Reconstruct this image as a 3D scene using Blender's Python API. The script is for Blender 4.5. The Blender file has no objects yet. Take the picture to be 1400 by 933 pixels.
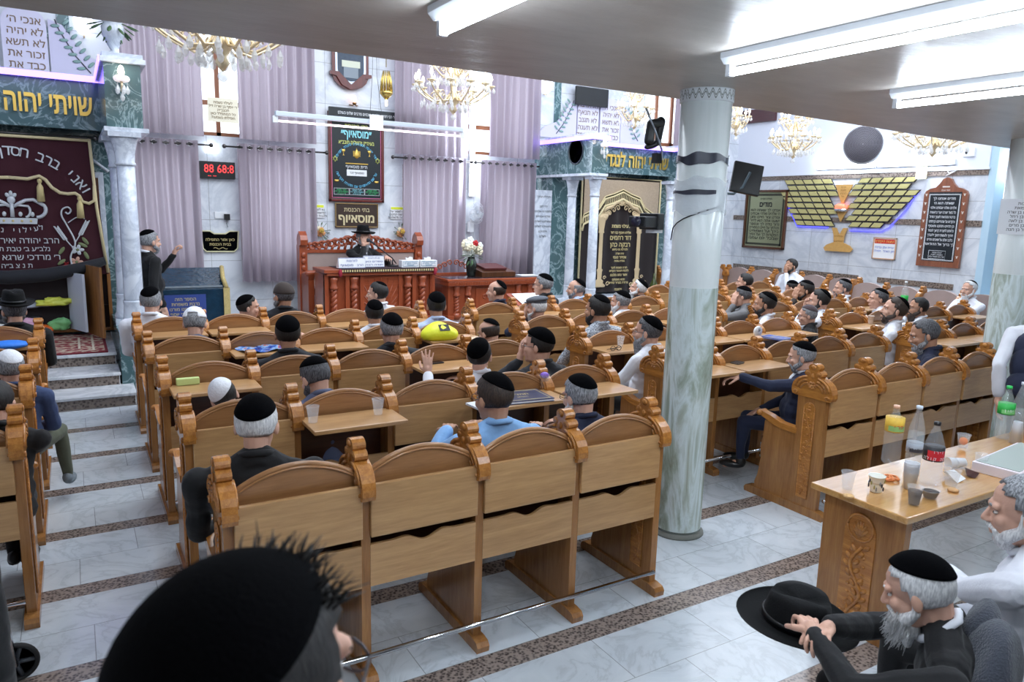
import bpy, bmesh, math, random
import numpy as np
from mathutils import Vector, Matrix, Euler, Quaternion
R = math.radians
PI = math.pi
SC = bpy.context.scene
PZ = .41
COL = SC.collection
rnd = random.Random(7)

# ------------------------------------------------------------------ camera
FOC = 1001.76
YAW, PIT, ROL, CAMH = R(30.92), R(10.0075), R(1.553), 2.1
_f = Vector((math.sin(YAW)*math.cos(PIT), math.cos(YAW)*math.cos(PIT), -math.sin(PIT)))
_r = Vector((math.cos(YAW), -math.sin(YAW), 0))
_u = _r.cross(_f)
CR = math.cos(ROL)*_r + math.sin(ROL)*_u
CU = -math.sin(ROL)*_r + math.cos(ROL)*_u
CP = Vector((0, 0, CAMH))
def _ray(px, py): return _f + CR*((px-700)/FOC) - CU*((py-466.5)/FOC)
def atY(px, py, Y): d = _ray(px, py); return CP + d*(Y/d.y)
def atX(px, py, X): d = _ray(px, py); return CP + d*(X/d.x)
def atZ(px, py, z): d = _ray(px, py); return CP + d*((z-CAMH)/d.z)
cam = bpy.data.cameras.new('camera'); camo = bpy.data.objects.new('camera', cam); COL.objects.link(camo)
m3 = Matrix((CR, CU, -_f)).transposed()
camo.matrix_world = Matrix.Translation(CP) @ m3.to_4x4()
cam.sensor_width = 36; cam.lens = FOC/1400*36; cam.clip_start = .02; cam.clip_end = 200
cam.dof.use_dof = True; cam.dof.focus_distance = 5.5; cam.dof.aperture_fstop = 5.6
SC.camera = camo

# ------------------------------------------------------------------ materials
def L(c):
    """sRGB 0-255 to linear"""
    return tuple(((x/255)/12.92 if x/255 <= .04045 else ((x/255+.055)/1.055)**2.4) for x in c[:3]) + (1.,)
MATS = {}
def _new(name):
    m = bpy.data.materials.new(name); m.use_nodes = True
    nt = m.node_tree; b = nt.nodes['Principled BSDF']; MATS[name] = m
    return m, nt, b
def mat(name, col, rough=.5, metal=0., bump=0., bscale=60., spec=None, sheen=0., emit=None, es=0., trans=0., alpha=1., ior=None, coat=0., var=0., vscale=6.):
    if name in MATS: return MATS[name]
    m, nt, b = _new(name)
    b.inputs['Base Color'].default_value = L(col); b.inputs['Roughness'].default_value = rough
    b.inputs['Metallic'].default_value = metal
    if spec is not None: b.inputs['Specular IOR Level'].default_value = spec
    if sheen: b.inputs['Sheen Weight'].default_value = sheen; b.inputs['Sheen Roughness'].default_value = .4
    if emit: b.inputs['Emission Color'].default_value = L(emit); b.inputs['Emission Strength'].default_value = es
    if trans: b.inputs['Transmission Weight'].default_value = trans
    if ior: b.inputs['IOR'].default_value = ior
    if coat: b.inputs['Coat Weight'].default_value = coat; b.inputs['Coat Roughness'].default_value = .12
    if alpha < 1: b.inputs['Alpha'].default_value = alpha
    if bump or var:
        tc = nt.nodes.new('ShaderNodeTexCoord')
    if bump:
        n = nt.nodes.new('ShaderNodeTexNoise'); n.inputs['Scale'].default_value = bscale; n.inputs['Detail'].default_value = 4
        bp = nt.nodes.new('ShaderNodeBump'); bp.inputs['Strength'].default_value = bump; bp.inputs['Distance'].default_value = .01
        nt.links.new(tc.outputs['Object'], n.inputs['Vector']); nt.links.new(n.outputs['Fac'], bp.inputs['Height']); nt.links.new(bp.outputs['Normal'], b.inputs['Normal'])
    if var:
        n2 = nt.nodes.new('ShaderNodeTexNoise'); n2.inputs['Scale'].default_value = vscale; n2.inputs['Detail'].default_value = 5
        nt.links.new(tc.outputs['Object'], n2.inputs['Vector'])
        mx = nt.nodes.new('ShaderNodeMix'); mx.data_type = 'RGBA'
        c = L(col); mx.inputs['A'].default_value = tuple(x*(1-var) for x in c[:3])+(1,); mx.inputs['B'].default_value = tuple(min(1, x*(1+var)) for x in c[:3])+(1,)
        nt.links.new(n2.outputs['Fac'], mx.inputs['Factor']); nt.links.new(mx.outputs['Result'], b.inputs['Base Color'])
    return m
class NG:
    """small node helper"""
    def __init__(s, name):
        s.m, s.nt, s.b = _new(name)
    def n(s, t, **kw):
        nd = s.nt.nodes.new(t)
        for k, v in kw.items():
            if k in nd.inputs: nd.inputs[k].default_value = v
            else: setattr(nd, k, v)
        return nd
    def l(s, a, b): s.nt.links.new(a, b)
    def math(s, op, a, b=None, c=None):
        nd = s.nt.nodes.new('ShaderNodeMath'); nd.operation = op
        for i, x in enumerate((a, b, c)):
            if x is None: continue
            if isinstance(x, (int, float)): nd.inputs[i].default_value = x
            else: s.l(x, nd.inputs[i])
        return nd.outputs[0]
    def mix(s, f, a, b):
        nd = s.nt.nodes.new('ShaderNodeMix'); nd.data_type = 'RGBA'
        if isinstance(f, (int, float)): nd.inputs['Factor'].default_value = f
        else: s.l(f, nd.inputs['Factor'])
        for k, x in (('A', a), ('B', b)):
            if isinstance(x, tuple): nd.inputs[k].default_value = x
            else: s.l(x, nd.inputs[k])
        return nd.outputs['Result']
    def ramp(s, f, stops):
        nd = s.nt.nodes.new('ShaderNodeValToRGB'); e = nd.color_ramp.elements
        e[0].position, e[0].color = stops[0][0], stops[0][1]; e[1].position, e[1].color = stops[-1][0], stops[-1][1]
        for p, c in stops[1:-1]: x = e.new(p); x.color = c
        s.l(f, nd.inputs['Fac']); return nd.outputs['Color']

def wood(name, c1, c2, rough=.32, axis='X', scale=1., coat=.25, obj='Object'):
    g = NG(name); tc = g.n('ShaderNodeTexCoord'); mp = g.n('ShaderNodeMapping')
    sc = {'X': (1.2, 14, 14), 'Y': (14, 1.2, 14), 'Z': (14, 14, 1.2)}[axis]
    mp.inputs['Scale'].default_value = tuple(x*scale for x in sc)
    g.l(tc.outputs[obj], mp.inputs['Vector'])
    oi = g.n('ShaderNodeObjectInfo')
    ad = g.n('ShaderNodeVectorMath', operation='ADD'); g.l(mp.outputs[0], ad.inputs[0])
    rv = g.math('MULTIPLY', oi.outputs['Random'], 37.0); cb = g.n('ShaderNodeCombineXYZ'); g.l(rv, cb.inputs[0]); g.l(rv, cb.inputs[2]); g.l(cb.outputs[0], ad.inputs[1])
    n = g.n('ShaderNodeTexNoise', Scale=1.6, Detail=6., Roughness=.62, Distortion=.6); g.l(ad.outputs[0], n.inputs['Vector'])
    n2 = g.n('ShaderNodeTexNoise', Scale=9., Detail=3.); g.l(ad.outputs[0], n2.inputs['Vector'])
    f = g.math('MULTIPLY_ADD', n2.outputs['Fac'], .35, g.math('MULTIPLY', n.outputs['Fac'], .75))
    col = g.ramp(f, [(.32, L(c2)), (.72, L(c1))])
    hs = g.n('ShaderNodeHueSaturation'); g.l(col, hs.inputs['Color']); g.l(g.math('MULTIPLY_ADD', oi.outputs['Random'], .14, .93), hs.inputs['Value'])
    g.l(hs.outputs[0], g.b.inputs['Base Color'])
    g.b.inputs['Roughness'].default_value = rough; g.b.inputs['Coat Weight'].default_value = coat; g.b.inputs['Coat Roughness'].default_value = .15
    return g.m
def marble(name, base, vein, scale=1.5, rough=.18, dark=.5, grid=None, width=.5):
    g = NG(name); tc = g.n('ShaderNodeTexCoord')
    n = g.n('ShaderNodeTexNoise', Scale=scale, Detail=8., Roughness=.6, Distortion=1.6); g.l(tc.outputs['Object'], n.inputs['Vector'])
    a = g.math('ABSOLUTE', g.math('SUBTRACT', n.outputs['Fac'], .5))
    col = g.ramp(g.math('MULTIPLY', a, 1/width*5), [(0., L(vein)), (.5, tuple((x*.6+y*.4) for x, y in zip(L(base), L(vein)))), (1., L(base))])
    n2 = g.n('ShaderNodeTexNoise', Scale=scale*.5, Detail=3.); g.l(tc.outputs['Object'], n2.inputs['Vector'])
    col = g.mix(g.math('MULTIPLY', n2.outputs['Fac'], dark), col, tuple(x*.8 for x in L(base)[:3])+(1,))
    if grid:
        sx = g.n('ShaderNodeSeparateXYZ'); g.l(tc.outputs['Object'], sx.inputs[0])
        j = None
        for ax, d in grid:
            fr = g.math('PINGPONG', sx.outputs[ax], d/2.)
            e = g.math('LESS_THAN', fr, .004)
            j = e if j is None else g.math('MAXIMUM', j, e)
        col = g.mix(g.math('MULTIPLY', j, .55), col, (.16, .16, .16, 1))
    g.l(col, g.b.inputs['Base Color']); g.b.inputs['Roughness'].default_value = rough
    return g.m
def granite(name, a, b, c, scale=45.):
    g = NG(name); tc = g.n('ShaderNodeTexCoord')
    v = g.n('ShaderNodeTexVoronoi', Scale=scale); g.l(tc.outputs['Object'], v.inputs['Vector'])
    n = g.n('ShaderNodeTexNoise', Scale=scale*1.7, Detail=4.); g.l(tc.outputs['Object'], n.inputs['Vector'])
    col = g.ramp(g.math('MULTIPLY_ADD', n.outputs['Fac'], .7, g.math('MULTIPLY', v.outputs['Distance'], .8)), [(.35, L(a)), (.55, L(b)), (.85, L(c))])
    g.l(col, g.b.inputs['Base Color']); g.b.inputs['Roughness'].default_value = .22
    return g.m

# ------------------------------------------------------------------ mesh builder
class MB:
    def __init__(s): s.v = []; s.f = []; s.mi = []; s.sm = []; s.M = Matrix.Identity(4)
    def add(s, vs, fs, m=0, smooth=False, M=None):
        M = s.M @ M if M is not None else s.M
        o = len(s.v); s.v += [tuple(M @ Vector(p)) for p in vs]
        s.f += [tuple(i+o for i in f) for f in fs]; s.mi += [m]*len(fs); s.sm += [smooth]*len(fs); return s
    def box(s, x0, x1, y0, y1, z0, z1, m=0, M=None):
        vs = [(x, y, z) for z in (z0, z1) for y in (y0, y1) for x in (x0, x1)]
        return s.add(vs, [(0, 2, 3, 1), (4, 5, 7, 6), (0, 1, 5, 4), (2, 6, 7, 3), (0, 4, 6, 2), (1, 3, 7, 5)], m, False, M)
    def prism(s, poly, ax, h0, h1, m=0, M=None, smooth=False):
        """poly (a,b): ax X -> (y,z), Y -> (x,z), Z -> (x,y)"""
        mk = {'X': lambda a, b, h: (h, a, b), 'Y': lambda a, b, h: (a, h, b), 'Z': lambda a, b, h: (a, b, h)}[ax]
        n = len(poly); vs = [mk(a, b, h0) for a, b in poly]+[mk(a, b, h1) for a, b in poly]
        fs = [tuple(range(n))[::-1], tuple(range(n, 2*n))]
        s.add(vs, fs, m, False, M)
        s.add(vs, [(i, (i+1) % n, n+(i+1) % n, n+i) for i in range(n)], m, smooth, M); return s
    def tube(s, pts, r, n=8, m=0, caps=True, M=None, flat=1.):
        pts = [Vector(p) for p in pts]; k = len(pts)
        rs = r if isinstance(r, (list, tuple)) else [r]*k
        vs = []; up = None
        for i, p in enumerate(pts):
            t = (pts[min(i+1, k-1)]-pts[max(i-1, 0)]).normalized()
            if up is None: up = Vector((0, 0, 1)) if abs(t.z) < .9 else Vector((1, 0, 0))
            a = t.cross(up).normalized(); b = a.cross(t).normalized(); up = b
            for j in range(n):
                th = 2*PI*j/n; vs.append(p+(a*math.cos(th)+b*math.sin(th)*flat)*rs[i])
        fs = [(i*n+j, i*n+(j+1) % n, (i+1)*n+(j+1) % n, (i+1)*n+j) for i in range(k-1) for j in range(n)]
        if caps: fs += [tuple(range(n))[::-1], tuple((k-1)*n+j for j in range(n))]
        return s.add(vs, fs, m, True, M)
    def lathe(s, prof, n=16, m=0, M=None, c=(0, 0, 0), smooth=True, a0=0, a1=2*PI):
        full = abs(a1-a0-2*PI) < 1e-6; k = n if full else n+1
        vs = [(c[0]+r*math.cos(a0+(a1-a0)*j/n), c[1]+r*math.sin(a0+(a1-a0)*j/n), c[2]+z) for r, z in prof for j in range(k)]
        fs = [(i*k+j, i*k+(j+1) % k, (i+1)*k+(j+1) % k, (i+1)*k+j) for i in range(len(prof)-1) for j in range(n if full else n)]
        if full:
            if prof[0][0] > 1e-5: fs.append(tuple(range(k))[::-1])
            if prof[-1][0] > 1e-5: fs.append(tuple((len(prof)-1)*k+j for j in range(k)))
        return s.add(vs, fs, m, smooth, M)
    def ell(s, c, r, n=12, k=8, m=0, M=None, rot=None):
        if isinstance(r, (int, float)): r = (r, r, r)
        vs = [Vector((0, 0, 1))]+[Vector((math.sin(PI*i/k)*math.cos(2*PI*j/n), math.sin(PI*i/k)*math.sin(2*PI*j/n), math.cos(PI*i/k))) for i in range(1, k) for j in range(n)]+[Vector((0, 0, -1))]
        vs = [Vector((v.x*r[0], v.y*r[1], v.z*r[2])) for v in vs]
        if rot is not None: vs = [rot @ v for v in vs]
        vs = [v+Vector(c) for v in vs]
        fs = [(0, 1+j, 1+(j+1) % n) for j in range(n)]
        fs += [(1+i*n+j, 1+(i+1)*n+j, 1+(i+1)*n+(j+1) % n, 1+i*n+(j+1) % n) for i in range(k-2) for j in range(n)]
        e = len(vs)-1; fs += [(e, 1+(k-2)*n+(j+1) % n, 1+(k-2)*n+j) for j in range(n)]
        return s.add(vs, fs, m, True, M)
    def cap(s, a, b, ra, rb, n=10, m=0, M=None):
        """tapered capsule"""
        a, b = Vector(a), Vector(b); d = (b-a)
        t = d.normalized() if d.length > 1e-6 else Vector((0, 0, 1))
        pts = []; rr = []
        for q in (-90, -60, -30, 0): pts.append(a+t*ra*math.sin(R(q))); rr.append(max(ra*math.cos(R(q)), .0005))
        for q in (0, 30, 60, 90): pts.append(b+t*rb*math.sin(R(q))); rr.append(max(rb*math.cos(R(q)), .0005))
        up = Vector((0, 0, 1)) if abs(t.z) < .9 else Vector((1, 0, 0))
        u = t.cross(up).normalized(); w = u.cross(t)
        vs = [p+(u*math.cos(2*PI*j/n)+w*math.sin(2*PI*j/n))*q for p, q in zip(pts, rr) for j in range(n)]
        k = len(pts)
        fs = [(i*n+j, i*n+(j+1) % n, (i+1)*n+(j+1) % n, (i+1)*n+j) for i in range(k-1) for j in range(n)]
        fs += [tuple(range(n))[::-1], tuple((k-1)*n+j for j in range(n))]
        return s.add(vs, fs, m, True, M)
    def mesh(s, name, mats, bevel=0.):
        me = bpy.data.meshes.new(name); me.from_pydata(s.v, [], s.f)
        for m in (mats if isinstance(mats, (list, tuple)) else [mats]): me.materials.append(m)
        me.polygons.foreach_set('material_index', s.mi); me.polygons.foreach_set('use_smooth', s.sm)
        if bevel:
            bm = bmesh.new(); bm.from_mesh(me); bmesh.ops.recalc_face_normals(bm, faces=bm.faces)
            ed = [e for e in bm.edges if len(e.link_faces) == 2 and e.calc_face_angle(0) > R(35)]
            bmesh.ops.bevel(bm, geom=ed, offset=bevel, segments=2, affect='EDGES', clamp_overlap=True, profile=.6)
            bm.to_mesh(me); bm.free()
        else:
            bm = bmesh.new(); bm.from_mesh(me); bmesh.ops.recalc_face_normals(bm, faces=bm.faces); bm.to_mesh(me); bm.free()
        me.update(); return me
    def build(s, name, mats, parent=None, bevel=0., loc=None, rot=None):
        return link(name, s.mesh(name, mats, bevel), parent, loc, rot)
def link(name, me, parent=None, loc=None, rot=None):
    o = bpy.data.objects.new(name, me); COL.objects.link(o)
    if parent is not None: o.parent = parent
    if loc is not None: o.location = loc
    if rot is not None: o.rotation_euler = rot
    return o
def tag(o, label=None, cat=None, group=None, kind=None):
    if label: o['label'] = label
    if cat: o['category'] = cat
    if group: o['group'] = group
    if kind: o['kind'] = kind
    return o
def empty(name, loc, label=None, cat=None, group=None, rz=0, kind=None):
    o = bpy.data.objects.new(name, None); o.empty_display_size = .1; COL.objects.link(o)
    o.location = loc; o.rotation_euler = (0, 0, rz); return tag(o, label, cat, group, kind)
def copy_tree(o, parent=None):
    c = o.copy(); COL.objects.link(c); c.parent = parent
    for ch in list(KIDS.get(o.name, [])) or [x for x in bpy.data.objects if x.parent == o and x != c]: copy_tree(ch, c)
    return c
KIDS = {}
from mathutils.geometry import tessellate_polygon
_tc = {}
def textgeo(st, size, ext, align='CENTER', rtl=True, bold=0.):
    """letters as solid shapes: each contour filled on its own, holes cut out"""
    if rtl: st = st[::-1]
    key = (st, align, round(bold/size, 4))
    if key not in _tc:
        cu = bpy.data.curves.new('lettering', 'FONT'); cu.body = st; cu.size = 1.; cu.offset = bold/size
        cu.align_x = align; cu.align_y = 'CENTER'; cu.resolution_u = 2; cu.fill_mode = 'NONE'
        o = bpy.data.objects.new('lettering', cu); me = bpy.data.meshes.new_from_object(o)
        nxt = {}
        for e in me.edges: a, b = e.vertices; nxt.setdefault(a, []).append(b); nxt.setdefault(b, []).append(a)
        co = [v.co.copy() for v in me.vertices]; seen = set(); loops = []
        for v in range(len(co)):
            if v in seen or v not in nxt: continue
            lp = [v]; seen.add(v); prev = None; cur = v
            while True:
                c = [q for q in nxt[cur] if q != prev and q not in seen]
                if not c: break
                prev, cur = cur, c[0]; lp.append(cur); seen.add(cur)
            if lp[1:] and lp[1] == v+1 or True: loops.append([(co[q].x, co[q].y) for q in (lp if len(lp) < 2 or lp[1] >= lp[0] and lp[1] == lp[0]+1 else [lp[0]]+lp[:0:-1])])
        bpy.data.objects.remove(o); bpy.data.curves.remove(cu); bpy.data.meshes.remove(me)
        def area(p): return .5*sum(p[k][0]*p[(k+1) % len(p)][1]-p[(k+1) % len(p)][0]*p[k][1] for k in range(len(p)))
        def inside(q, p):
            r = False
            for k in range(len(p)):
                (x1, y1), (x2, y2) = p[k], p[(k+1) % len(p)]
                if (y1 > q[1]) != (y2 > q[1]) and q[0] < (x2-x1)*(q[1]-y1)/(y2-y1)+x1: r = not r
            return r
        loops = [l for l in loops if len(l) > 2 and abs(area(l)) > 1e-6]
        def fat(l, b):
            n_ = len(l); out = []
            for k in range(n_):
                p, q, r_ = Vector(l[k-1]), Vector(l[k]), Vector(l[(k+1) % n_]); d1 = (q-p); d2 = (r_-q)
                if d1.length < 1e-7 or d2.length < 1e-7: out.append(l[k]); continue
                d1.normalize(); d2.normalize(); nn = Vector((d1.y+d2.y, -d1.x-d2.x))
                if nn.length < .2: out.append(l[k]); continue
                nn.normalize(); c_ = max(.5, nn.dot(Vector((d1.y, -d1.x)))); out.append((q.x+nn.x*b/c_, q.y+nn.y*b/c_))
            return out
        big = max(loops, key=lambda l: abs(area(l))) if loops else None; sg = 1 if big and area(big) > 0 else -1
        bb = sg*(.006+min(.03, bold/size)*.8); loops = [fat(l, bb) for l in loops]
        outs = [l for l in loops if area(l)*sg > 0]; holes = [l for l in loops if area(l)*sg < 0]
        res = []
        for l in outs:
            hs = [h for h in holes if inside(h[0], l) and inside(h[len(h)//2], l)]
            res.append((l, hs))
        _tc[key] = res
    V = []; Fc = []
    for li, (l, hs) in enumerate(_tc[key]):
        rings = [l]+hs; flat = [p for r_ in rings for p in r_]; o = len(V); n = len(flat)
        V += [(x*size, y*size, ext+.0003*(li % 3)) for x, y in flat]
        Fc += [tuple(o+k for k in t) for t in tessellate_polygon([[Vector((x, y, 0)) for x, y in r_] for r_ in rings])]
        if ext > .004:
            V += [(x*size, y*size, 0) for x, y in flat]; b = o
            for r_ in rings:
                m_ = len(r_); Fc += [(b+k, b+(k+1) % m_, n+b+(k+1) % m_, n+b+k) for k in range(m_)]; b += m_
    return V, Fc
def addtext(mb, st, size, M, m=0, ext=.0015, rtl=True, align='CENTER', bold=0., width=None):
    """lettering into a builder; M maps text plane (x right, y up, z out)"""
    vs, fs = textgeo(st, size, ext, align, rtl, bold)
    if width and vs:
        w = max(v[0] for v in vs)-min(v[0] for v in vs)
        if w > 1e-6: k = width/w; vs = [(v[0]*k, v[1], v[2]) for v in vs]
    if vs: mb.add(vs, fs, m, False, M)
def FR(x, y, z): return Matrix.Translation((x, y, z)) @ Matrix.Rotation(PI/2, 4, 'X')       # wall facing -Y
def FX(x, y, z): return Matrix.Translation((x, y, z)) @ Matrix.Rotation(-PI/2, 4, 'Z') @ Matrix.Rotation(PI/2, 4, 'X')  # wall facing -X
# ------------------------------------------------------------------ people
SKIN = mat('skin', (214, 168, 146), .5, bump=.15, bscale=180, spec=.35)
SKIN2 = mat('skin_tan', (188, 142, 116), .5, bump=.15, bscale=180, spec=.35)
CLOTH = {}
def cloth(key, col, rough=.85, bump=.35, bscale=22, sheen=.1, var=.12):
    CLOTH[key] = mat('cloth_'+key, col, rough, bump=bump, bscale=bscale, sheen=sheen, var=var, vscale=9); return CLOTH[key]
for k, c in dict(black=(13, 13, 16), charcoal=(30, 32, 38), navy=(24, 32, 58), white=(232, 234, 242), blue=(134, 178, 226), lightblue=(190, 206, 236),
                 greyblue=(84, 92, 112), puffy=(92, 100, 128), grey=(112, 112, 114), olive=(86, 90, 74), brown=(60, 50, 46), heather=(176, 182, 190),
                 denim=(56, 72, 110), darkgrey=(58, 62, 70)).items(): cloth(k, c)
def heather():
    g = NG('cloth_knit'); tc = g.n('ShaderNodeTexCoord'); mp = g.n('ShaderNodeMapping'); mp.inputs['Scale'].default_value = (60, 60, 220); g.l(tc.outputs['Object'], mp.inputs[0])
    n = g.n('ShaderNodeTexNoise', Scale=1., Detail=3.); g.l(mp.outputs[0], n.inputs[0])
    g.l(g.ramp(n.outputs['Fac'], [(.4, L((90, 98, 112))), (.6, L((214, 220, 228)))]), g.b.inputs['Base Color']); g.b.inputs['Roughness'].default_value = .9; return g.m
CLOTH['heather'] = heather()
VELVET = mat('velvet_black', (4, 4, 6), .95, sheen=.0, spec=.06, bump=.25, bscale=240)
KNITW = mat('kippa_white_cotton', (236, 238, 244), .85, bump=.5, bscale=60)
KBROWN = mat('kippa_brown', (70, 56, 60), .9, sheen=.3, bump=.4, bscale=120)
FELT = mat('felt_black', (10, 11, 13), .85, sheen=.05, spec=.25, bump=.2, bscale=150)
TWEED = mat('tweed_grey', (92, 96, 104), .95, bump=.4, bscale=200, var=.3, vscale=120)
def hairmat(n, col, col2):
    g = NG('hair_'+n); tc = g.n('ShaderNodeTexCoord'); mp = g.n('ShaderNodeMapping'); mp.inputs['Scale'].default_value = (160, 160, 35); g.l(tc.outputs['Object'], mp.inputs[0])
    t = g.n('ShaderNodeTexNoise', Scale=1., Detail=3.); g.l(mp.outputs[0], t.inputs[0])
    g.l(g.ramp(t.outputs['Fac'], [(.35, L(col)), (.65, L(col2))]), g.b.inputs['Base Color']); g.b.inputs['Roughness'].default_value = .6
    b = g.n('ShaderNodeBump'); b.inputs['Strength'].default_value = .7; b.inputs['Distance'].default_value = .004; g.l(t.outputs['Fac'], b.inputs['Height']); g.l(b.outputs[0], g.b.inputs['Normal']); return g.m
HAIR = dict(black=hairmat('black', (14, 12, 12), (38, 33, 31)), brown=hairmat('brown', (36, 28, 24), (70, 54, 44)), grey=hairmat('grey', (86, 88, 92), (165, 166, 170)),
            white=hairmat('white', (188, 188, 190), (238, 238, 238)), dgrey=hairmat('dark_grey', (42, 42, 46), (104, 104, 108)))
EYE = mat('eye_dark', (28, 22, 20), .2)
EYEW = mat('eye_white', (225, 222, 218), .3)
SNEAK = mat('sneaker_grey', (120, 130, 138), .7, bump=.4, bscale=50, var=.3, vscale=40)
SHOE = mat('shoe_leather', (16, 16, 18), .3)
GLASSM = mat('spectacle_metal', (70, 70, 76), .3, .8)
LIP = None

def head_prims(b, H, skin=0, fine=True):
    """H places the head frame (centre of skull, +Y the face)"""
    M = H
    b.ell((0, -.012, .03), (.076, .098, .089), 16, 12, M=M)
    b.ell((0, .03, -.035), (.060, .066, .078), 14, 10, M=M)
    b.ell((0, .0, .045), (.071, .088, .068), 14, 10, M=M)
    b.ell((0, .066, -.098), (.026, .024, .020), 10, 8, M=M)
    b.ell((0, .035, -.085), (.050, .05, .030), 12, 8, M=M)
    b.cap((0, .092, .008), (0, .112, -.028), .0085, .0120, M=M)
    for s in (-1, 1):
        b.ell((s*.010, .101, -.032), (.009, .012, .008), 8, 6, M=M)
        b.ell((s*.036, .066, -.026), (.024, .022, .024), 10, 8, M=M)
        b.ell((s*.079, -.006, -.008), (.011, .018, .031), 8, 8, M=M, rot=Matrix.Rotation(-.35*s, 3, 'Z'))
        b.ell((s*.074, -.004, -.012), (.014, .012, .018), 8, 6, M=M)
    b.cap((-.038, .080, .024), (.038, .080, .024), .0125, .0125, M=M)
    b.ell((0, .088, .026), (.018, .014, .014), 8, 6, M=M)
    b.cap((-.018, .094, -.060), (.018, .094, -.060), .0065, .0065, M=M)
    b.cap((-.016, .092, -.070), (.016, .092, -.070), .0075, .0075, M=M)

def hand_prims(b, wrist, d, nrm, side, curl=.5, spread=.14, sc=1., fcurl=None, tcurl=.95):
    """wrist point, d = direction to fingers, nrm = palm normal (fingers curl towards it), side = thumb side sign"""
    d = Vector(d).normalized(); nrm = Vector(nrm); nrm = (nrm-d*nrm.dot(d)).normalized(); w = d.cross(nrm).normalized()*side   # thumb side
    W = Vector(wrist)
    def P(a, x, z): return W+d*a*sc+w*x*sc+nrm*z*sc
    b.cap(P(-.02, 0, 0), P(.03, 0, .0), .024*sc, .027*sc)
    for x in (-.028, -.009, .010, .028): b.cap(P(.022, x*.7, 0), P(.082-(.006 if abs(x) > .02 else 0), x, 0), .0135*sc, .0115*sc)
    lens = [(.034, .022, .019), (.043, .027, .021), (.047, .030, .022), (.041, .025, .020)]    # little .. index (thumb side)
    for i, (x, ls) in enumerate(zip((-.029, -.0098, .0102, .0295), lens)):
        cu = (fcurl[i] if fcurl else curl); p = P(.084-(.006 if i in (0,) else 0), x, 0); sp = (i-1.5)*spread
        dd = (d*math.cos(sp)+w*math.sin(sp)); ang = cu*.55; r = .0098 if i else .0085
        for j, l in enumerate(ls):
            q = dd*math.cos(ang)+nrm*math.sin(ang); e = p+q*l*sc
            b.cap(p, e, r*sc*(1-.08*j), r*sc*(1-.08*(j+1)), 8); p = e; ang += cu*.95
    p = P(.018, .024, .004); q = (d*.55+w*.75+nrm*.25).normalized()
    for j, (l, r) in enumerate(((.040, .0145), (.034, .0115), (.026, .0105))):
        e = p+q*l*sc; b.cap(p, e, r*sc, r*.92*sc, 8); p = e; q = (q*math.cos(tcurl*.7)+(d*.75+nrm*.5-w*.3).normalized()*math.sin(tcurl*.7)).normalized()

TMP = []     # (builder objects waiting for the voxel remesh)
def vox(b, size, smooth=5, fold=0., seed=0):
    me = bpy.data.meshes.new('tmp'); me.from_pydata(b.v, [], b.f)
    bm = bmesh.new(); bm.from_mesh(me); bmesh.ops.recalc_face_normals(bm, faces=bm.faces); bm.to_mesh(me); bm.free()
    o = bpy.data.objects.new('tmp', me); COL.objects.link(o)
    md = o.modifiers.new('r', 'REMESH'); md.mode = 'VOXEL'; md.voxel_size = size; md.use_smooth_shade = True
    if smooth: s = o.modifiers.new('s', 'SMOOTH'); s.iterations = smooth; s.factor = .5
    TMP.append((o, fold, seed)); return len(TMP)-1
def run_vox():
    dg = bpy.context.evaluated_depsgraph_get(); dg.update(); out = []
    for o, fold, seed in TMP:
        me = bpy.data.meshes.new_from_object(o.evaluated_get(dg)); out.append(me)
        n = len(me.vertices)
        if fold and n:
            co = np.empty(n*3, 'f'); me.vertices.foreach_get('co', co); co = co.reshape(-1, 3)
            no = np.empty(n*3, 'f'); me.vertex_normals.foreach_get('vector', no); no = no.reshape(-1, 3)
            rs = np.random.RandomState(seed); d = np.zeros(n)
            for k, (fr, am) in enumerate(((14, .5), (26, .4), (44, .25), (70, .15))*2):
                v = rs.normal(size=3); v /= np.linalg.norm(v); w = rs.normal(size=3)*6
                ph = co@w; d += am*np.sin(fr*(co@v)+1.6*np.sin(ph+rs.rand()*6)+rs.rand()*6)
            d = np.where(d < 0, d*1.3, d*.6)
            co = co+no*(d*fold*.5)[:, None]; me.vertices.foreach_set('co', co.ravel().astype('f')); me.update()
    for o, _, _ in TMP: m = o.data; bpy.data.objects.remove(o); bpy.data.meshes.remove(m)
    TMP.clear(); return out

def ik(S, T, l1, l2, pole):
    S, T, pole = Vector(S), Vector(T), Vector(pole); d = T-S; D = d.length
    if D > l1+l2-.01: T = S+d.normalized()*(l1+l2-.01); d = T-S; D = d.length
    a = (l1*l1-l2*l2+D*D)/(2*D); h = math.sqrt(max(l1*l1-a*a, 0)); u = d/D
    p = (pole-u*pole.dot(u)).normalized(); return S+u*a+p*h, T

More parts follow.
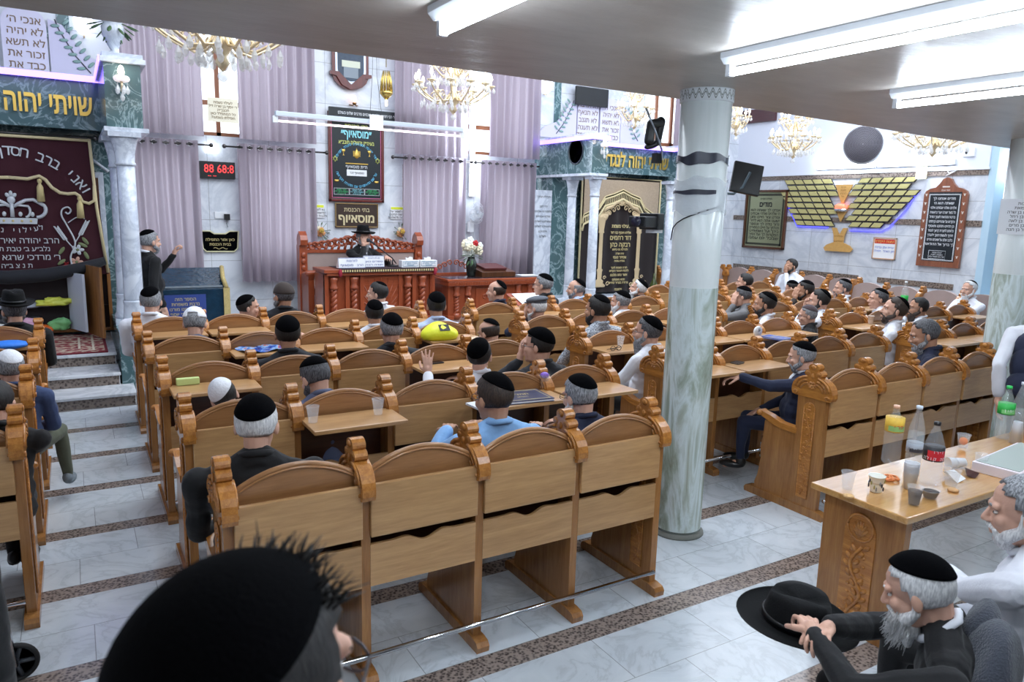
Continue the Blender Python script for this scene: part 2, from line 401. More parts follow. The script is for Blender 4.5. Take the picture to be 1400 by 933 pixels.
SKDIR = [Vector((0, 0, 1))]
def skullshell(keep, grow=1.06, n=32, k=22, noise=.0, seed=1, c=(0, -.010, .032), rad=(.077, .100, .091), thick=.006, fn=None):
    rs = random.Random(seed); ph = [rs.random()*6 for _ in range(6)]
    vs = []; ok = []
    for i in range(k+1):
        for j in range(n):
            t = PI*i/k; a = 2*PI*j/n; d = Vector((math.sin(t)*math.cos(a), math.sin(t)*math.sin(a), math.cos(t)))
            g = grow+noise*(math.sin(9*d.x+ph[0])*math.sin(11*d.y+ph[1])+.6*math.sin(23*d.z+17*d.x+ph[2]))
            if fn: g += fn(d)
            vs.append((Vector((d.x*rad[0], d.y*rad[1], d.z*rad[2])), g, d))
    q = []
    for i in range(k):
        for j in range(n):
            ids = (i*n+j, (i+1)*n+j, (i+1)*n+(j+1) % n, i*n+(j+1) % n)
            dd = sum((vs[x][2] for x in ids), Vector())/4
            if keep(dd.normalized()): q.append(ids)
    used = sorted({x for f in q for x in f}); mp = {x: i for i, x in enumerate(used)}
    C = Vector(c); outer = [C+vs[x][0]*vs[x][1] for x in used]; inner = [C+vs[x][0]*(vs[x][1]-thick/.09) for x in used]
    F = [tuple(mp[x] for x in f) for f in q]; N = len(used); cnt = {}
    for f in F:
        for a, b in zip(f, f[1:]+f[:1]): cnt[(a, b)] = 1
    fs = F+[tuple(x+N for x in f)[::-1] for f in F]+[(b, a, a+N, b+N) for (a, b) in cnt if (b, a) not in cnt]
    return outer+inner, fs

PEOPLE = []
POSES = {   # hand targets for the arm on side s (x is outward), relative to the seated body; palm normal, finger dir, curl, pole
    'lap': ((.07, .30, .60), (-.3, .8, -.5), (0, 0, -1), .5, (.9, -.5, -.5)),
    'thigh': ((.15, .36, .60), (0, .9, -.4), (0, 0, -1), .35, (1, -.5, -.3)),
    'desk': ((.13, .40, .90), (-.5, .85, 0), (0, 0, -1), .4, (.9, -.3, -.7)),
    'side': ((.30, .12, .60), (0, .7, -.7), (-1, 0, 0), .4, (.6, -1, 0)),
    'chin': ((.03, .165, 1.035), (-.1, .12, .9), (0, -.9, .2), .75, (.7, .3, -1)),
    'cheek': ((.085, .145, 1.04), (-.05, -.02, 1), (-.8, -.5, 0), .45, (.9, .3, -1)),
    'raise': ((.22, .42, .97), (-.1, .25, 1), (-.6, .7, 0), .15, (.6, .2, -1)),
    'fist': ((.13, .36, 1.00), (-.15, .3, .9), (-.5, .8, 0), 1.25, (.6, .0, -1)),
    'hang': ((.27, .05, .68), (0, .1, -1), (-1, 0, 0), .35, (.3, -1, 0)),
    'cross': ((-.10, .26, .84), (-.9, .25, .1), (0, -1, 0), .6, (1, .2, -.6)),
    'reachL': ((.48, .42, .90), (.4, .9, 0), (0, 0, -1), .6, (.5, -.3, -.8)),
}
def person(label, X, Y, ztop, yaw=0, hyaw=0, hpitch=0, top='white', legs='black', cap='kippa', capdir=(0, -.42, 1), capang=56, hair='black', beard=None, glasses=False,
           aL='lap', aR='lap', skin=0, lean=0., vest=None, jacket=None, stand=False, floor=0., cat='man', vs=.010, kid=1., group=None, roll=0., hairlen=0., tl=None, seatz=.45, bald=False, name='person', headxy=False, kmat=None, open_front=True, legsp=None, slim=1.):
    k = kid
    z0 = seatz+.0
    base = 1.32*1.0
    up = (ztop-floor-z0)/(1.325-.45) if not stand else None
    b = MB(); c = MB(); t = MB()
    if stand:
        s = (ztop-floor)/1.76; ofs = Vector((0, 0, .46)); 
    else:
        s = max(.8, min(1.16, up)); ofs = Vector((0, 0, 0))
    # body frame: seated, seat at z=.45 ; upper body scaled by s about the seat
    LN = Matrix.Translation((0, 0, .48)) @ Matrix.Rotation(-lean, 4, 'X') @ Matrix.Translation((0, 0, -.48))
    def U(p): return LN @ Vector(p)
    pel, bel, che, nb = U((0, 0, .54)), U((0, .02, .66)), U((0, .0, .86)), U((0, -.01, 1.02))
    sl = slim
    sl = slim*1.16; c.ell(pel, (.165*sl, .135, .12)); c.ell(bel, (.155*sl, .142, .15)); c.ell(che, (.168*sl, .130, .165)); c.ell(U((0, 0, .76)), (.155*sl, .134, .15))
    c.cap(U((-.155, -.015, .955)), U((.155, -.015, .955)), .074, .074); c.cap(U((-.15, -.01, .965)), U((0, -.018, 1.035)), .058, .064); c.cap(U((.15, -.01, .965)), U((0, -.018, 1.035)), .058, .064)
    b.ell(pel, (.13, .09, .08)); b.ell(bel, (.12, .09, .12)); b.ell(che, (.12, .075, .13)); b.cap(U((-.12, -.01, .945)), U((.12, -.01, .945)), .040, .040)
    # head frame
    nt = U((0, .010, 1.045)); HS = 1.13
    Hm = Matrix.Translation(nt) @ Matrix.Rotation(hyaw, 4, 'Z') @ Matrix.Rotation(roll, 4, 'Y') @ Matrix.Rotation(-hpitch, 4, 'X') @ Matrix.Translation((0, .018, .125)) @ Matrix.Scale(HS, 4)
    htop_ = Hm @ Vector((0, -.01, .125)); s = (ztop-floor)/(htop_.z+.43) if stand else max(.72, min(1.2, (ztop-floor-z0)/(htop_.z-.45)))
    if headxy: hx = Matrix.Rotation(yaw, 3, 'Z') @ htop_; X -= hx.x*s; Y -= hx.y*s
    oz = floor+.43*s if stand else ztop-htop_.z*s
    def loc(w): v = Matrix.Rotation(-yaw, 3, 'Z') @ (Vector(w)-Vector((X, Y, oz))); return v/s
    hc = Hm @ Vector((0, 0, 0))
    b.cap(U((0, -.012, .98)), Hm @ Vector((0, -.022, -.06)), .046, .055); b.cap(U((0, -.012, 1.0)), Hm @ Vector((0, -.048, -.02)), .042, .052)
    head_prims(b, Hm)
    # arms
    for sd, ps in ((-1, aL), (1, aR)):
        if ps is None: ps = 'lap'
        T, fd, pn, cu, pole = POSES[ps] if isinstance(ps, str) else ps
        if len(T) == 4: v = loc(T[:3]); T = (v.x*sd, v.y, v.z)
        S = U((sd*.188*sl, -.01, .945)); T = Vector((T[0]*sd, T[1], T[2])); fd = Vector((fd[0]*sd, fd[1], fd[2])); pn = Vector((pn[0]*sd, pn[1], pn[2])); pole = Vector((pole[0]*sd, pole[1], pole[2]))
        if stand and ps in ('side', 'lap', 'thigh'): T = Vector((sd*.24, .04, .42)); fd = Vector((0, .15, -1)); pn = Vector((-sd, 0, 0)); pole = Vector((sd*.3, -1, 0))
        E, T = ik(S, T, .30, .265, pole)
        c.cap(S, E, .068, .054); cuff = E+(T-E)*.94; c.cap(E, cuff, .054, .044)
        b.cap(S, E, .036, .030); b.cap(E, T, .030, .024)
        hand_prims(b, T+fd.normalized()*.015, fd, pn, -sd, curl=cu, sc=1.06)
    # legs
    shoes = []
    for sd in (-1, 1):
        hp = Vector((sd*.09, .0, .52))
        if stand: kn = Vector((sd*.10, .03, .08)); an = Vector((sd*.105, .0, -.37)); toe = an+Vector((sd*.03, .13, -.06))
        else:
            kn = Vector((sd*.12, .43, .50)); an = Vector((sd*.12, .44, .10)); toe = an+Vector((sd*.02, .13, -.05))
            if legsp: kn = Vector(legsp[0])*1; kn.x *= sd; an = Vector(legsp[1]); an.x *= sd; toe = an+Vector((sd*.02, .13, -.05))
        t.cap(hp, kn, .088, .064); t.cap(kn, an+Vector((0, 0, .02)), .062, .046)
        b.cap(hp, kn, .05, .038); b.cap(kn, an, .036, .028); b.cap(an, toe, .03, .025)
        shoes.append((an, toe))
    t.ell((0, -.01, .53), (.16, .125, .10))
    bi = None
    if beard:
        long = {'stubble': .0, 'short': .012, 'full': .04, 'long': .10}[beard[0]]; m = MB(); th = -.003 if beard[0] == 'stubble' else 0
        m.ell((0, .052, -.092-long*.3), (.050+th, .036+th, .034+th+long*.5), 14, 10, M=Hm)
        for sd in (-1, 1):
            m.cap((sd*.050, .045, -.070), (sd*.066, .008, -.045), .024+th*2, .018+th*2, 10, M=Hm); m.cap((sd*.066, .008, -.045), (sd*.073, .006, .010), .018+th*2, .009, 8, M=Hm)
            m.cap((sd*.004, .101, -.047), (sd*.030, .084, -.062), .0075, .006, 8, M=Hm); m.cap((sd*.030, .082, -.062), (sd*.034, .072, -.09), .009, .014, 8, M=Hm)
        if long > .03: m.cap((0, .062, -.10), (0, .075, -.13-long*1.1), .044, .018, 12, M=Hm)
        bi = vox(m, .0045 if vs < .0095 else .006, 3, .006 if long < .03 else .010, len(label))
    vi = dict(beard=bi, body=vox(b, vs*.72, 2), top=vox(c, vs, 4, .012, sum(map(ord, label)) % 9999), leg=vox(t, max(vs, .012), 4, .010, 3+sum(map(ord, label)) % 999))
    PEOPLE.append(dict(label=label, X=X, Y=Y, yaw=yaw, s=s, k=k, Hm=Hm, vi=vi, top=top, legs=legs, cap=cap, capdir=capdir, capang=capang, hair=hair, beard=beard, glasses=glasses, skin=skin, vest=vest, jacket=jacket,
                       stand=stand, floor=floor, cat=cat, shoes=shoes, LN=LN, hairlen=hairlen, group=group, z0=z0, nt=nt, HS=HS, bald=bald, kmat=kmat, name=name, U=U, ztop=ztop, lean=lean))
    return PEOPLE[-1]

def finish_people():
    meshes = run_vox()
    for p in PEOPLE:
        g = lambda k: meshes[p['vi'][k]]
        body = g('body'); body.materials.clear(); body.materials.append(SKIN2 if p['skin'] else SKIN); body.name = 'body'
        o = link('person', body); tag(o, p['label'], p['cat'], p['group']); p['o'] = o
        Hm = p['Hm']; s = p['s']
        htop = (Hm @ Vector((0, -.01, .125))).z
        if p['stand']:
            zoff = .43      # ankle sole at -.43
            s = (p['ztop']-p['floor'])/(htop+zoff); o.location = (p['X'], p['Y'], p['floor']+zoff*s); o.scale = (s, s, s)
        else:
            s = (p['ztop']-p['floor']-p['z0'])/(htop-.45); s = max(.72, min(1.15, s)); o.scale = (s, s, s)
            o.location = (p['X'], p['Y'], p['ztop']-htop*s)
            p['drop'] = o.location.z
        o.rotation_euler = (0, 0, p['yaw'])
        def part(name, me, mats, M=None):
            if not isinstance(me, bpy.types.Mesh): me = me.mesh(name, mats)
            else:
                me.materials.clear()
                for m in (mats if isinstance(mats, list) else [mats]): me.materials.append(m)
            q = link(name, me, o)
            return q
        part('jacket' if p['jacket'] else 'shirt', g('top'), CLOTH[p['top']])
        part('trousers', g('leg'), CLOTH[p['legs']])
        for an, toe in p['shoes']:
            m = MB(); m.ell(an+(toe-an)*.55+Vector((0, 0, -.005)), (.047, .125, .036), 12, 8); m.ell(an+Vector((0, -.01, .0)), (.044, .055, .055), 10, 6); part('shoe', m, SNEAK if p['legs'] == 'olive' else SHOE)
        # collar
        col = MB(); col.tube([p['U'](v) for v in [(.0, .068, 1.0), (.052, .04, 1.025), (.070, -.03, 1.055), (.036, -.082, 1.070), (-.036, -.082, 1.070), (-.070, -.03, 1.055), (-.052, .04, 1.025), (0, .068, 1.0)]], .016, 6)
        part('collar', col, CLOTH['white'] if p['jacket'] == 'open' else CLOTH[p['top']])
        if p['jacket'] == 'open':
            sh = MB(); sh.ell(p['U']((0, .055, .86)), (.055, .075, .15), 12, 8); part('shirt_front', sh, CLOTH['white'])
        if p['vest']:
            v = MB(); 
            for cc, rr in (((0, 0, .54), (.212, .158, .14)), ((0, .01, .70), (.206, .166, .23)), ((0, 0, .84), (.208, .158, .185))): v.ell(p['U'](cc), rr, 20, 12)
            part('vest', v, CLOTH[p['vest']])
        # eyes, brows
        e = MB()
        for sd in (-1, 1):
            e.ell((sd*.030, .0805, .003), (.0105, .008, .0055), 8, 6, 1, M=Hm); e.ell((sd*.030, .0862, .003), (.0046, .003, .0046), 8, 6, 0, M=Hm)
        part('eyes', e, [EYE, EYEW])
        if p['hair']:
            hm = HAIR[p['hair']]
            if p.get('tufts'):
                m = MB(); rs = random.Random(4)
                for q in range(150):
                    a = rs.uniform(.7, PI-.5); d = Vector((math.cos(a)*.95, .55+rs.uniform(-.25, .25), math.sin(a)*.8)).normalized(); b0 = Vector((d.x*.082, d.y*.106-.01, d.z*.097+.032)); l = rs.uniform(.006, .024); t1 = b0+(d+Vector((rs.gauss(0, .3), rs.gauss(.1, .3), rs.gauss(.1, .3)))*.8)*l
                    m.tube([b0, (b0+t1)/2+Vector((rs.gauss(0, .002), 0, .002)), t1], [.0014, .0012, .0003], 4, 0, True, Hm)
                tf = part('hair_tufts', m, hm); tf['kind'] = 'stuff'
            e = MB()
            for sd in (-1, 1): e.cap((sd*.016, .095, .026), (sd*.046, .082, .024), .0045, .0035, 6, M=Hm)
            part('eyebrows', e, hm)
            hl = p['hairlen']
            if p['bald']: keep = lambda d: (-.62-hl < d.z < .25) and d.y < .12
            else: keep = lambda d: (d.z > .40 and (d.y < .62 or d.z > .78)) or (d.y < .10 and d.z > -.62-hl) or (d.y < .42 and -.05 < d.z <= .41 and abs(d.x) > .6)
            v, f = skullshell(keep, 1.07 if p['bald'] else 1.09+hl*.2, noise=.018, seed=len(p['label']), thick=.012)
            h = MB(); h.add(v, f, 0, True, M=Hm); part('hair', h, hm)
        if p['beard']:
            part('beard', meshes[p['vi']['beard']], HAIR[p['beard'][1]])
            if p.get('strands'): strands(p, o)
        if p['glasses']:
            m = MB()
            for sd in (-1, 1):
                m.tube([(sd*.031+.023*math.cos(a), .104, .002+.017*math.sin(a)) for a in [2*PI*i/14 for i in range(15)]], .0017, 5, M=Hm)
                m.tube([(sd*.055, .103, .006), (sd*.078, .06, .006), (sd*.082, .0, .004), (sd*.080, -.02, -.012)], .0018, 5, M=Hm)
            m.tube([(-.009, .106, .004), (0, .110, .007), (.009, .106, .004)], .0016, 5, M=Hm); part('glasses', m, GLASSM)
        cp = p['cap']
        if cp and cp.startswith('kippa'):
            ax = Vector(p['capdir']).normalized(); ca = math.cos(R(p['capang']))
            v, f = skullshell_axis(ax, p['capang'])
            m = MB(); m.add(v, f, 0, True, M=Hm)
            part('kippa', m, p['kmat'] or {'kippa': VELVET, 'kippaw': KNITW, 'kippab': KBROWN}[cp])
        elif cp == 'fedora':
            m = MB(); T = Hm @ Matrix.Translation((0, -.01, .065)) @ Matrix.Rotation(R(4), 4, 'X'); fedora(m, T); part('hat', m, [FELT, HATBAND])
        elif cp == 'ballcap':
            v, f = skullshell(lambda d: d.z > .12 and not (d.y < -.55 and .12 < d.z < .42 and abs(d.x) < .42), 1.15, 40, 26, thick=.008)
            m = MB(); m.add(v, f, 0, True, M=Hm)
            m.prism([(-.07, .085), (-.06, .14), (-.03, .168), (.03, .168), (.06, .14), (.07, .085)], 'Z', .045, .051, 0, M=Hm)
            m.tube([(-.05, -.096, .045), (0, -.112, .045), (.05, -.096, .045)], .006, 6, M=Hm)
            part('cap', m, KNITW)
        elif cp == 'flatcap':
            m = MB(); m.ell((0, -.005, .095), (.098, .125, .040), 20, 10, M=Hm, rot=Matrix.Rotation(-.16, 3, 'X')); m.ell((0, -.01, .075), (.085, .108, .038), 20, 10, M=Hm)
            m.prism([(-.06, .085), (-.05, .125), (0, .14), (.05, .125), (.06, .085)], 'Z', .052, .06, 0, M=Hm); part('cap', m, TWEED)
        elif cp == 'knitcap':
            v, f = skullshell(lambda d: d.z > .02 and not (d.y > .5 and d.z < .25), 1.13, 32, 22, thick=.012); m = MB(); m.add(v, f, 0, True, M=Hm); part('cap', m, CLOTH['brown'])
def strands(p, o):
    rs = random.Random(3); m = MB(); Hm = p['Hm']; Hi = Hm.to_3x3().inverted(); dn = Vector((0, 0, -1)); hi4 = Hm.inverted()
    for i in range(520):
        a = rs.uniform(-1.25, 1.25); t = rs.random(); x = .062*math.sin(a); y = .02+.07*math.cos(a); z = -.045-.075*t
        q = Vector((x, y, z)); d = (Hi @ dn).normalized()*.8+Vector((x*3, .35*math.cos(a), 0)); l = rs.uniform(.03, .085)
        c1 = q+d*l*.5+Vector((rs.gauss(0, .004), rs.gauss(0, .004), 0)); c2 = q+d*l+Vector((rs.gauss(0, .010), rs.gauss(0, .008), rs.gauss(0, .004)))
        m.tube([q, c1, c2], [.0011, .0010, .0004], 4, 0, True, Hm)
    b = m.build('beard_strands', HAIR['white'], o); b['kind'] = 'stuff'
HATBAND = mat('hat_band', (6, 6, 8), .35)
def skullshell_axis(ax, ang, grow=1.135, c=(0, -.010, .032), rad=(.077, .100, .091), n=36, k=12):
    up = Vector((1, 0, 0)); a = ax.cross(up).normalized(); b_ = ax.cross(a)
    outer = []; inner = []; C = Vector(c)
    for i in range(k+1):
        t = R(ang)*i/k
        for j in range(n):
            p = 2*PI*j/n; d = ax*math.cos(t)+(a*math.cos(p)+b_*math.sin(p))*math.sin(t)
            g = grow+.015*(1-(i/k)**2)
            outer.append(C+Vector((d.x*rad[0], d.y*rad[1], d.z*rad[2]))*g); inner.append(C+Vector((d.x*rad[0], d.y*rad[1], d.z*rad[2]))*(g-.05))
    N = len(outer)
    fs = [(i*n+j, (i+1)*n+j, (i+1)*n+(j+1) % n, i*n+(j+1) % n) for i in range(k) for j in range(n)]
    fs += [tuple(x+N for x in f)[::-1] for f in fs]
    fs += [(k*n+j, k*n+(j+1) % n, N+k*n+(j+1) % n, N+k*n+j) for j in range(n)]
    return outer+inner, fs
def fedora(m, T, sc=1.):
    prof = []
    n = 40
    rings = [(.0, .118), (.045, .115), (.078, .108), (.084, .085), (.090, .04), (.0925, .012), (.098, .004), (.125, .000), (.150, .003), (.163, .010), (.165, .013), (.162, .008), (.150, -.002), (.12, -.005), (.095, -.003)]
    vs = []
    for i, (r, z) in enumerate(rings):
        for j in range(n):
            a = 2*PI*j/n; x, y = math.cos(a)*r*.88, math.sin(a)*r*1.12; zz = z
            if z > .08:
                zz -= .026*math.exp(-(x/.022)**2)*(1 if abs(y) < .085 else .4); pin = math.exp(-((y-.075)/.03)**2)*.012; x *= 1-pin/.05
            if r > .12: zz += .012*(abs(math.cos(a))**2)
            vs.append((x*sc, y*sc, zz*sc))
    fs = [(i*n+j, i*n+(j+1) % n, (i+1)*n+(j+1) % n, (i+1)*n+j) for i in range(len(rings)-1) for j in range(n)]
    m.add(vs, fs, 0, True, M=T)
    m.lathe([(.0935*sc, .010*sc), (.0945*sc, .034*sc), (.091*sc, .035*sc)], 40, 1, M=T @ Matrix.Diagonal((.89, 1.13, 1, 1)))
# ------------------------------------------------------------------ who sits where (head top pixel, distance Y)
def PP(px, py, Y, label, **kw):
    a = atY(px, py, Y); return person(label, a.x, a.y, a.z, headxy=True, **kw)
GM = 'seated congregation'
K = dict(cap='kippa')
# block below the speaker
PP(350, 541, 3.26, 'man in a black coat and large black skullcap, white hair, in the rearmost pew', yaw=-.15, hyaw=-.25, hpitch=.15, top='black', jacket='closed', hair='white', capang=66, vs=.009, lean=.06, slim=1.14)
PP(675, 511, 3.25, 'man in a light blue shirt and black skullcap before a dark blue book', yaw=-.05, hyaw=.25, hpitch=.1, top='blue', hair='brown', capang=60, glasses=True, aL='desk', aR='desk', vs=.009, skin=1, capdir=(.25, -.35, 1))
PP(792, 513, 3.25, 'grey haired man in a dark suit bowed over a desk, black skullcap', yaw=-.0, hyaw=.15, hpitch=.15, top='navy', jacket='closed', hair='grey', capang=56, beard=('short', 'white'), glasses=True, aL='desk', aR='desk', vs=.009, lean=.12)
PP(297, 519, 4.45, 'person in a white shirt and white cotton skullcap bending sideways in the second pew', yaw=.25, hyaw=-.3, hpitch=.3, top='white', hair='black', cap='kippaw', capang=80, capdir=(-.5, -.5, 1), lean=.3, vs=.009, aL='hang', roll=-.3)
PP(425, 490, 4.42, 'grey haired man in a puffy blue grey jacket, head bowed', yaw=.0, hyaw=.35, hpitch=.42, top='puffy', jacket='closed', hair='dgrey', capang=62, capdir=(0, -.15, 1), lean=.25, vs=.009, beard=('short', 'dgrey'))
PP(655, 464, 4.42, 'young man in a white shirt and glasses raising his hand', yaw=.1, hyaw=-.75, hpitch=-.1, top='white', hair='black', capang=64, glasses=True, aL='raise', aR='desk', vs=.009, capdir=(-.15, -.7, 1))
PP(738, 449, 4.45, 'young man in a dark green jacket resting his chin on a hand', yaw=.2, hyaw=.55, hpitch=0, top='charcoal', jacket='closed', hair='black', capang=72, glasses=True, aL='cheek', aR='lap', vs=.009)
PP(393, 433, 5.48, 'man in a dark jacket and high black skullcap, cropped hair', yaw=-.1, hyaw=-.1, top='charcoal', jacket='closed', hair='black', capang=66, vs=.010, skin=1)
PP(535, 429, 5.47, 'broad man in a dark suit with greying hair, arm on the pew top', yaw=-.15, hyaw=.1, hpitch=.1, top='charcoal', jacket='closed', hair='grey', capang=62, vs=.010, aR='reachL')
PP(666, 437, 5.46, 'bald man with a round skullcap, only his head above the pew', yaw=-.1, hyaw=.5, hpitch=.25, top='black', jacket='closed', hair='brown', bald=True, capang=50, vs=.010, capdir=(.2, -.5, 1))
PP(266, 421, 6.5, 'elderly man in a white baseball cap worn backwards and a grey blue jacket', yaw=-.2, hyaw=-.1, hpitch=.25, top='greyblue', jacket='closed', hair='grey', cap='ballcap', vs=.010)
PP(512, 411, 6.56, 'man with cropped sides and a black skullcap in a white shirt', yaw=-.15, hyaw=.0, top='white', hair='black', capang=56, vs=.010, skin=1)
PP(597, 400, 6.56, 'dark haired man in a pale blue and white shirt before the yellow bag', yaw=-.15, hyaw=-.1, top='lightblue', hair='black', capang=60, vs=.010, skin=1)
PP(205, 393, 7.72, 'grey haired man in a white shirt at the aisle end of the front pew', yaw=-.25, hyaw=-.05, top='white', hair='grey', capang=54, vs=.010)
PP(388, 387, 7.72, 'man in a dark knitted cap with a long grey beard', yaw=-.25, hyaw=.65, top='charcoal', jacket='closed', hair='dgrey', cap='knitcap', beard=('long', 'grey'), vs=.010, skin=1)
PP(338, 404, 7.60, 'small boy in a white shirt leaning his arm over the front pew', yaw=-1.5, hyaw=-.25, top='white', hair='black', capang=60, vs=.009, aL='desk', aR='reachL', cat='boy', capdir=(.2, -.6, 1))
PP(517, 386, 7.9, 'boy with thick black hair and a small skullcap before the speaker table', yaw=.5, hyaw=.5, top='white', hair='black', capang=34, vs=.010, cat='boy', hairlen=.1)
PP(680, 384, 7.75, 'bald man in a dark suit with a skullcap facing the speaker', yaw=.45, hyaw=.3, top='navy', jacket='closed', hair='brown', bald=True, capang=46, vs=.010, capdir=(0, -.9, 1))
# far block
PP(888, 433, 4.62, 'bearded man in a white shirt beside the round marble column', yaw=.35, hyaw=0.27, top='white', hair='dgrey', beard=('full', 'grey'), capang=62, vs=.009, glasses=True, aL='thigh', aR='thigh', capdir=(0, -.65, 1))
PP(1096, 468, 3.66, 'man in a navy suit with his arm stretched over the pew desk', yaw=.6, hyaw=0.07, hpitch=.15, top='navy', jacket='open', legs='navy', hair='grey', beard=('short', 'grey'), capang=62, vs=.009, aL=((.34, .46, .98), (.2, .95, -.1), (0, 0, -1), .7, (.5, -.6, -.3)), aR='lap', lean=-.12)
PP(819, 404, 5.52, 'young man with a trimmed beard in a heathered knit sweater', yaw=.15, hyaw=0.22, top='heather', hair='black', beard=('short', 'black'), capang=44, vs=.009, aL='thigh', skin=1)
PP(735, 406, 6.55, 'man in a grey flat cap and blue jacket, hand at his cheek', yaw=.25, hyaw=0.37, top='navy', jacket='closed', hair='white', beard=('full', 'white'), cap='flatcap', vs=.010, aL='cheek')
PP(850, 398, 6.56, 'white bearded man in a white shirt and ridged skullcap', yaw=.3, hyaw=0.32, top='white', hair='grey', beard=('full', 'white'), capang=58, vs=.010)
PP(744, 375, 7.85, 'man with thin glasses and a black hooded jacket', yaw=.45, hyaw=0.27, top='black', jacket='closed', hair='grey', capang=56, glasses=True, vs=.010)
PP(789, 382, 7.72, 'balding man with a grey beard in a pale shirt before the white pillar', yaw=.5, hyaw=0.32, top='lightblue', hair='grey', bald=True, beard=('short', 'grey'), capang=52, vs=.010, capdir=(0, -.8, 1))
PP(877, 383, 7.72, 'long white bearded man with his face raised toward the speaker', yaw=.5, hyaw=0.32, hpitch=-.2, top='charcoal', jacket='closed', hair='white', beard=('long', 'white'), capang=58, vs=.010, capdir=(0, -.6, 1))
PP(1020, 374, 7.72, 'dark haired man in a navy jacket low behind the far pews', yaw=.7, hyaw=0.02, top='navy', jacket='closed', hair='black', cap=None, vs=.010)
PP(1015, 392, 6.55, 'man in a grey jacket pressing his hand to his face', yaw=.6, hyaw=0.07, hpitch=.15, top='grey', jacket='closed', hair='dgrey', capang=56, vs=.010, aL='cheek', aR='cheek')
PP(1048, 400, 5.52, 'black bearded man in a white shirt gazing at the speaker', yaw=.55, hyaw=0.22, top='white', hair='black', beard=('short', 'black'), capang=56, vs=.009, skin=1, capdir=(0, -.6, 1))
PP(1081, 384, 7.7, 'man whose skullcap alone shows between the far pews', yaw=.5, hyaw=0.02, hpitch=.3, top='charcoal', hair='black', capang=60, vs=.011)
PP(1101, 384, 6.5, 'young man resting his cheek on his hand beside the hidden skullcap', yaw=.6, hyaw=0.32, hpitch=.1, top='brown', hair='black', beard=('stubble', 'black'), capang=50, vs=.010, aL='cheek', skin=1)
PP(1122, 396, 5.52, 'balding man with dark sideburns in a white shirt', yaw=.5, hyaw=0.32, top='white', hair='black', bald=False, beard=('short', 'black'), capang=48, vs=.009, aL='chin', capdir=(0, -.95, 1))
PP(1105, 418, 5.3, 'grey haired man in a brown skullcap and black leather jacket', yaw=.5, hyaw=0.27, hpitch=.1, top='black', jacket='closed', hair='grey', cap='kippab', capang=62, glasses=True, vs=.009, aL='desk')
PP(1154, 382, 6.55, 'man in profile in a white shirt under the gold plates', yaw=.5, hyaw=0.47, top='white', hair='dgrey', bald=False, beard=('stubble', 'dgrey'), capang=50, vs=.010)
PP(1203, 395, 5.56, 'short haired man in a white shirt, shaved face, in the third side pew', yaw=.5, hyaw=0.47, top='white', hair='dgrey', capang=52, vs=.010)
PP(1229, 407, 4.5, 'bearded man in a white shirt looking up, near the side block end', yaw=.45, hyaw=0.42, hpitch=-.15, top='white', hair='brown', beard=('short', 'brown'), capang=48, vs=.009, aL='thigh', capdir=(0, -.85, 1))
PP(1258, 407, 4.95, 'dark bearded man with glasses resting his chin', yaw=.45, hyaw=0.47, top='white', hair='black', beard=('full', 'brown'), cap=None, glasses=True, vs=.010, aL='chin', skin=1)
PP(1262, 437, 3.55, 'greying bearded man in a navy jacket looking down', yaw=.55, hyaw=0.27, hpitch=.25, top='navy', jacket='closed', hair='dgrey', beard=('full', 'grey'), cap=None, vs=.009, skin=1)
PP(1083, 354, 9.4, 'man on the wall bench resting his chin on his fist', yaw=1.5, hyaw=-0.18, top='white', hair='black', beard=('short', 'black'), cap=None, vs=.011, aL='chin', skin=1)
PP(1327, 384, 5.8, 'heavy bearded man in a white shirt with folded arms on the wall bench', yaw=1.25, hyaw=0.17, top='white', hair='white', beard=('full', 'white'), capang=52, vs=.009, aL='cross', aR='cross', capdir=(.0, -.75, 1))
# across the aisle
PP(18, 405, 7.6, 'man in a wide brimmed black hat across the aisle', yaw=.0, hyaw=.3, top='black', jacket='closed', hair='dgrey', cap='fedora', vs=.010, beard=('full', 'grey'))
PP(12, 480, 5.52, 'elderly man in a white skullcap and olive trousers, grey sneaker in the aisle', yaw=-.1, hyaw=.45, top='denim', jacket='closed', legs='olive', hair='grey', cap='kippaw', capang=56, vs=.009, legsp=((.24, .42, .53), (.27, .43, .10)))
PP(-8, 520, 4.46, 'man in a black shirt with both hands at his face, beside the aisle', yaw=-.15, hyaw=.0, hpitch=.2, top='black', hair='black', cap=None, vs=.009, aL='chin', aR='chin', lean=.1, legsp=((.05, .38, .50), (.03, .34, .10)))
# speaker and the standing men
PP(497, 313, 11.12, 'speaker in a black hat and coat behind the table, hand raised', yaw=PI+.35, hyaw=0, hpitch=.1, top='black', jacket='open', hair='grey', beard=('full', 'grey'), cap='fedora', vs=.010, aR='cheek', aL='desk', floor=PZ, seatz=.48)
PP(203, 315, 10.0, 'standing man with a grey beard in a black suit raising his fist', yaw=-1.25, hyaw=.1, top='black', jacket='open', hair='grey', beard=('short', 'grey'), capang=50, capdir=(0, -.35, 1), vs=.009, stand=True, aL='fist', aR='side')
PP(1440, 400, 2.62, 'standing man cut by the frame, white shirt with a dark navy vest', yaw=-1.2, lean=.42, top='white', vest='navy', hair='black', stand=True, aL='side', aR='side', vs=.009, legs='black')
PP(1470, 380, 2.35, 'standing man in a white shirt at the very edge beside the refreshment table', yaw=.6, top='white', hair='grey', stand=True, aL='side', aR='side', vs=.010)
PP(-185, 620, 2.2, 'standing figure in a black coat at the frame edge by the walker', yaw=-.1, top='black', jacket='closed', hair='black', stand=True, aL='side', aR='side', vs=.010)
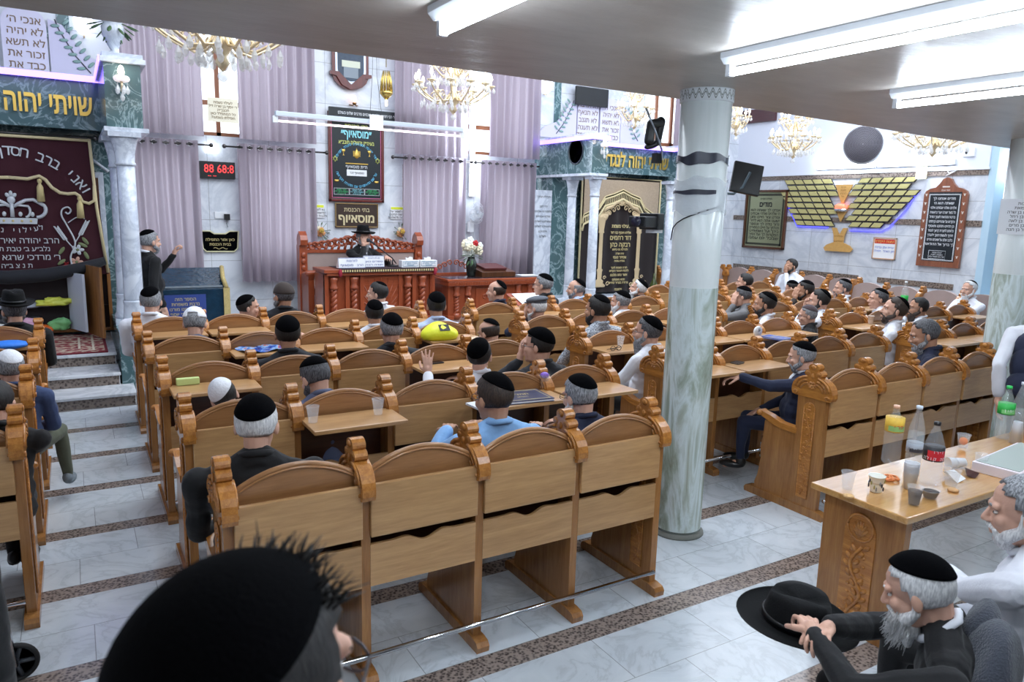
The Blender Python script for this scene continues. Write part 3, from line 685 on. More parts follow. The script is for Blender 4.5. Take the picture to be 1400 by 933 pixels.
# lower corner
hA, hB = atZ(1112, 868, .80), atZ(1135, 856, .81)
om = PP(1247, 758, 1.16, 'old man with a long white beard and large black skullcap holding his hat', yaw=.50, hyaw=-.12, hpitch=.34, top='black', jacket='open', hair='white', beard=('full', 'white'), capang=62, capdir=(0, -.38, 1), vs=.0055, lean=.42, slim=1.14,
   aL=(tuple(hA)+(1,), (-.9, .35, .05), (0, 0, -1), .8, (1, -.5, -.3)), aR=(tuple(hB)+(1,), (-.95, .2, .1), (0, -.2, -1), .8, (1, -.4, -.4)), legsp=((.15, .56, .54), (.15, .56, .1)))
om['strands'] = True; OM = om
SM = PP(1405, 652, 1.16, 'grey haired man in a white shirt seen in profile beside the old man', yaw=.20, hyaw=.32, hpitch=.12, top='white', hair='grey', beard=('short', 'white'), capang=42, vs=.0065, lean=.08, aL=(tuple(atZ(1285, 782, .70))+(1,), (-.6, .7, 0), (0, 0, -1), .6, (1, -.3, -.3)), aR='lap', legs='black', capdir=(.1, -.9, 1))
fm = PP(322, 780, .68, 'large head of a standing man in a big black skullcap, cut off below', yaw=-.9, hyaw=-.08, hpitch=.05, top='black', jacket='closed', hair='black', capang=64, capdir=(-.0, -.50, 1), stand=True, aL='side', aR='side', vs=.008, glasses=True)
fm['tufts'] = True
finish_people()
# ------------------------------------------------------------------ setting
WX, WY = 13.0, 12.0            # side wall with the plaques, front wall with the curtains
SLAB = 2.86                    # underside of the gallery
WMARB = marble('wall_marble', (230, 234, 241), (204, 210, 220), .9, .25, .35, grid=[(0, .9), (2, .62)])
WMARBY = marble('side_wall_marble', (226, 230, 237), (198, 204, 214), .9, .25, .35, grid=[(1, .9), (2, .62)])
WPAINT = mat('wall_paint', (226, 230, 242), .6, bump=.05)
GRAN = granite('granite_brown', (36, 31, 31), (88, 77, 72), (138, 124, 114), 34)
GREEN = marble('green_marble', (80, 108, 112), (164, 188, 192), 3.2, .12, .35, width=.22)
WHITEM = marble('white_marble', (222, 228, 238), (186, 194, 208), 2.2, .2, .3)
GOLD = mat('gold_letter', (226, 188, 96), .3, .75)
GOLDY = mat('gold_thread', (214, 196, 140), .55, .3)
WOOD = wood('oak_panel', (197, 154, 105), (162, 120, 76), .3, 'X', 1.)
WOODZ = wood('oak_post', (172, 120, 68), (130, 84, 42), .26, 'Z', 1.)
WOODC = wood('oak_carved', (196, 132, 62), (138, 82, 34), .24, 'Y', 2.)
WOODD = wood('walnut_frame', (96, 58, 34), (58, 34, 20), .3, 'Z')
REDW = wood('red_wood', (172, 86, 52), (134, 60, 34), .28, 'Z')
REDWX = wood('red_wood_board', (172, 86, 52), (134, 60, 34), .28, 'X')
CHROME = mat('chrome', (220, 222, 228), .12, 1.)
BLACKP = mat('black_plastic', (18, 19, 22), .4)
WHITEP = mat('white_plastic', (234, 236, 240), .4)
PAPER = mat('paper_white', (240, 241, 244), .7)
INK = mat('ink_black', (24, 24, 30), .6)
def floor_mat():
    g = NG('floor_marble'); ge = g.n('ShaderNodeNewGeometry'); sx = g.n('ShaderNodeSeparateXYZ'); g.l(ge.outputs['Position'], sx.inputs[0])
    P = .82; v = g.math('MULTIPLY', g.math('FRACT', g.math('DIVIDE', g.math('ADD', sx.outputs[1], 100*P-2.65+.0), P)), P)
    stripe = g.math('LESS_THAN', v, .14)
    row = g.math('GREATER_THAN', v, .48)
    k = g.math('FLOOR', g.math('DIVIDE', g.math('ADD', sx.outputs[1], 100*P-2.65), P))
    xo = g.math('ADD', g.math('ADD', sx.outputs[0], 60.12), g.math('ADD', g.math('MULTIPLY', row, .31), g.math('MULTIPLY', g.math('FRACT', g.math('MULTIPLY', k, .37)), .15)))
    jx = g.math('LESS_THAN', g.math('PINGPONG', xo, .31), .0022)
    e1 = g.math('LESS_THAN', g.math('ABSOLUTE', g.math('SUBTRACT', v, .48)), .002)
    e2 = g.math('LESS_THAN', g.math('ABSOLUTE', g.math('SUBTRACT', v, .14)), .002)
    joint = g.math('MAXIMUM', g.math('MULTIPLY', jx, g.math('SUBTRACT', 1., stripe)), g.math('MAXIMUM', e1, e2))
    # tile id tint
    tid = g.math('ADD', g.math('FLOOR', g.math('DIVIDE', xo, .62)), g.math('ADD', g.math('MULTIPLY', row, 17.), g.math('MULTIPLY', k, 5.)))
    wn = g.n('ShaderNodeTexWhiteNoise', noise_dimensions='1D'); g.l(tid, wn.inputs['W'])
    cv = g.n('ShaderNodeCombineXYZ'); g.l(wn.outputs['Value'], cv.inputs[2]); ad = g.n('ShaderNodeVectorMath', operation='MULTIPLY_ADD'); g.l(cv.outputs[0], ad.inputs[0]); ad.inputs[1].default_value = (9, 9, 9); g.l(ge.outputs['Position'], ad.inputs[2])
    n = g.n('ShaderNodeTexNoise', Scale=2.4, Detail=7., Roughness=.6, Distortion=1.8); g.l(ad.outputs[0], n.inputs['Vector'])
    a = g.math('ABSOLUTE', g.math('SUBTRACT', n.outputs['Fac'], .5))
    base = g.ramp(a, [(0., L((188, 196, 204))), (.04, L((204, 212, 220))), (.2, L((214, 221, 228)))])
    base = g.mix(g.math('MULTIPLY', wn.outputs['Value'], .18), base, L((186, 190, 190)))
    vo = g.n('ShaderNodeTexVoronoi', Scale=62.); g.l(ge.outputs['Position'], vo.inputs['Vector'])
    no = g.n('ShaderNodeTexNoise', Scale=70., Detail=3.); g.l(ge.outputs['Position'], no.inputs['Vector'])
    gr = g.ramp(g.math('MULTIPLY_ADD', no.outputs['Fac'], .6, g.math('MULTIPLY', vo.outputs['Distance'], .9)), [(.35, L((44, 38, 38))), (.6, L((100, 90, 86))), (.9, L((150, 136, 128)))])
    col = g.mix(stripe, base, gr); col = g.mix(g.math('MULTIPLY', joint, .6), col, L((96, 98, 102)))
    g.l(col, g.b.inputs['Base Color']); g.b.inputs['Roughness'].default_value = .16; g.b.inputs['Specular IOR Level'].default_value = .5
    return g.m
def struct(mb, name, mats, bevel=0., label=None):
    return tag(mb.build(name, mats, None, bevel), label, None, None, 'structure')
struct(MB().box(-4.5, WX+.2, -3.5, WY+.3, -.15, 0), 'floor', floor_mat())
# gallery slab: straight front edge, bowing forward towards the plaque wall
edge = [(-4.5, 3.76), (4.3, 3.77), (5.4, 3.83), (6.6, 3.93), (8.2, 3.99), (13.2, 4.02)]
def plaster():
    g = NG('ceiling_plaster'); tc = g.n('ShaderNodeTexCoord'); mp = g.n('ShaderNodeMapping'); mp.inputs['Scale'].default_value = (1.2, 3.2, 1.2); g.l(tc.outputs['Object'], mp.inputs[0])
    n = g.n('ShaderNodeTexNoise', Scale=1.3, Detail=6., Roughness=.6); g.l(mp.outputs[0], n.inputs[0])
    g.l(g.ramp(n.outputs['Fac'], [(.3, L((166, 158, 150))), (.7, L((190, 183, 175)))]), g.b.inputs['Base Color']); g.b.inputs['Roughness'].default_value = .33
    b = g.n('ShaderNodeBump'); b.inputs['Strength'].default_value = .35; b.inputs['Distance'].default_value = .03; g.l(n.outputs['Fac'], b.inputs['Height']); g.l(b.outputs[0], g.b.inputs['Normal']); return g.m
PLAST = plaster()
struct(MB().prism(edge+[(13.2, -3.5), (-4.5, -3.5)], 'Z', SLAB, SLAB+.35), 'ceiling', PLAST)
struct(MB().box(-4.5, WX+.2, 3.76, WY+.3, 6.4, 6.6), 'ceiling_upper', WPAINT)
struct(MB().prism([(-4.5, 3.5), (13.2, 3.5), (13.2, 3.7), (-4.5, 3.7)], 'Z', SLAB+.35, 4.2), 'trim_gallery', PLAST)
struct(MB().box(-4.7, -4.5, -3.5, WY+.3, 0, 6.6), 'wall_west', WPAINT)
struct(MB().box(-4.7, WX+.7, -3.7, -3.5, 0, SLAB+.3), 'wall_back', mat('back_paint', (150, 150, 150), .7))
# side wall with recess after y 6.67
sw = MB(); sw.box(WX, WX+.25, 6.62, WY+.3, 0, 6.6); struct(sw, 'wall_side', WMARBY)
sw = MB(); sw.box(WX+.45, WX+.65, -3.5, 6.62, 0, 6.6); sw.box(WX, WX+.5, 6.5, 6.62, 0, 6.6); sw.box(WX, WX+.5, 3.9, 4.1, 0, 6.6); struct(sw, 'wall_recess', mat('recess_paint', (186, 214, 232), .5))
tb = MB(); tb.box(WX-.02, WX, 6.62, 12, 2.91, 2.995); tb.box(WX-.02, WX, 6.62, 12, 2.06, 2.16)
for a, b in ((6.95, 8.35), (8.75, 10.1), (10.55, 11.9)): tb.box(WX-.02, WX, a, b, .97, 1.07)
tb.box(WX+.43, WX+.45, 4.1, 6.5, 1.35, 1.45)
struct(tb, 'trim_1', GRAN)
struct(MB().box(WX-.035, WX, 6.6, 12, 2.995, 3.03), 'trim_2', WPAINT)
struct(MB().box(WX-.03, WX, 6.62, 12, 3.03, 6.4), 'trim_3', WPAINT)
# front wall with window openings (x0, x1, z0, z1)
WINS = [(.75, 1.62, 1.25, 2.85), (2.30, 3.32, 1.25, 2.85), (4.92, 6.02, 1.25, 2.85), (6.55, 7.5, 1.25, 2.85), (.65, 3.35, 3.1, 5.4), (4.85, 7.55, 3.1, 5.4), (10.2, 11.9, 3.1, 5.4)]
xs = sorted({-4.5, WX+.2}|{w[0] for w in WINS}|{w[1] for w in WINS}); zs = sorted({0, 6.6}|{w[2] for w in WINS}|{w[3] for w in WINS})
fw = MB()
for i in range(len(xs)-1):
    for j in range(len(zs)-1):
        cx, cz = (xs[i]+xs[i+1])/2, (zs[j]+zs[j+1])/2
        if not any(w[0] < cx < w[1] and w[2] < cz < w[3] for w in WINS): fw.box(xs[i], xs[i+1], WY, WY+.25, zs[j], zs[j+1])
struct(fw, 'wall_front', WMARB)
FRAME = mat('window_frame_wood', (150, 96, 66), .5)
GLASS = mat('window_glass', (236, 242, 250), .05, alpha=.12)
for i, (a, b, z0, z1) in enumerate(WINS):
    m = MB(); y0, y1 = WY+.12, WY+.17
    m.box(a, a+.06, y0, y1, z0, z1); m.box(b-.06, b, y0, y1, z0, z1); m.box(a, b, y0, y1, z0, z0+.06); m.box(a, b, y0, y1, z1-.06, z1)
    n = 2 if b-a < 1.5 else 4
    for k in range(1, n): x = a+(b-a)*k/n; m.box(x-.03, x+.03, y0, y1, z0, z1)
    if z1 > 3: m.box(a, b, y0, y1, 3.55, 3.62)
    w = empty('window_%d' % (i+1), (0, 0, 0), None, None, None, 0, 'structure'); m.build('window_frame', FRAME, w)
    MB().box(a+.03, b-.03, WY+.14, WY+.15, z0+.03, z1-.03).build('window_pane', GLASS, w)
# front platform and steps
PW = marble('step_marble', (226, 228, 232), (190, 194, 200), 2.5, .2, .3)
ps = MB(); ps.box(-4.4, .46, 8.41, 8.86, 0, .105, 1); ps.box(-4.4, .47, 8.385, 8.88, .105, .135, 0)
ps.box(-4.4, .34, 8.84, 9.32, .13, .24, 1); ps.box(-4.4, .35, 8.815, 9.34, .24, .27, 0); ps.box(-4.4, .33, 9.30, 12, .27, .38, 1); ps.box(-4.4, .34, 9.275, 12, .38, .41, 0)
struct(ps, 'floor_steps', [PW, GRAN], .006)
struct(MB().box(2.75, 7.4, 9.55, 12, 0, .41), 'floor_platform', GRAN)
struct(MB().box(7.4, 10.4, 10.9, 12, 0, .58), 'floor_ark_step', WHITEM, .01)
struct(MB().box(.36, .70, 8.84, 10.9, 0, .67), 'trim_pedestal', GREEN, .008)

# ------------------------------------------------------------------ columns
def colmat():
    g = NG('column_marble'); tc = g.n('ShaderNodeTexCoord'); mp = g.n('ShaderNodeMapping'); mp.inputs['Rotation'].default_value = (0, R(28), R(25)); mp.inputs['Scale'].default_value = (3.2, 3.2, .55); g.l(tc.outputs['Object'], mp.inputs[0])
    n = g.n('ShaderNodeTexNoise', Scale=2.2, Detail=7., Roughness=.62, Distortion=1.1); g.l(mp.outputs[0], n.inputs[0])
    sx = g.n('ShaderNodeSeparateXYZ'); g.l(tc.outputs['Object'], sx.inputs[0])
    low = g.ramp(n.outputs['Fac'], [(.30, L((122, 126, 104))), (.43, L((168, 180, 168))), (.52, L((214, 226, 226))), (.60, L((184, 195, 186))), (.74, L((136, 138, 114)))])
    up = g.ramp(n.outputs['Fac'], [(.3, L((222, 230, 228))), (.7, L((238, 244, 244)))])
    foot_band = g.mix(g.math('LESS_THAN', sx.outputs[2], .045), low, L((92, 98, 92)))  # darker band just above the floor
    g.l(g.mix(g.math('GREATER_THAN', sx.outputs[2], 1.66), foot_band, up), g.b.inputs['Base Color']); g.b.inputs['Roughness'].default_value = .2
    return g.m
CM = colmat()
def greek():
    g = NG('meander_band'); tc = g.n('ShaderNodeTexCoord'); sx = g.n('ShaderNodeSeparateXYZ'); g.l(tc.outputs['Object'], sx.inputs[0])
    an = g.math('MULTIPLY', g.math('ARCTAN2', sx.outputs[1], sx.outputs[0]), .17)
    w = g.math('SINE', g.math('MULTIPLY', an, 150.)); zz = g.math('MULTIPLY', g.math('SUBTRACT', sx.outputs[2], SLAB-.035), 60.)
    d = g.math('LESS_THAN', g.math('ABSOLUTE', g.math('SUBTRACT', g.math('ABSOLUTE', g.math('SUBTRACT', zz, w)), .5)), .32)
    g.l(g.mix(d, L((196, 200, 202)), L((120, 122, 118))), g.b.inputs['Base Color']); return g.m
for nm, x, y, r, lab in (('marble_column', 3.40, 3.43, .155, 'tall round pale marble column between the two middle pew blocks'), ('marble_column', 7.45, 3.42, .20, 'round marble column with a paper notice, beside the standing men')):
    c = empty(nm, (x, y, 0), lab, None, None, 0, 'structure')
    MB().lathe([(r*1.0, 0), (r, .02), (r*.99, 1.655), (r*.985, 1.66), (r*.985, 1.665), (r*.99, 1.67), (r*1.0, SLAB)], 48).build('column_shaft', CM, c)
    MB().lathe([(r*1.01, SLAB-.075), (r*1.05, SLAB-.07), (r*1.05, SLAB-.01), (r*1.06, SLAB), ], 48).build('column_collar', greek(), c) if nm == 'marble_column' and r < .19 else None
    MB().lathe([(r*1.14, 0.001), (r*1.12, .012), (r*1.0, .03)], 48).build('column_foot', mat('grimy_mortar', (120, 122, 116), .9, bump=.4, bscale=40), c)
# small cracks, tape bands, plastic wrap on the first column
RX, RY = 3.40, 3.43
def band(z0, z1, r, col_, wav=.0, a0=0, a1=2*PI, n=48):
    m = MB(); vs = []; k = n+1
    for zi, z in ((0, z0), (1, z1)):
        for j in range(k):
            a = a0+(a1-a0)*j/n; w = wav*(math.sin(3*a+zi*2.1)+.5*math.sin(7*a+zi)); vs.append((RX+math.cos(a)*(r+abs(w)*.15), RY+math.sin(a)*(r+abs(w)*.15), z+w))
    m.add(vs, [(j, j+1, k+j+1, k+j) for j in range(n)], 0, True); return m
fc = math.atan2(-1, -1)
TAPE = mat('dark_tape', (38, 40, 54), .35); PLW = mat('plastic_wrap', (226, 232, 238), .12, alpha=.45, bump=.8, bscale=30)
o = band(2.42, 2.475, .159, TAPE, .012).build('strap_band', TAPE); tag(o, 'dark cable strap wound round the marble column under its capital', 'strap')
o = band(2.12, 2.33, .164, PLW, .014).build('plastic_wrap', PLW); tag(o, 'crumpled clear plastic wrap round the upper marble column', 'wrap')
o = band(2.235, 2.26, .167, TAPE, .004, fc-1.9, fc+.6).build('tape_band', TAPE); tag(o, 'thin dark tape band pressed over the plastic wrap', 'tape')
o = MB().tube([(RX+.162*math.cos(fc-1.5+i*.3), RY+.162*math.sin(fc-1.5+i*.3), 1.95+.22*math.sqrt(i/8)) for i in range(9)], .004, 6).build('black_cable', BLACKP); tag(o, 'thin black cable drooping across the marble column', 'cable')

# ------------------------------------------------------------------ fluorescent fixtures under the gallery
TUBE = mat('tube_glow', (235, 244, 255), .4, emit=(226, 240, 255), es=55.)
FIXW = mat('fixture_white', (236, 240, 244), .4)
def fixture(x, y0, y1, label, z=SLAB, tubes=1):
    t = empty('ceiling_tube_light', (x, (y0+y1)/2, z), label, 'ceiling light', 'tube lights under the gallery'); h = (y1-y0)/2
    MB().prism([(-.055, 0), (-.055, -.025), (-.03, -.05), (.03, -.05), (.055, -.025), (.055, 0)], 'Y', -h, h).build('housing', FIXW, t)
    for s in (-1, 1): MB().box(-.018, .018, s*h-(.03 if s > 0 else 0), s*h+(0 if s > 0 else .03), -.105, -.045).build('lamp_holder', WHITEP, t, .004)
    m = MB().tube([(0, -h+.03, -.085), (0, h-.03, -.085)], .018, 12).build('glowing_tube', TUBE, t); return t
fixture(1.27, .2, 2.72, 'glowing fluorescent tube fixture nearest the curtain side, over the aisle')
fixture(2.72, -.6, 2.62, 'glowing fluorescent tube fixture between the other two, running to the column')
fixture(4.2, .3, 2.72, 'glowing fluorescent tube fixture over the refreshment table')
fixture(6.3, .3, 2.72, 'glowing tube fixture beyond the refreshment table')
def area(name, loc, rot, sx, sy, e, col=(.86, .93, 1.)):
    l = bpy.data.lights.new(name, 'AREA'); l.shape = 'RECTANGLE'; l.size = sx; l.size_y = sy; l.energy = e; l.color = col
    o = bpy.data.objects.new(name, l); COL.objects.link(o); o.location = loc; o.rotation_euler = rot; return o
# ------------------------------------------------------------------ pews
PIT_ = .56
def arc(cx, cy, r, a0, a1, n=8): return [(cx+r*math.cos(R(a0+(a1-a0)*i/n)), cy+r*math.sin(R(a0+(a1-a0)*i/n))) for i in range(n+1)]
def crown_half():
    """outline of the carved finial from its top centre outward and down (dy, z)"""
    return [(d*1.12, z) for d, z in ([(0, 1.108), (.014, 1.105), (.026, 1.095), (.031, 1.082), (.030, 1.070), (.025, 1.060), (.034, 1.060), (.046, 1.052), (.052, 1.040), (.050, 1.026), (.042, 1.016),
            (.060, 1.010), (.082, .996), (.102, .975), (.116, .948), (.122, .918), (.122, .888), (.116, .868), (.098, .862)])]
YC = .125
def divider_mesh(kind):
    m = MB(); t = .021
    cr = crown_half(); poly = [(YC+d, z) for d, z in cr]+[(YC-d, z) for d, z in cr[::-1][:-1]]
    q0 = len(m.v); m.prism(poly, 'X', -.030, .030, 1)
    for d, z, r in ((0, 1.084, .024), (-.036, 1.038, .019), (.036, 1.038, .019)): m.lathe([(0, -.031), (r*.8, -.031), (r, -.024), (r, .024), (r*.8, .031), (0, .031)], 14, 1, M=Matrix.Translation((0, YC+d, z)) @ Matrix.Rotation(PI/2, 4, 'Y'))
    q1 = len(m.v)
    # post, lower side board, armrest, foot
    m.prism([(.008, .045), (.24, .045), (.235, .60), (.238, .87), (.008, .87)], 'X', -t, t, 0)
    fr = [(.24, .045), (.555, .045), (.560, .10), (.535, .17), (.520, .30), (.530, .40), (.515, .46), (.510, .60), (.24, .60)]
    m.prism(fr, 'X', -t*.9, t*.9, 0)
    m.prism([(.225, .575), (.36, .575), (.46, .60), (.545, .632), (.56, .655), (.545, .668), (.46, .652), (.36, .622), (.225, .615)], 'X', -.030, .030, 1)
    m.cap((-.030, .556, .650), (.030, .556, .650), .024, .024, 12, 1)
    m.prism([(-.055, 0), (-.06, .03), (-.045, .05), (0, .058), (.60, .058), (.63, .05), (.645, .03), (.64, 0)], 'X', -.033, .033, 0)
    me0 = m
    c = 2; q2 = len(m.v)
    for s in (-1, 1):   # carving on both cheeks of the finial
        X = s*.033
        for q in (-1, 1):
            for k, rr in enumerate((.060, .080, .100)):
                m.tube([(X, YC+q*(.016+rr*math.sin(R(a))), .905+k*.004+(rr)*math.cos(R(a))) for a in range(12, 96, 14)], [.0095-.0007*i for i in range(6)], 6, 1)
            m.tube([(X, YC+q*(.105+.012*math.cos(a)), .885+.012*math.sin(a)) for a in [i*.8 for i in range(7)]], .006, 5, 1)
        for a in range(0, 360, 60): m.ell((X, YC+.020*math.cos(R(a)), .952+.020*math.sin(R(a))), (.007, .011, .011), 8, 6, 1)
        m.ell((X, YC, .952), (.012, .010, .010), 8, 6, 1); m.ell((X, YC, 1.083), (.006, .016, .016), 8, 6, 1); m.ell((X, YC, 1.02), (.007, .012, .020), 8, 6, 1)
        q3 = len(m.v); m.v[q2:q3] = [(x, YC+(y-YC)*1.22, z) for x, y, z in m.v[q2:q3]]
        if kind == 'end':
            x0, x1 = (X*.66, X*.66+s*.004)
            fl = [(.085, .12), (.175, .12), (.175, .78)]+arc(.13, .78, .045, 0, 180, 8)+[(.085, .78)]
            m.prism(fl, 'X', min(x0, x1)-.0005, max(x0, x1), 3)
            XX = s*.026; m.tube([(XX, a, b) for a, b in fl]+[(XX, fl[0][0], fl[0][1])], .004, 5, 1)
            m.tube([(XX, .13+.024*math.sin(z*19), z) for z in [.14+.02*i for i in range(33)]], .0055, 6, 1)
            rr_ = random.Random(5)
            for i in range(26):
                z = .15+.0245*i; q = (-1 if i % 2 else 1); y = .13+.022*math.sin(z*19)+q*.016
                m.ell((XX, y, z), (.006, .011, .0075), 7, 5, 1, rot=Matrix.Rotation(q*.8, 3, 'X')); m.ell((XX, .13-q*.018, z+.01), (.005, .007, .005), 6, 5, 1)
            for k in range(3): m.ell((XX, .13, .77+.022*k), (.006, .016-.003*k, .010), 7, 5, 1)
        q2 = len(m.v)
    m.v[q0:q1] = [(x, YC+(y-YC)*1.22, z) for x, y, z in m.v[q0:q1]]
    return m.mesh('divider_'+kind, [WOODZ, WOODC, WOODC, WOODC], 0)
WOODA = wood('oak_arch', (168, 120, 76), (130, 88, 52), .28, 'X')
def board_arch():
    h = PIT_/2-.019; n = 20; m = MB()
    top = [(-h+2*h*i/n, .955+.095*math.sin(PI*i/n)**.75) for i in range(n+1)]
    m.prism([(-h, .90)]+top+[(h, .90)], 'Y', .045, .066)
    m.tube([(x, .0445, z-.012) for x, z in top], .006, 6); m.tube([(x, .055, z) for x, z in top], .0125, 8)
    return m.mesh('backrest', WOODA)
def board_inner():
    h = PIT_/2-.019; m = MB(); m.box(-h, h, .135, .155, .40, .93); m.box(-h, h, .05, .15, .895, .91); return m.mesh('inner_back', WOODSHADE, .003)
def board_bin():
    h = PIT_/2-.020; m = MB(); top = []
    for i in range(41):
        x = -h+2*h*i/40; u = abs(x)/.085; d = .026*(.5+.5*math.cos(PI*min(u, 1)))+.006*math.exp(-((abs(x)-.10)/.03)**2)*-1
        top.append((x, .648-d))
    m.prism([(-h, .452)]+top+[(h, .452)], 'Y', .006, .024); m.box(-h, h, .024, .15, .452, .466); return m.mesh('book_bin', WOOD, .002)
def desk(up):
    h = PIT_/2-.018; m = MB()
    if up: m.box(-h, h, -.012, .010, .688, .932)
    else: m.box(-h-.0, h+.008, -.285, .012, .905, .929)
    return m.mesh('folded_desk' if up else 'open_desk', WOOD, .006)
def seatboard():
    h = PIT_/2-.022; m = MB(); m.box(-h, h, .16, .52, .425, .45); return m.mesh('seat', WOOD, .008)
WOODSHADE = wood('oak_inner_shade', (84, 48, 30), (58, 32, 20), .4, 'X')  # oak darkened in its colour to stand for shade inside the pews
def strong(me, bevel):
    bm = bmesh.new(); bm.from_mesh(me); ed = [e for e in bm.edges if len(e.link_faces) == 2 and e.calc_face_angle(0) > R(60)]
    return me
PM = dict(inner=divider_mesh('inner'), end=divider_mesh('end'), arch=board_arch(), back=board_inner(), bin=board_bin(), up=desk(True), down=desk(False), seat=seatboard())
def pew(x0, yb, desks, label, group, n=None):
    n = len(desks)
    t = empty('pew', (x0, yb, 0), label, 'pew', group)
    for i in range(n+1): link('divider', PM['end' if i in (0, n) else 'inner'], t, (i*PIT_, 0, 0))
    for i, d in enumerate(desks):
        x = (i+.5)*PIT_
        link('backrest', PM['arch'], t, (x, 0, 0)); link('inner_back', PM['back'], t, (x, 0, 0)); link('book_bin', PM['bin'], t, (x, 0, 0)); link('seat', PM['seat'], t, (x, 0, 0))
        if d in 'UD': link('desk', PM['up' if d == 'U' else 'down'], t, (x, 0, 0))
    MB().tube([(.02, -.022, .135), (n*PIT_-.02, -.022, .135)], .013, 12).build('foot_rail', CHROME, t)
    return t
ordn = ['first', 'second', 'third', 'fourth', 'fifth', 'sixth']
G = 'oak pews of the %s block'
M0, R0, S0, L0 = .45, 3.87, 7.38, -.30-3*PIT_
YM = [2.87, 4.0, 5.1, 6.2, 7.32]
YR = [3.1, 4.12, 5.15, 6.2, 7.3]
for y, d, i in zip(YM, ['UUUU', 'UDUDD', 'DUUDU', 'UDDUD', 'DDUDD'], range(5)):
    pew(M0, y, d, ['four-seat oak pew at the back of the block below the speaker, all desks folded', 'second oak pew from the back below the speaker, clear cups on its open desk', 'third oak pew from the back below the speaker, green block on a desk', 'fourth oak pew from the back below the speaker, yellow bag on a desk', 'front oak pew facing the speaker table'][i], G % 'middle')
for y, d, i in zip(YR, ['UUUU', 'DDUUU', 'DDDDD', 'UDUDU', 'UDUUU'], range(5)):
    pew(R0+(PIT_ if i == 0 else 0), y, d, ['oak pew beside the round column and the refreshment table, end panel with carved vines', 'oak pew behind the round column with a mobile phone on its open desk', 'oak pew past the column with an open blue book on its desk', 'fourth oak pew from the refreshment table, beyond the column', 'frontmost oak pew before the second ark, past the column'][i], G % 'far')
for y, d, i in zip(YR[1:]+[8.42], ['DDUUD', 'DUDUD', 'UDUDU', 'UDUDU', 'UUUUU'], range(5)):
    pew(S0-(.13 if i == 0 else 0), y, d, ['oak pew of the side block just in front of the standing men', 'second oak pew of the side block under the wooden prayer board', 'third oak pew of the side block under the gold plaque tree', 'fourth oak pew of the side block under the gold plaque tree', 'front oak pew of the side block near the wall benches'][i], G % 'side')
for y, d, i in zip([4.1, 5.13, 6.15, 7.2], ['UUU', 'UUU', 'UUD', 'UUD'], range(4)):
    pew(L0, y, d, ['oak pew across the aisle nearest the walker wheel', 'second oak pew across the aisle, before the man with both hands at his face', 'third oak pew across the aisle with a blue bag on its desk', 'front oak pew across the aisle, before the open cabinet'][i], G % 'aisle')
# upholstered benches along the plaque wall and the front wall
SUEDE = mat('suede_taupe', (168, 148, 142), .9, sheen=.4, bump=.3, bscale=90, var=.12)
def padded(n, label, loc, rz):
    t = empty('wall_bench', loc, label, 'bench', 'padded wall benches', rz)
    for i in range(n+1): link('divider', PM['inner'], t, (i*.62, 0, 0))
    h = .29; k = 16
    m = MB(); top = [(-h+2*h*i/k, .95+.12*math.sin(PI*i/k)**.6) for i in range(k+1)]; m.prism([(-h, .47)]+top+[(h, .47)], 'Y', .10, .165); me = m.mesh('padded_back', SUEDE, .02)
    s = MB().box(-h, h, .15, .54, .40, .47).mesh('seat_cushion', SUEDE, .02)
    w = MB(); w.box(-h, h, .07, .10, .40, 1.0); w.box(-h, h, .15, .52, .36, .40); wm = w.mesh('bench_frame', WOOD, .004)
    for i in range(n):
        x = (i+.5)*.62
        for nm, me_ in (('padded_back', me), ('seat_cushion', s), ('bench_frame', wm)): link(nm, me_, t, (x, 0, 0))
    return t
padded(5, 'taupe padded wall bench under the framed silver prayer plaque', (12.28, 8.15, 0), PI/2).location
padded(4, 'taupe padded wall bench under the carved wooden prayer board', (11.78, 5.45, 0), PI/2)
padded(3, 'taupe padded bench against the front wall by the wall fan', (12.05, 11.45, 0), PI)
# ------------------------------------------------------------------ curtains, windows, front wall
def curtmat():
    g = NG('curtain_mauve'); nt = g.nt; out = nt.nodes['Material Output']
    tc = g.n('ShaderNodeTexCoord'); n = g.n('ShaderNodeTexNoise', Scale=160., Detail=2.); g.l(tc.outputs['Object'], n.inputs[0])
    g.l(g.ramp(n.outputs['Fac'], [(.3, L((134, 122, 132))), (.7, L((156, 144, 154)))]), g.b.inputs['Base Color']); g.b.inputs['Roughness'].default_value = .8; g.b.inputs['Sheen Weight'].default_value = .2
    tr = g.n('ShaderNodeBsdfTranslucent'); tr.inputs['Color'].default_value = L((210, 197, 208)); mx = g.n('ShaderNodeMixShader'); mx.inputs[0].default_value = .5
    g.l(g.b.outputs[0], mx.inputs[1]); g.l(tr.outputs[0], mx.inputs[2]); g.l(mx.outputs[0], out.inputs['Surface']); return g.m
CURT = curtmat()
GROM = mat('grommet_silver', (196, 192, 196), .25, .9)
RODM = mat('rod_pewter', (88, 84, 84), .3, .9)
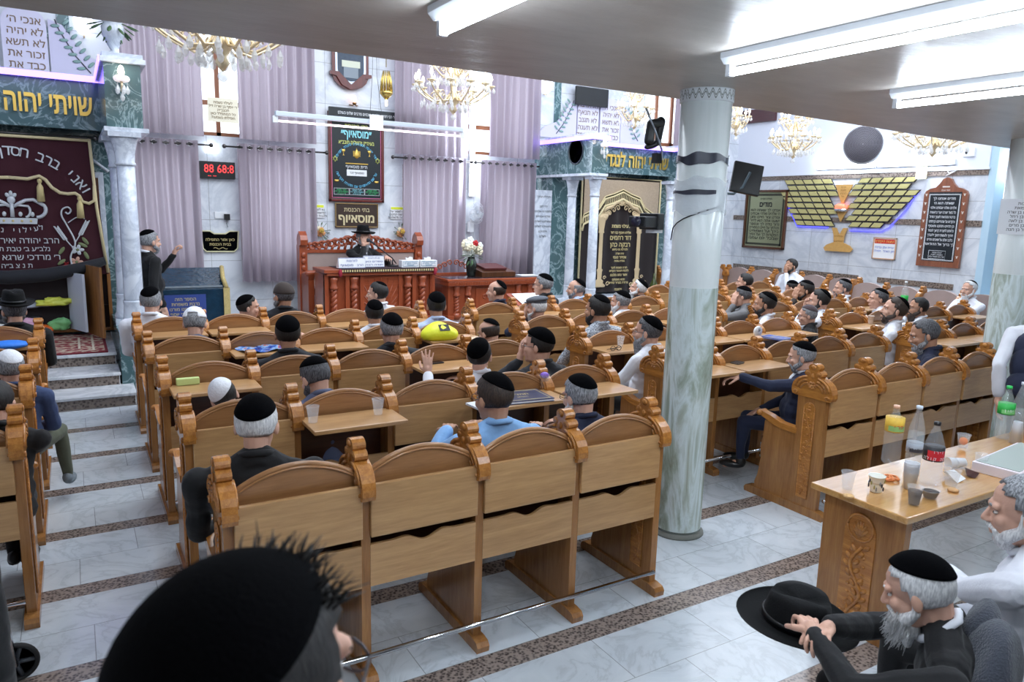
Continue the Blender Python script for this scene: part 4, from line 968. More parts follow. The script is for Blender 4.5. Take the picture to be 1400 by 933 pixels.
def curtain(x0, x1, z0, z1, label, y=WY-.16, n=None, flare=0., seed=1, rod=True, gather=None):
    w = x1-x0; n = n or max(4, int(w/.135)); t = empty('curtain', ((x0+x1)/2, y, z0), label, 'curtain', None)
    rs = random.Random(seed); ph = [rs.random()*6 for _ in range(5)]
    nx, nz = n*12, 26; vs = []
    for j in range(nz+1):
        v = j/nz
        for i in range(nx+1):
            u = i/nx; uu = u+.006*math.sin(u*23+ph[0])*(1-v)
            a = 2*PI*n*u+.9*math.sin(5*u+ph[1])*(1-v); amp = .050+.018*math.sin(7*u+ph[2])*(1-v)
            yy = amp*math.sin(a)+.012*(1-v)*math.sin(2.3*a+ph[3]); xx = (-w/2+w*uu)*(1+flare*(1-v)) + .010*math.cos(a)*(1-v)
            if gather: xx += gather*(1-v)**2*math.sin(PI*u)
            vs.append((xx, yy, v*(z1-z0)+(.004*math.sin(a) if v < .01 else 0)))
    fs = [(j*(nx+1)+i, j*(nx+1)+i+1, (j+1)*(nx+1)+i+1, (j+1)*(nx+1)+i) for j in range(nz) for i in range(nx)]
    m = MB(); m.add(vs, fs, 0, True); m.build('curtain_cloth', CURT, t)
    if rod:
        zr = z1-z0-.055
        MB().tube([(-w/2-.16, .0, zr), (w/2+.16, .0, zr)], .014, 10).build('curtain_rod', RODM, t)
        for s in (-1, 1): MB().ell((s*(w/2+.18), 0, zr), .032, 12, 8).build('rod_finial', RODM, t)
        for i in range(n*2):
            u = (i+.5)/(n*2); x = -w/2+w*u
            g = MB(); g.lathe([(.024, -.004), (.034, -.004), (.034, .004), (.024, .004), (.024, -.004)], 14, M=Matrix.Translation((x, 0, zr)) @ Matrix.Rotation(PI/2, 4, 'Y') @ Matrix.Rotation(R(90), 4, 'X') @ Matrix.Rotation(R(35 if i % 2 else -35), 4, 'Z'))
            g.build('grommet', GROM, t)
    return t
curtain(.72, 1.66, .42, 3.0, 'lower mauve curtain behind the standing man and the lectern', seed=1, gather=.10)
curtain(2.2, 3.38, .92, 3.0, 'lower mauve curtain just beside the tall chair back of the speaker bench', seed=2)
curtain(4.86, 6.05, .42, 3.0, 'lower mauve curtain beside the black memorial board', seed=3, flare=.04)
curtain(6.34, 7.52, .42, 3.0, 'lower mauve curtain by the second ark, behind the vase', seed=4, gather=-.12)
curtain(.70, 1.72, 3.06, 6.2, 'upper mauve curtain next to the first ark and the flower vase', y=WY-.24, seed=5, rod=False)
curtain(2.22, 3.36, 3.06, 6.2, 'upper mauve curtain behind the hanging white strip lamp', y=WY-.24, seed=6, rod=False)
curtain(4.68, 6.02, 3.0, 6.2, 'upper mauve curtain behind the middle chandelier', y=WY-.24, seed=7, rod=False)
curtain(6.46, 7.5, 3.06, 6.2, 'upper mauve curtain beside the second ark pier', y=WY-.24, seed=8, rod=False)
curtain(10.9, 11.7, 1.2, 5.2, 'mauve curtain in the far corner behind the marble column', seed=9, n=8, rod=False)

# boards of the middle wall section
BB = mat('board_black', (22, 30, 36), .35); TCY = mat('letter_cyan', (150, 226, 236), .5); TYE = mat('letter_yellow', (226, 232, 130), .5); TGR = mat('letter_green', (70, 200, 120), .5)
TWH = mat('letter_white', (236, 238, 242), .5); TBL = mat('letter_blue', (110, 200, 240), .5); MAH = wood('mahogany_frame', (110, 42, 36), (74, 26, 26), .25, 'Z'); TPK = mat('letter_pink', (230, 120, 160), .5)
def frame(mb, w, h, t, d, m=0, y=0.):
    for s in (-1, 1): mb.box(s*w/2-(t if s > 0 else 0), s*w/2+(0 if s > 0 else t), y-d, y, -h/2, h/2, m); mb.box(-w/2, w/2, y-d, y, s*h/2-(t if s > 0 else 0), s*h/2+(0 if s > 0 else t), m)
def onwall(c): return FR(*c)
def F(x, z, y): return Matrix.Translation((x, y, z)) @ Matrix.Rotation(PI/2, 4, 'X')
def star(mb, x, z, r, y, m):
    for a in (90, 270):
        p = [(x+r*math.cos(R(a+120*k)), y, z+r*math.sin(R(a+120*k))) for k in range(4)]; mb.tube(p, r*.11, 5, m)
def arctext(mb, st, cx, cz, r, a0, a1, size, m, y, out=True):
    n = len(st)
    for i, ch in enumerate(st):
        if ch == ' ': continue
        a = a0+(a1-a0)*i/max(n-1, 1); px, pz = cx+r*math.cos(R(a)), cz+r*math.sin(R(a)); rot = R(a-90) if out else R(a+90)
        addtext(mb, ch, size, Matrix.Translation((px, y, pz)) @ Matrix.Rotation(PI/2, 4, 'X') @ Matrix.Rotation(rot, 4, 'Z'), m)
t = empty('memorial_board', (4.09, WY-.02, 2.90), 'tall black dedication board in a mahogany frame with cyan and yellow lettering', 'board')
m = MB(); frame(m, .94, 1.42, .045, .05); m.build('board_frame', MAH, t, .008)
m = MB(); m.box(-.43, .43, -.03, 0, -.67, .67); m.build('board_panel', BB, t)
m = MB(); frame(m, .84, 1.30, .008, .036, 0, 0); m.build('pink_border', TPK, t)
m = MB(); Y = -.034
addtext(m, 'עמותת', .075, F(0, .595, Y), 1); addtext(m, 'בתי הכנסת', .085, F(0, .50, Y), 1, bold=.001); addtext(m, '״מוסאיוף״', .17, F(0, .375, Y), 0, width=.52, bold=.004); addtext(m, 'בעיה״ק ירושלים תובב״א', .085, F(0, .24, Y), 1, width=.60)
arctext(m, 'חדר ישיבה המפוארת לתורה ותפילה', 0, -.14, .36, 24, 156, .058, 2, Y); arctext(m, 'על שם החותמים עם התורה הקדושה', 0, -.10, .36, 336, 204, .058, 2, Y, False)
star(m, -.36, -.03, .045, Y, 1); star(m, .36, -.03, .045, Y, 1)
for s in (-1, 1):
    m.lathe([(.03, .05), (.028, .02), (.006, 0), (.004, -.04), (.024, -.05)], 12, 3, M=Matrix.Translation((s*.22, Y, .08)) @ Matrix.Diagonal((1, .25, 1, 1)))
    m.lathe([(.04, .0), (.03, -.03), (.006, -.035)], 12, 3, M=Matrix.Translation((s*.34, Y, -.36)) @ Matrix.Diagonal((1, .25, 1, 1)))
m.lathe([(.002, .10), (.02, .04), (.05, -.02), (.03, -.055), (.002, -.07)], 14, 3, M=Matrix.Translation((0, Y, .06)) @ Matrix.Diagonal((1, .3, 1, 1)))
for k in range(-3, 4): m.box(k*.018-.005, k*.018+.005, Y-.006, Y, .02, .11, 3)
m.box(-.19, .19, Y-.012, Y, -.10, -.085, 3); m.box(-.17, .17, Y-.004, Y, -.29, -.19, 4); addtext(m, 'ת״ת מוסאיוף', .07, F(0, -.145, Y), 4); addtext(m, 'מוסאיוף זכר', .05, F(0, -.24, Y-.006), 5)
for k in (-1, 0, 1):
    for s in (-1, 1): m.box(k*.26-.125, k*.26+.125, Y-.003, Y, -.545+s*.05-.002, -.545+s*.05+.002, 6); m.box(k*.26+s*.125-.002, k*.26+s*.125+.002, Y-.003, Y, -.595, -.495, 6)
    for q in (0, 1, 2): addtext(m, ['לזכר נשמת', 'המנוח היקר ז״ל', 'ת נ צ ב ה'][q], .035, F(k*.26, -.518-.03*q, Y), 7 if k else 0)
m.build('board_lettering', [TCY, TYE, TBL, GOLD, TWH, INK, TWH, TGR], t)
t = empty('long_sign', (4.42, WY-.10, 3.55), 'long narrow black sign with two rows of small lettering above the strip lamp', 'sign')
m = MB(); m.box(-.80, .86, -.02, .02, -.10, .12); m.build('sign_board', BB, t, .004)
m = MB(); addtext(m, 'אמר רבי אלעזר אמר רבי חנינא תלמידי חכמים מרבים שלום בעולם', .065, F(.02, .04, -.021), 0, width=1.35); addtext(m, 'שנאמר וכל בניך למודי', .055, F(.0, -.04, -.021), 0); m.build('sign_lettering', TWH, t)
t = empty('name_sign', (4.09, WY-.02, 1.97), 'dark engraved sign in a gilt frame straight above the speaker', 'sign')
m = MB(); frame(m, .74, .40, .02, .03); m.build('sign_frame', mat('gilt_frame', (150, 124, 84), .35, .6), t, .004)
m = MB(); m.box(-.36, .36, -.02, 0, -.19, .19); m.build('sign_board', mat('sign_brown', (58, 42, 34), .4), t)
m = MB(); addtext(m, 'בתי הכנסת', .095, F(0, .09, -.021), 0); addtext(m, 'מוסאיוף', .19, F(0, -.055, -.021), 0, bold=.006); m.build('sign_lettering', mat('letter_sand', (212, 198, 156), .5), t)
for x, nm in ((3.42, 'away from the vase'), (4.82, 'nearer the vase')):
    t = empty('notice', (x, WY-.012, 2.03), 'small white notice with a yellow heading over the bench, %s' % nm, 'notice')
    m = MB(); m.box(-.13, .13, -.006, 0, -.11, .11); m.build('notice_sheet', PAPER, t)
    m = MB(); m.box(-.12, .12, -.009, -.006, .055, .095, 1)
    for q, s_ in enumerate(['נא לשמור על', 'קדושת המקום', 'ולכבות פלאפונים']): addtext(m, s_, .05, F(0, .02-.05*q, -.008), 0)
    m.build('notice_print', [INK, mat('highlight_yellow', (226, 236, 60), .6)], t)
def flowers(mb, c, r, n, mats_n, seed, sz=.035):
    rs = random.Random(seed)
    for i in range(n):
        d = Vector((rs.gauss(0, 1), rs.gauss(0, .6), rs.gauss(.2, .8))).normalized(); p = Vector(c)+d*r*rs.uniform(.6, 1.05); mi = rs.randrange(mats_n)
        for k in range(5): mb.ell(p+Vector((math.cos(k*1.257), -.3, math.sin(k*1.257)))*sz*.45, (sz*.45, sz*.3, sz*.45), 7, 5, mi)
        mb.ell(p+Vector((0, -sz*.35, 0)), sz*.3, 6, 5, mi)
def leaves(mb, c, r, n, mi, seed, sz=.05):
    rs = random.Random(seed)
    for i in range(n):
        d = Vector((rs.gauss(0, 1), rs.gauss(0, .6), rs.gauss(.1, 1))).normalized(); p = Vector(c)+d*r
        mb.ell(p, (sz*.22, sz*.08, sz*.6), 6, 5, mi, rot=d.to_track_quat('Z', 'Y').to_matrix()); mb.tube([Vector(c), p], .003, 4, mi)
LEAF = mat('leaf_green', (62, 92, 56), .6); CREAM = mat('petal_cream', (238, 228, 200), .6); ROSE = mat('petal_red', (190, 34, 40), .6); PEACH = mat('petal_peach', (222, 160, 110), .6); WHITEF = mat('petal_white', (236, 238, 230), .6)
for x, nm in ((3.46, 'away from the vase'), (4.86, 'nearer the vase')):
    t = empty('flower_spray', (x, WY-.06, 1.70), 'small dried flower spray over the speaker bench, %s' % nm, 'flowers')
    m = MB(); leaves(m, (0, 0, 0), .15, 22, 0, 4); m.build('stems', LEAF, t); m = MB(); flowers(m, (0, -.03, .0), .06, 9, 3, 8, .05); m.build('blossoms', [PEACH, CREAM, mat('petal_gold', (196, 160, 70), .6)], t)
# digital clock, outlet, velvet sign, memorial picture, hanging pendant, eternal lamp
t = empty('digital_clock', (1.93, WY-.02, 2.60), 'black digital clock with red numerals between two curtains', 'clock')
MB().box(-.25, .25, -.05, 0, -.13, .12).build('clock_case', BLACKP, t, .006)
RED = mat('led_red', (210, 60, 60), .4, emit=(255, 60, 60), es=1.2)
m = MB(); addtext(m, '88 68:8', .17, F(.02, .01, -.052), 0, rtl=False, width=.42); addtext(m, '-- --', .08, F(-.08, -.085, -.052), 0, rtl=False); m.build('clock_digits', RED, t)
t = empty('wall_socket', (1.97, WY, 1.93), 'white double wall socket with a black plug above the velvet sign', 'socket')
MB().box(-.10, .08, -.02, 0, -.05, .05).build('socket_plate', WHITEP, t, .005); m = MB(); m.box(.03, .11, -.07, -.02, -.07, .02); m.tube([(.07, -.05, -.07), (.06, -.04, -.13), (.08, -.03, -.18)], .004, 6); m.build('plug', BLACKP, t)
t = empty('velvet_sign', (1.93, WY-.01, 1.53), 'black velvet sign with a cream scalloped border under the wall socket', 'sign')
out = [(-.27, .16), (-.14, .16), (-.08, .12), (.08, .12), (.14, .16), (.27, .16), (.25, -.10), (.20, -.15), (-.20, -.15), (-.25, -.10)]
MB().prism(out, 'Y', -.02, 0).build('velvet_cloth', VELVET, t); MB().tube([(x, -.02, z) for x, z in out+out[:1]], .012, 6).build('cream_border', mat('cord_cream', (226, 220, 180), .7), t)
m = MB(); addtext(m, 'כאן אזור התפילה', .06, F(0, .03, -.022), 0); addtext(m, 'בבית הכנסת', .06, F(0, -.04, -.022), 0); m.tube([(-.10+.02*i, -.022, -.10+.012*math.sin(i*1.2)) for i in range(11)], .004, 5); m.build('sign_lettering', GOLDY, t)
t = empty('framed_picture', (4.00, WY-.02, 4.42), 'arched dark red framed picture on the marble wall, its top hidden by the gallery', 'picture')
ar = lambda w, zb, r: [(-w, .6), (-w, zb)]+[(w*math.cos(R(a)), zb+r*math.sin(R(a))) for a in range(190, 351, 20)]+[(w, zb), (w, .6)]
m = MB(); m.prism(ar(.30, -.22, .24), 'Y', -.05, 0, 0); m.prism([(-.34, -.20), (-.34, -.25), (-.24, -.27), (-.15, -.40), (0, -.46), (.15, -.40), (.24, -.27), (.34, -.25), (.34, -.20), (.2, -.2), (0, -.38), (-.2, -.2)], 'Y', -.08, 0, 0); m.build('picture_frame', MAH, t)
MB().prism(ar(.25, -.18, .20), 'Y', -.058, -.05).build('silver_border', mat('silver_mount', (200, 208, 220), .3, .5), t)
m = MB(); m.prism(ar(.215, -.15, .18), 'Y', -.064, -.05, 0); m.box(-.12, .12, -.07, -.06, -.28, -.08, 1); m.box(-.15, .15, -.074, -.06, -.12, -.02, 2); m.build('picture_art', [mat('art_slate', (70, 82, 98), .6, var=.4, vscale=14), mat('art_grey', (140, 150, 160), .6), mat('art_cream', (216, 220, 200), .6)], t)
t = empty('pendant_lamp', tuple(atY(528, 92, 10.6)), 'gold pendant lamp of upright rods hanging before the marble wall', 'lamp')
m = MB(); m.tube([(0, 0, 0), (0, 0, 1.2)], .006, 6); 
for k in range(12): a = k*PI/6; m.tube([(.045*math.cos(a), .045*math.sin(a), -.05), (.075*math.cos(a), .075*math.sin(a), -.2), (.085*math.cos(a), .085*math.sin(a), -.34)], [.004, .009, .011], 6)
m.lathe([(.0, -.34), (.095, -.34), (.095, -.37), (.06, -.41), (.02, -.45), (0, -.46)], 16); m.build('lamp_body', mat('brass_bright', (226, 196, 110), .25, .9), t)
MB().cap((0, 0, -.47), (0, 0, -.53), .018, .018).build('lamp_drop', mat('lamp_warm', (255, 240, 200), .4, emit=(255, 226, 170), es=4.), t)
t = empty('candle_lamp', (4.05, WY-.09, 3.76), 'small flame bulb lamp on a brass bracket above the long black sign', 'lamp'); MB().ell((0, 0, .06), (.028, .028, .06), 12, 8).build('flame_bulb', mat('bulb_flame', (255, 214, 190), .4, emit=(255, 190, 150), es=5.), t)
m = MB(); m.lathe([(.03, -.02), (.035, 0), (.02, .01)], 12); m.tube([(-.07, .05, -.03), (-.03, 0, -.04), (0, 0, -.02), (.03, 0, -.04), (.07, .05, -.03)], .01, 6); m.build('bracket', mat('brass_old', (150, 110, 70), .35, .8), t)
# hanging strip lamp
a_, b_ = atY(376, 158, 9.2), atY(632, 181, 9.2)
t = empty('strip_lamp', tuple((a_+b_)/2), 'long white hanging strip lamp before the black boards', 'lamp'); h = (b_-a_).length/2
MB().box(-h, h, -.04, .04, .0, .055).build('lamp_housing', mat('fixture_pale', (206, 216, 230), .4), t, .006); MB().tube([(-h+.04, 0, -.055), (h-.04, 0, -.055)], .012, 10).build('glowing_tube', mat('tube_pink', (255, 236, 236), .4, emit=(255, 232, 234), es=4.), t)
for s in (-1, 1): MB().box(s*h-.03, s*h+.03, -.02, .02, -.08, .0).build('lamp_holder', WHITEP, t, .004)
m = MB(); m.box(-.09, .09, -.058, -.052, -.05, .11); m.build('white_tag', PAPER, t)
m = MB(); m.tube([(-.07, 0, .05), (-.03, 0, .6), (0, 0, 3.0)], .003, 5); m.tube([(.10, 0, .05), (.03, 0, .6), (0, 0, 3.0)], .003, 5); m.build('hanging_wire', RODM, t)
m = MB(); m.box(-.20, .20, -.004, .004, -.16, .16, 0); 
for q in range(5): addtext(m, ['לעילוי נשמת', 'ר׳ יוסף בן שרה ז״ל', 'תנצב״ה', 'כל המתפלל כאן', 'תפילתו נשמעת'][q], .05, F(0, .10-.05*q, -.006), 1)
o = m.build('hanging_notice', [mat('paper_ivory', (236, 228, 206), .7), mat('ink_brown', (120, 96, 60), .6)], None, 0, tuple(atY(305, 151, 11.2))); tag(o, 'ivory paper notice hung on strings between the first two curtains', 'notice')
# bright vertical wall tubes between the curtain bays
for x, z0, z1, nm in ((6.22, 2.35, 4.1, 'vertical glowing tube lamp between the curtains behind the middle chandelier'), ):
    t = empty('wall_tube_lamp', (x, WY-.05, (z0+z1)/2), nm, 'lamp'); MB().box(-.05, .05, -.02, .04, -(z1-z0)/2, (z1-z0)/2).build('housing', FIXW, t, .004); MB().tube([(0, -.05, -(z1-z0)/2+.03), (0, -.05, (z1-z0)/2-.03)], .03, 10).build('glowing_tube', TUBE, t)
t = empty('emergency_lamp', (1.86, WY-.05, 2.87), 'small glowing white lamp box over the digital clock', 'lamp'); MB().box(-.09, .09, -.06, .04, -.03, .10).build('lamp_body', mat('lamp_soft', (240, 248, 255), .4, emit=(236, 246, 255), es=3.), t, .01)
# wall fans
def wallfan(loc, label, rz, s=1., tilt=0):
    t = empty('wall_fan', loc, label, 'fan', None, rz); M = Matrix.Rotation(tilt, 4, 'X')
    m = MB()
    for k in range(26): a = 2*PI*k/26; m.tube([(s*.03*math.cos(a), -.13, s*.03*math.sin(a)), (s*.13*math.cos(a), -.135, s*.13*math.sin(a)), (s*.19*math.cos(a), -.09, s*.19*math.sin(a)), (s*.17*math.cos(a), -.05, s*.17*math.sin(a))], .0022, 4, M=M)
    for r_ in (.07, .13, .19): m.tube([(s*r_*math.cos(2*PI*k/24), -.134 if r_ < .18 else -.09, s*r_*math.sin(2*PI*k/24)) for k in range(25)], .003, 5, M=M)
    m.build('cage', WHITEP, t)
    m = MB()
    for k in range(3):
        a = 2*PI*k/3; m.prism([(s*.02, -.02), (s*.08, -s*.06), (s*.15, -s*.05), (s*.16, s*.03), (s*.08, s*.06), (s*.02, .02)], 'Y', -.10, -.095, M=M @ Matrix.Rotation(a, 4, 'Y') @ Matrix.Rotation(.3, 4, 'X'))
    m.lathe([(.0, .0), (.03, .0), (.03, .03), (0, .035)], 14, M=M @ Matrix.Translation((0, -.10, 0)) @ Matrix.Rotation(PI/2, 4, 'X')); m.build('fan_blades', mat('fan_blade', (214, 220, 230), .3, alpha=.75), t)
    m = MB(); m.lathe([(.05, 0), (.055, .08), (.03, .10)], 14, M=M @ Matrix.Translation((0, -.07, 0)) @ Matrix.Rotation(-PI/2, 4, 'X')); m.cap((0, .0, 0), (0, .06, -.22), .022, .03); m.box(-.05, .05, .02, .08, -.34, -.16); m.build('motor_arm', WHITEP, t, 0)
    return t
wallfan((6.22, WY-.12, 2.06), 'white wall fan between the two curtains beside the speaker', .3, 1.05)
o = MB().box(-.15, .17, -.03, 0, -.05, .05).build('wall_sockets', WHITEP, None, .005, (6.12, WY, 1.46)); tag(o, 'white row of wall sockets under the wall fan behind the vase', 'socket')
wallfan((11.15, 10.9, 2.1), 'white wall fan right behind the marble column', .5, 1.1)
# ------------------------------------------------------------------ arks
PURP = mat('led_purple', (170, 150, 255), .4, emit=(140, 112, 255), es=3.6)
MAROON = mat('velvet_maroon', (62, 18, 30), .9, sheen=.35, bump=.2, bscale=120)
BLKVEL = mat('velvet_dark_brown', (30, 20, 20), .9, sheen=.3, bump=.2, bscale=120)
SILVER = mat('silver_thread', (206, 210, 214), .5, .2); SILVB = mat('brocade_tan', (176, 156, 132), .7, var=.35, vscale=60)
CORD = mat('cord_cream2', (222, 206, 160), .7)
def drape(w, h, n=9, amp=.022, nz=20, flare=0., seed=1):
    m = MB(); rs = random.Random(seed); p = [rs.random()*6 for _ in range(4)]; nx = n*10; vs = []
    for j in range(nz+1):
        v = j/nz
        for i in range(nx+1):
            u = i/nx; x = (-w/2+w*u)*(1+flare*(1-v)); vs.append((x, amp*math.sin(2*PI*n*u+p[0]+.8*math.sin(4*u+p[1]))*(.6+.4*math.sin(6*u+p[2])), v*h))
    m.add(vs, [(j*(nx+1)+i, j*(nx+1)+i+1, (j+1)*(nx+1)+i+1, (j+1)*(nx+1)+i) for j in range(nz) for i in range(nx)], 0, True); return m
def pillar(x, y, z0, z1, label, w=.115, group='white marble pillars of the arks'):
    t = empty('ark_pillar', (x, y, z0), label, 'pillar', group); H = z1-z0
    m = MB(); m.box(-w*1.15, w*1.15, -w*1.15, w*1.15, 0, .07); m.lathe([(w*1.15, .07), (w*1.2, .10), (w*1.05, .14), (w*.98, .20), (w*.9, .30), (w*.95, .34), (w*.95, .36)], 24); m.build('pillar_base', WHITEM, t)
    m = MB(); m.lathe([(w*.86, .36), (w*.86, .38), (w*.82, H*.5), (w*.78, H-.34)], 12); m.build('pillar_shaft', WHITEM, t)
    m = MB(); m.lathe([(w*.86, H-.34), (w*.9, H-.32), (w*.8, H-.30), (w*.85, H-.22), (w*1.1, H-.08), (w*1.2, H-.05)], 24); m.box(-w*1.35, w*1.35, -w*1.35, w*1.35, H-.05, H, 0); m.build('capital', WHITEM, t)
    return t
def ark(cx, yf, yp, hw, label, which):
    """cx centre, yf plane of curtain, yp front of the piers, hw half width to the inner pier face"""
    t = empty('ark_canopy', (cx, yf, 0), label, 'ark', 'canopies over the two arks'); pw = .34 if which == 1 else .30
    za, zb = (2.86, 3.50) if which == 1 else (2.78, 3.34)
    m = MB()
    for s in (-1, 1): m.box(s*hw if s > 0 else -hw-pw, hw+pw if s > 0 else -hw, yp-yf, WY-yf, za, zb)
    m.box(-hw, hw, -.25, WY-yf, za+.08, zb); m.build('green_lintel', GREEN, t)
    m = MB()
    for s in (-1, 1):
        a, b = (hw-.03, hw+pw+.05) if s > 0 else (-hw-pw-.05, -hw+.03); m.box(a, b, yp-yf-.06, WY-yf, zb, zb+.05); m.box(a+.02, b-.02, yp-yf-.03, WY-yf, zb+.05, zb+.10); m.box(a, b, yp-yf-.03, WY-yf, za-.045, za)
    m.box(-hw, hw, -.33, WY-yf, zb, zb+.05); m.build('white_cornice', WHITEM, t, .004)
    m = MB(); m.box(-hw, hw, -.345, -.33, zb-.012, zb+.058)
    for s in (-1, 1): x = s*hw-(.032*s); m.box(min(x, x-s*.012), max(x, x-s*.012), yp-yf-.06, -.33, zb-.012, zb+.058); a, b = (hw-.03, hw+pw+.05) if s > 0 else (-hw-pw-.05, -hw+.03); 
    if which == 2: m.box(-hw-pw-.065, -hw-pw-.05, yp-yf-.06, WY-yf, zb-.012, zb+.058); m.box(-hw-pw-.05, -hw+.03, yp-yf-.075, yp-yf-.06, zb-.012, zb+.058)
    m.build('glowing_strip', PURP, t)
    m = MB(); zt = (za+zb)/2+.03
    addtext(m, 'שויתי יהוה לנגדי תמיד', .34, Matrix.Translation((0, -.265, zt)) @ Matrix.Rotation(PI/2, 4, 'X'), 0, .012, bold=.008, width=hw*1.86); m.build('gold_lettering', GOLD, t)
    # back panels beside the curtain
    m = MB()
    for s in (-1, 1): m.box(s*hw if s > 0 else -hw-pw, hw+pw if s > 0 else -hw, .02, WY-yf, .41, za-.045)
    for s in (-1, 1): a, b = sorted((s*(hw-.30), s*hw)); m.box(a, b, .02, .3, .41, za+.08)
    m.box(-hw, hw, .12, .3, .41, za+.08); m.build('green_back_panel', GREEN, t)
    m = MB(); m.tube([(-hw+.1, -.07, za-.0), (hw-.08, -.07, za-.0)], .016, 10); 
    for s in (-1, 1): m.ell((s*(hw-.06), -.07, za), .03, 10, 8)
    for k in range(9): x = -hw+.25+(2*hw-.5)*k/8; m.tube([(x+.022*math.cos(a), -.07, za-.012+.022*math.sin(a)) for a in [i*.9 for i in range(8)]], .004, 5)
    m.build('curtain_rod', mat('rod_silver', (120, 116, 116), .3, .8), t)
    return t
A1 = ark(-.64, 10.80, 8.92, 1.02, 'green marble ark canopy with gold letters over the maroon curtain', 1)
A2 = ark(9.02, 11.35, 10.2, 1.14, 'green marble ark canopy with gold letters over the black curtain', 2)
pillar(.535, 9.03, .67, 2.86-.045, 'front white marble pillar beside the standing man in black')
pillar(.50, 9.75, .67, 2.86-.045, 'second white pillar of the maroon ark, just behind the front one')
p_ = atY(809, 405, 10.32)
pillar(p_.x-.02, 10.34, .45, 2.735, 'white pillar standing before the black ark curtain', .10)
pillar(atY(777, 395, 11.0).x, 11.0, .45, 2.735, 'white pillar between the white memorial panel and the black ark curtain', .10)
pillar(atY(909, 395, 10.6).x, 10.6, .45, 2.735, 'white pillar of the black ark beside the round column', .10)
# curtain of the first ark
t = empty('ark_curtain', (-.60, 10.66, 1.18), 'maroon velvet ark curtain with a silver crown, lettering and scalloped cream cord', 'curtain', 'ark curtains')
H = 1.66; d = drape(1.72, H, 5, .012, 24, .12); d.build('velvet_cloth', MAROON, t)
m = MB(); m.tube([(-.86, -.03, H-.02), (.86, -.03, H-.02)], .018, 8); m.tube([(.85, -.03, H), (.88, -.03, H*.5), (.955, -.03, .02)], .018, 8); m.tube([(-.85, -.03, H), (-.88, -.03, H*.5), (-.955, -.03, .02)], .018, 8)
sc_ = [(0, 1.16), (.18, 1.15), (.24, 1.17), (.30, 1.19), (.36, 1.15), (.42, 1.06), (.50, 1.0), (.58, .99), (.66, 1.0), (.70, .97), (.73, .90), (.80, .88), (.86, .92), (.87, 1.1)]
for s in (-1, 1): m.tube([(s*x, -.045, z) for x, z in sc_], .020, 8)
m.build('cream_cord', CORD, t)
for x, z in ((.30, 1.16), (.70, .97), (-.30, 1.16), (-.70, .97)):
    m = MB(); m.lathe([(.0, 0), (.022, -.01), (.026, -.04), (.014, -.06), (.02, -.07), (.035, -.10), (.042, -.27), (0, -.275)], 12); m.build('tassel', GOLDY, t, 0, (x, -.065, z))
m = MB(); Y = -.03
arctext(m, 'ואני ברב חסדך אבוא ביתך', 0, .55, .92, 32, 148, .17, 0, Y); arctext(m, 'לעילוי נשמת', 0, 1.62, 1.08, 285, 255, .085, 0, Y, False)
for q, (s_, z, sz) in enumerate((('הרב יהודה יאיר בן שרה', .42, .10), ('נלב״ע ב׳ טבת תשע״ט', .32, .08), ('ר׳ מרדכי שרגא בן חנה', .22, .10), ('ת נ צ ב״ה', .12, .08), ('מאת המשפחה', .03, .07))): addtext(m, s_, sz, F(.0, z, Y), 0, width=.9 if q in (0, 2) else None)
m.build('silver_lettering', SILVER, t); m = MB()
# crown
m.prism([(-.24, .62), (.24, .62), (.25, .69), (-.25, .69)], 'Y', Y-.01, Y, 0)
for s in (-1, 1):
    m.tube([(s*(.24+.10*math.sin(a)), Y, .70+.095*(1-math.cos(a))) for a in [i*.26 for i in range(9)]]+[(s*x, Y, z) for x, z in ((.22, .91), (.14, .90), (.07, .86), (.03, .83))], .021, 8, 0)
    m.tube([(s*(.13+.05*math.sin(a)), Y, .70+.075*(1-math.cos(a))) for a in [i*.3 for i in range(9)]]+[(s*.06, Y, .84), (s*.02, Y, .82)], .014, 8, 0)
    for x, z in ((.20, .735), (.08, .735)): m.ell((s*x, Y, z), (.022, .01, .030), 8, 6, 0)
m.tube([(0, Y, .70), (0, Y, .86)], .022, 8, 0); m.ell((0, Y, .90), (.042, .014, .045), 12, 8, 0); m.ell((-.035, Y, .955), (.022, .01, .03), 8, 6, 0, rot=Matrix.Rotation(-.5, 3, 'Y')); m.ell((.035, Y, .955), (.022, .01, .03), 8, 6, 0, rot=Matrix.Rotation(.5, 3, 'Y')); m.ell((0, Y, .975), (.020, .01, .035), 8, 6, 0)
for k in range(-2, 3): m.ell((k*.09, Y-.012, .655), (.014, .008, .014), 8, 6, 1)
m.build('crown_emblem', [SILVER, GOLDY], t)
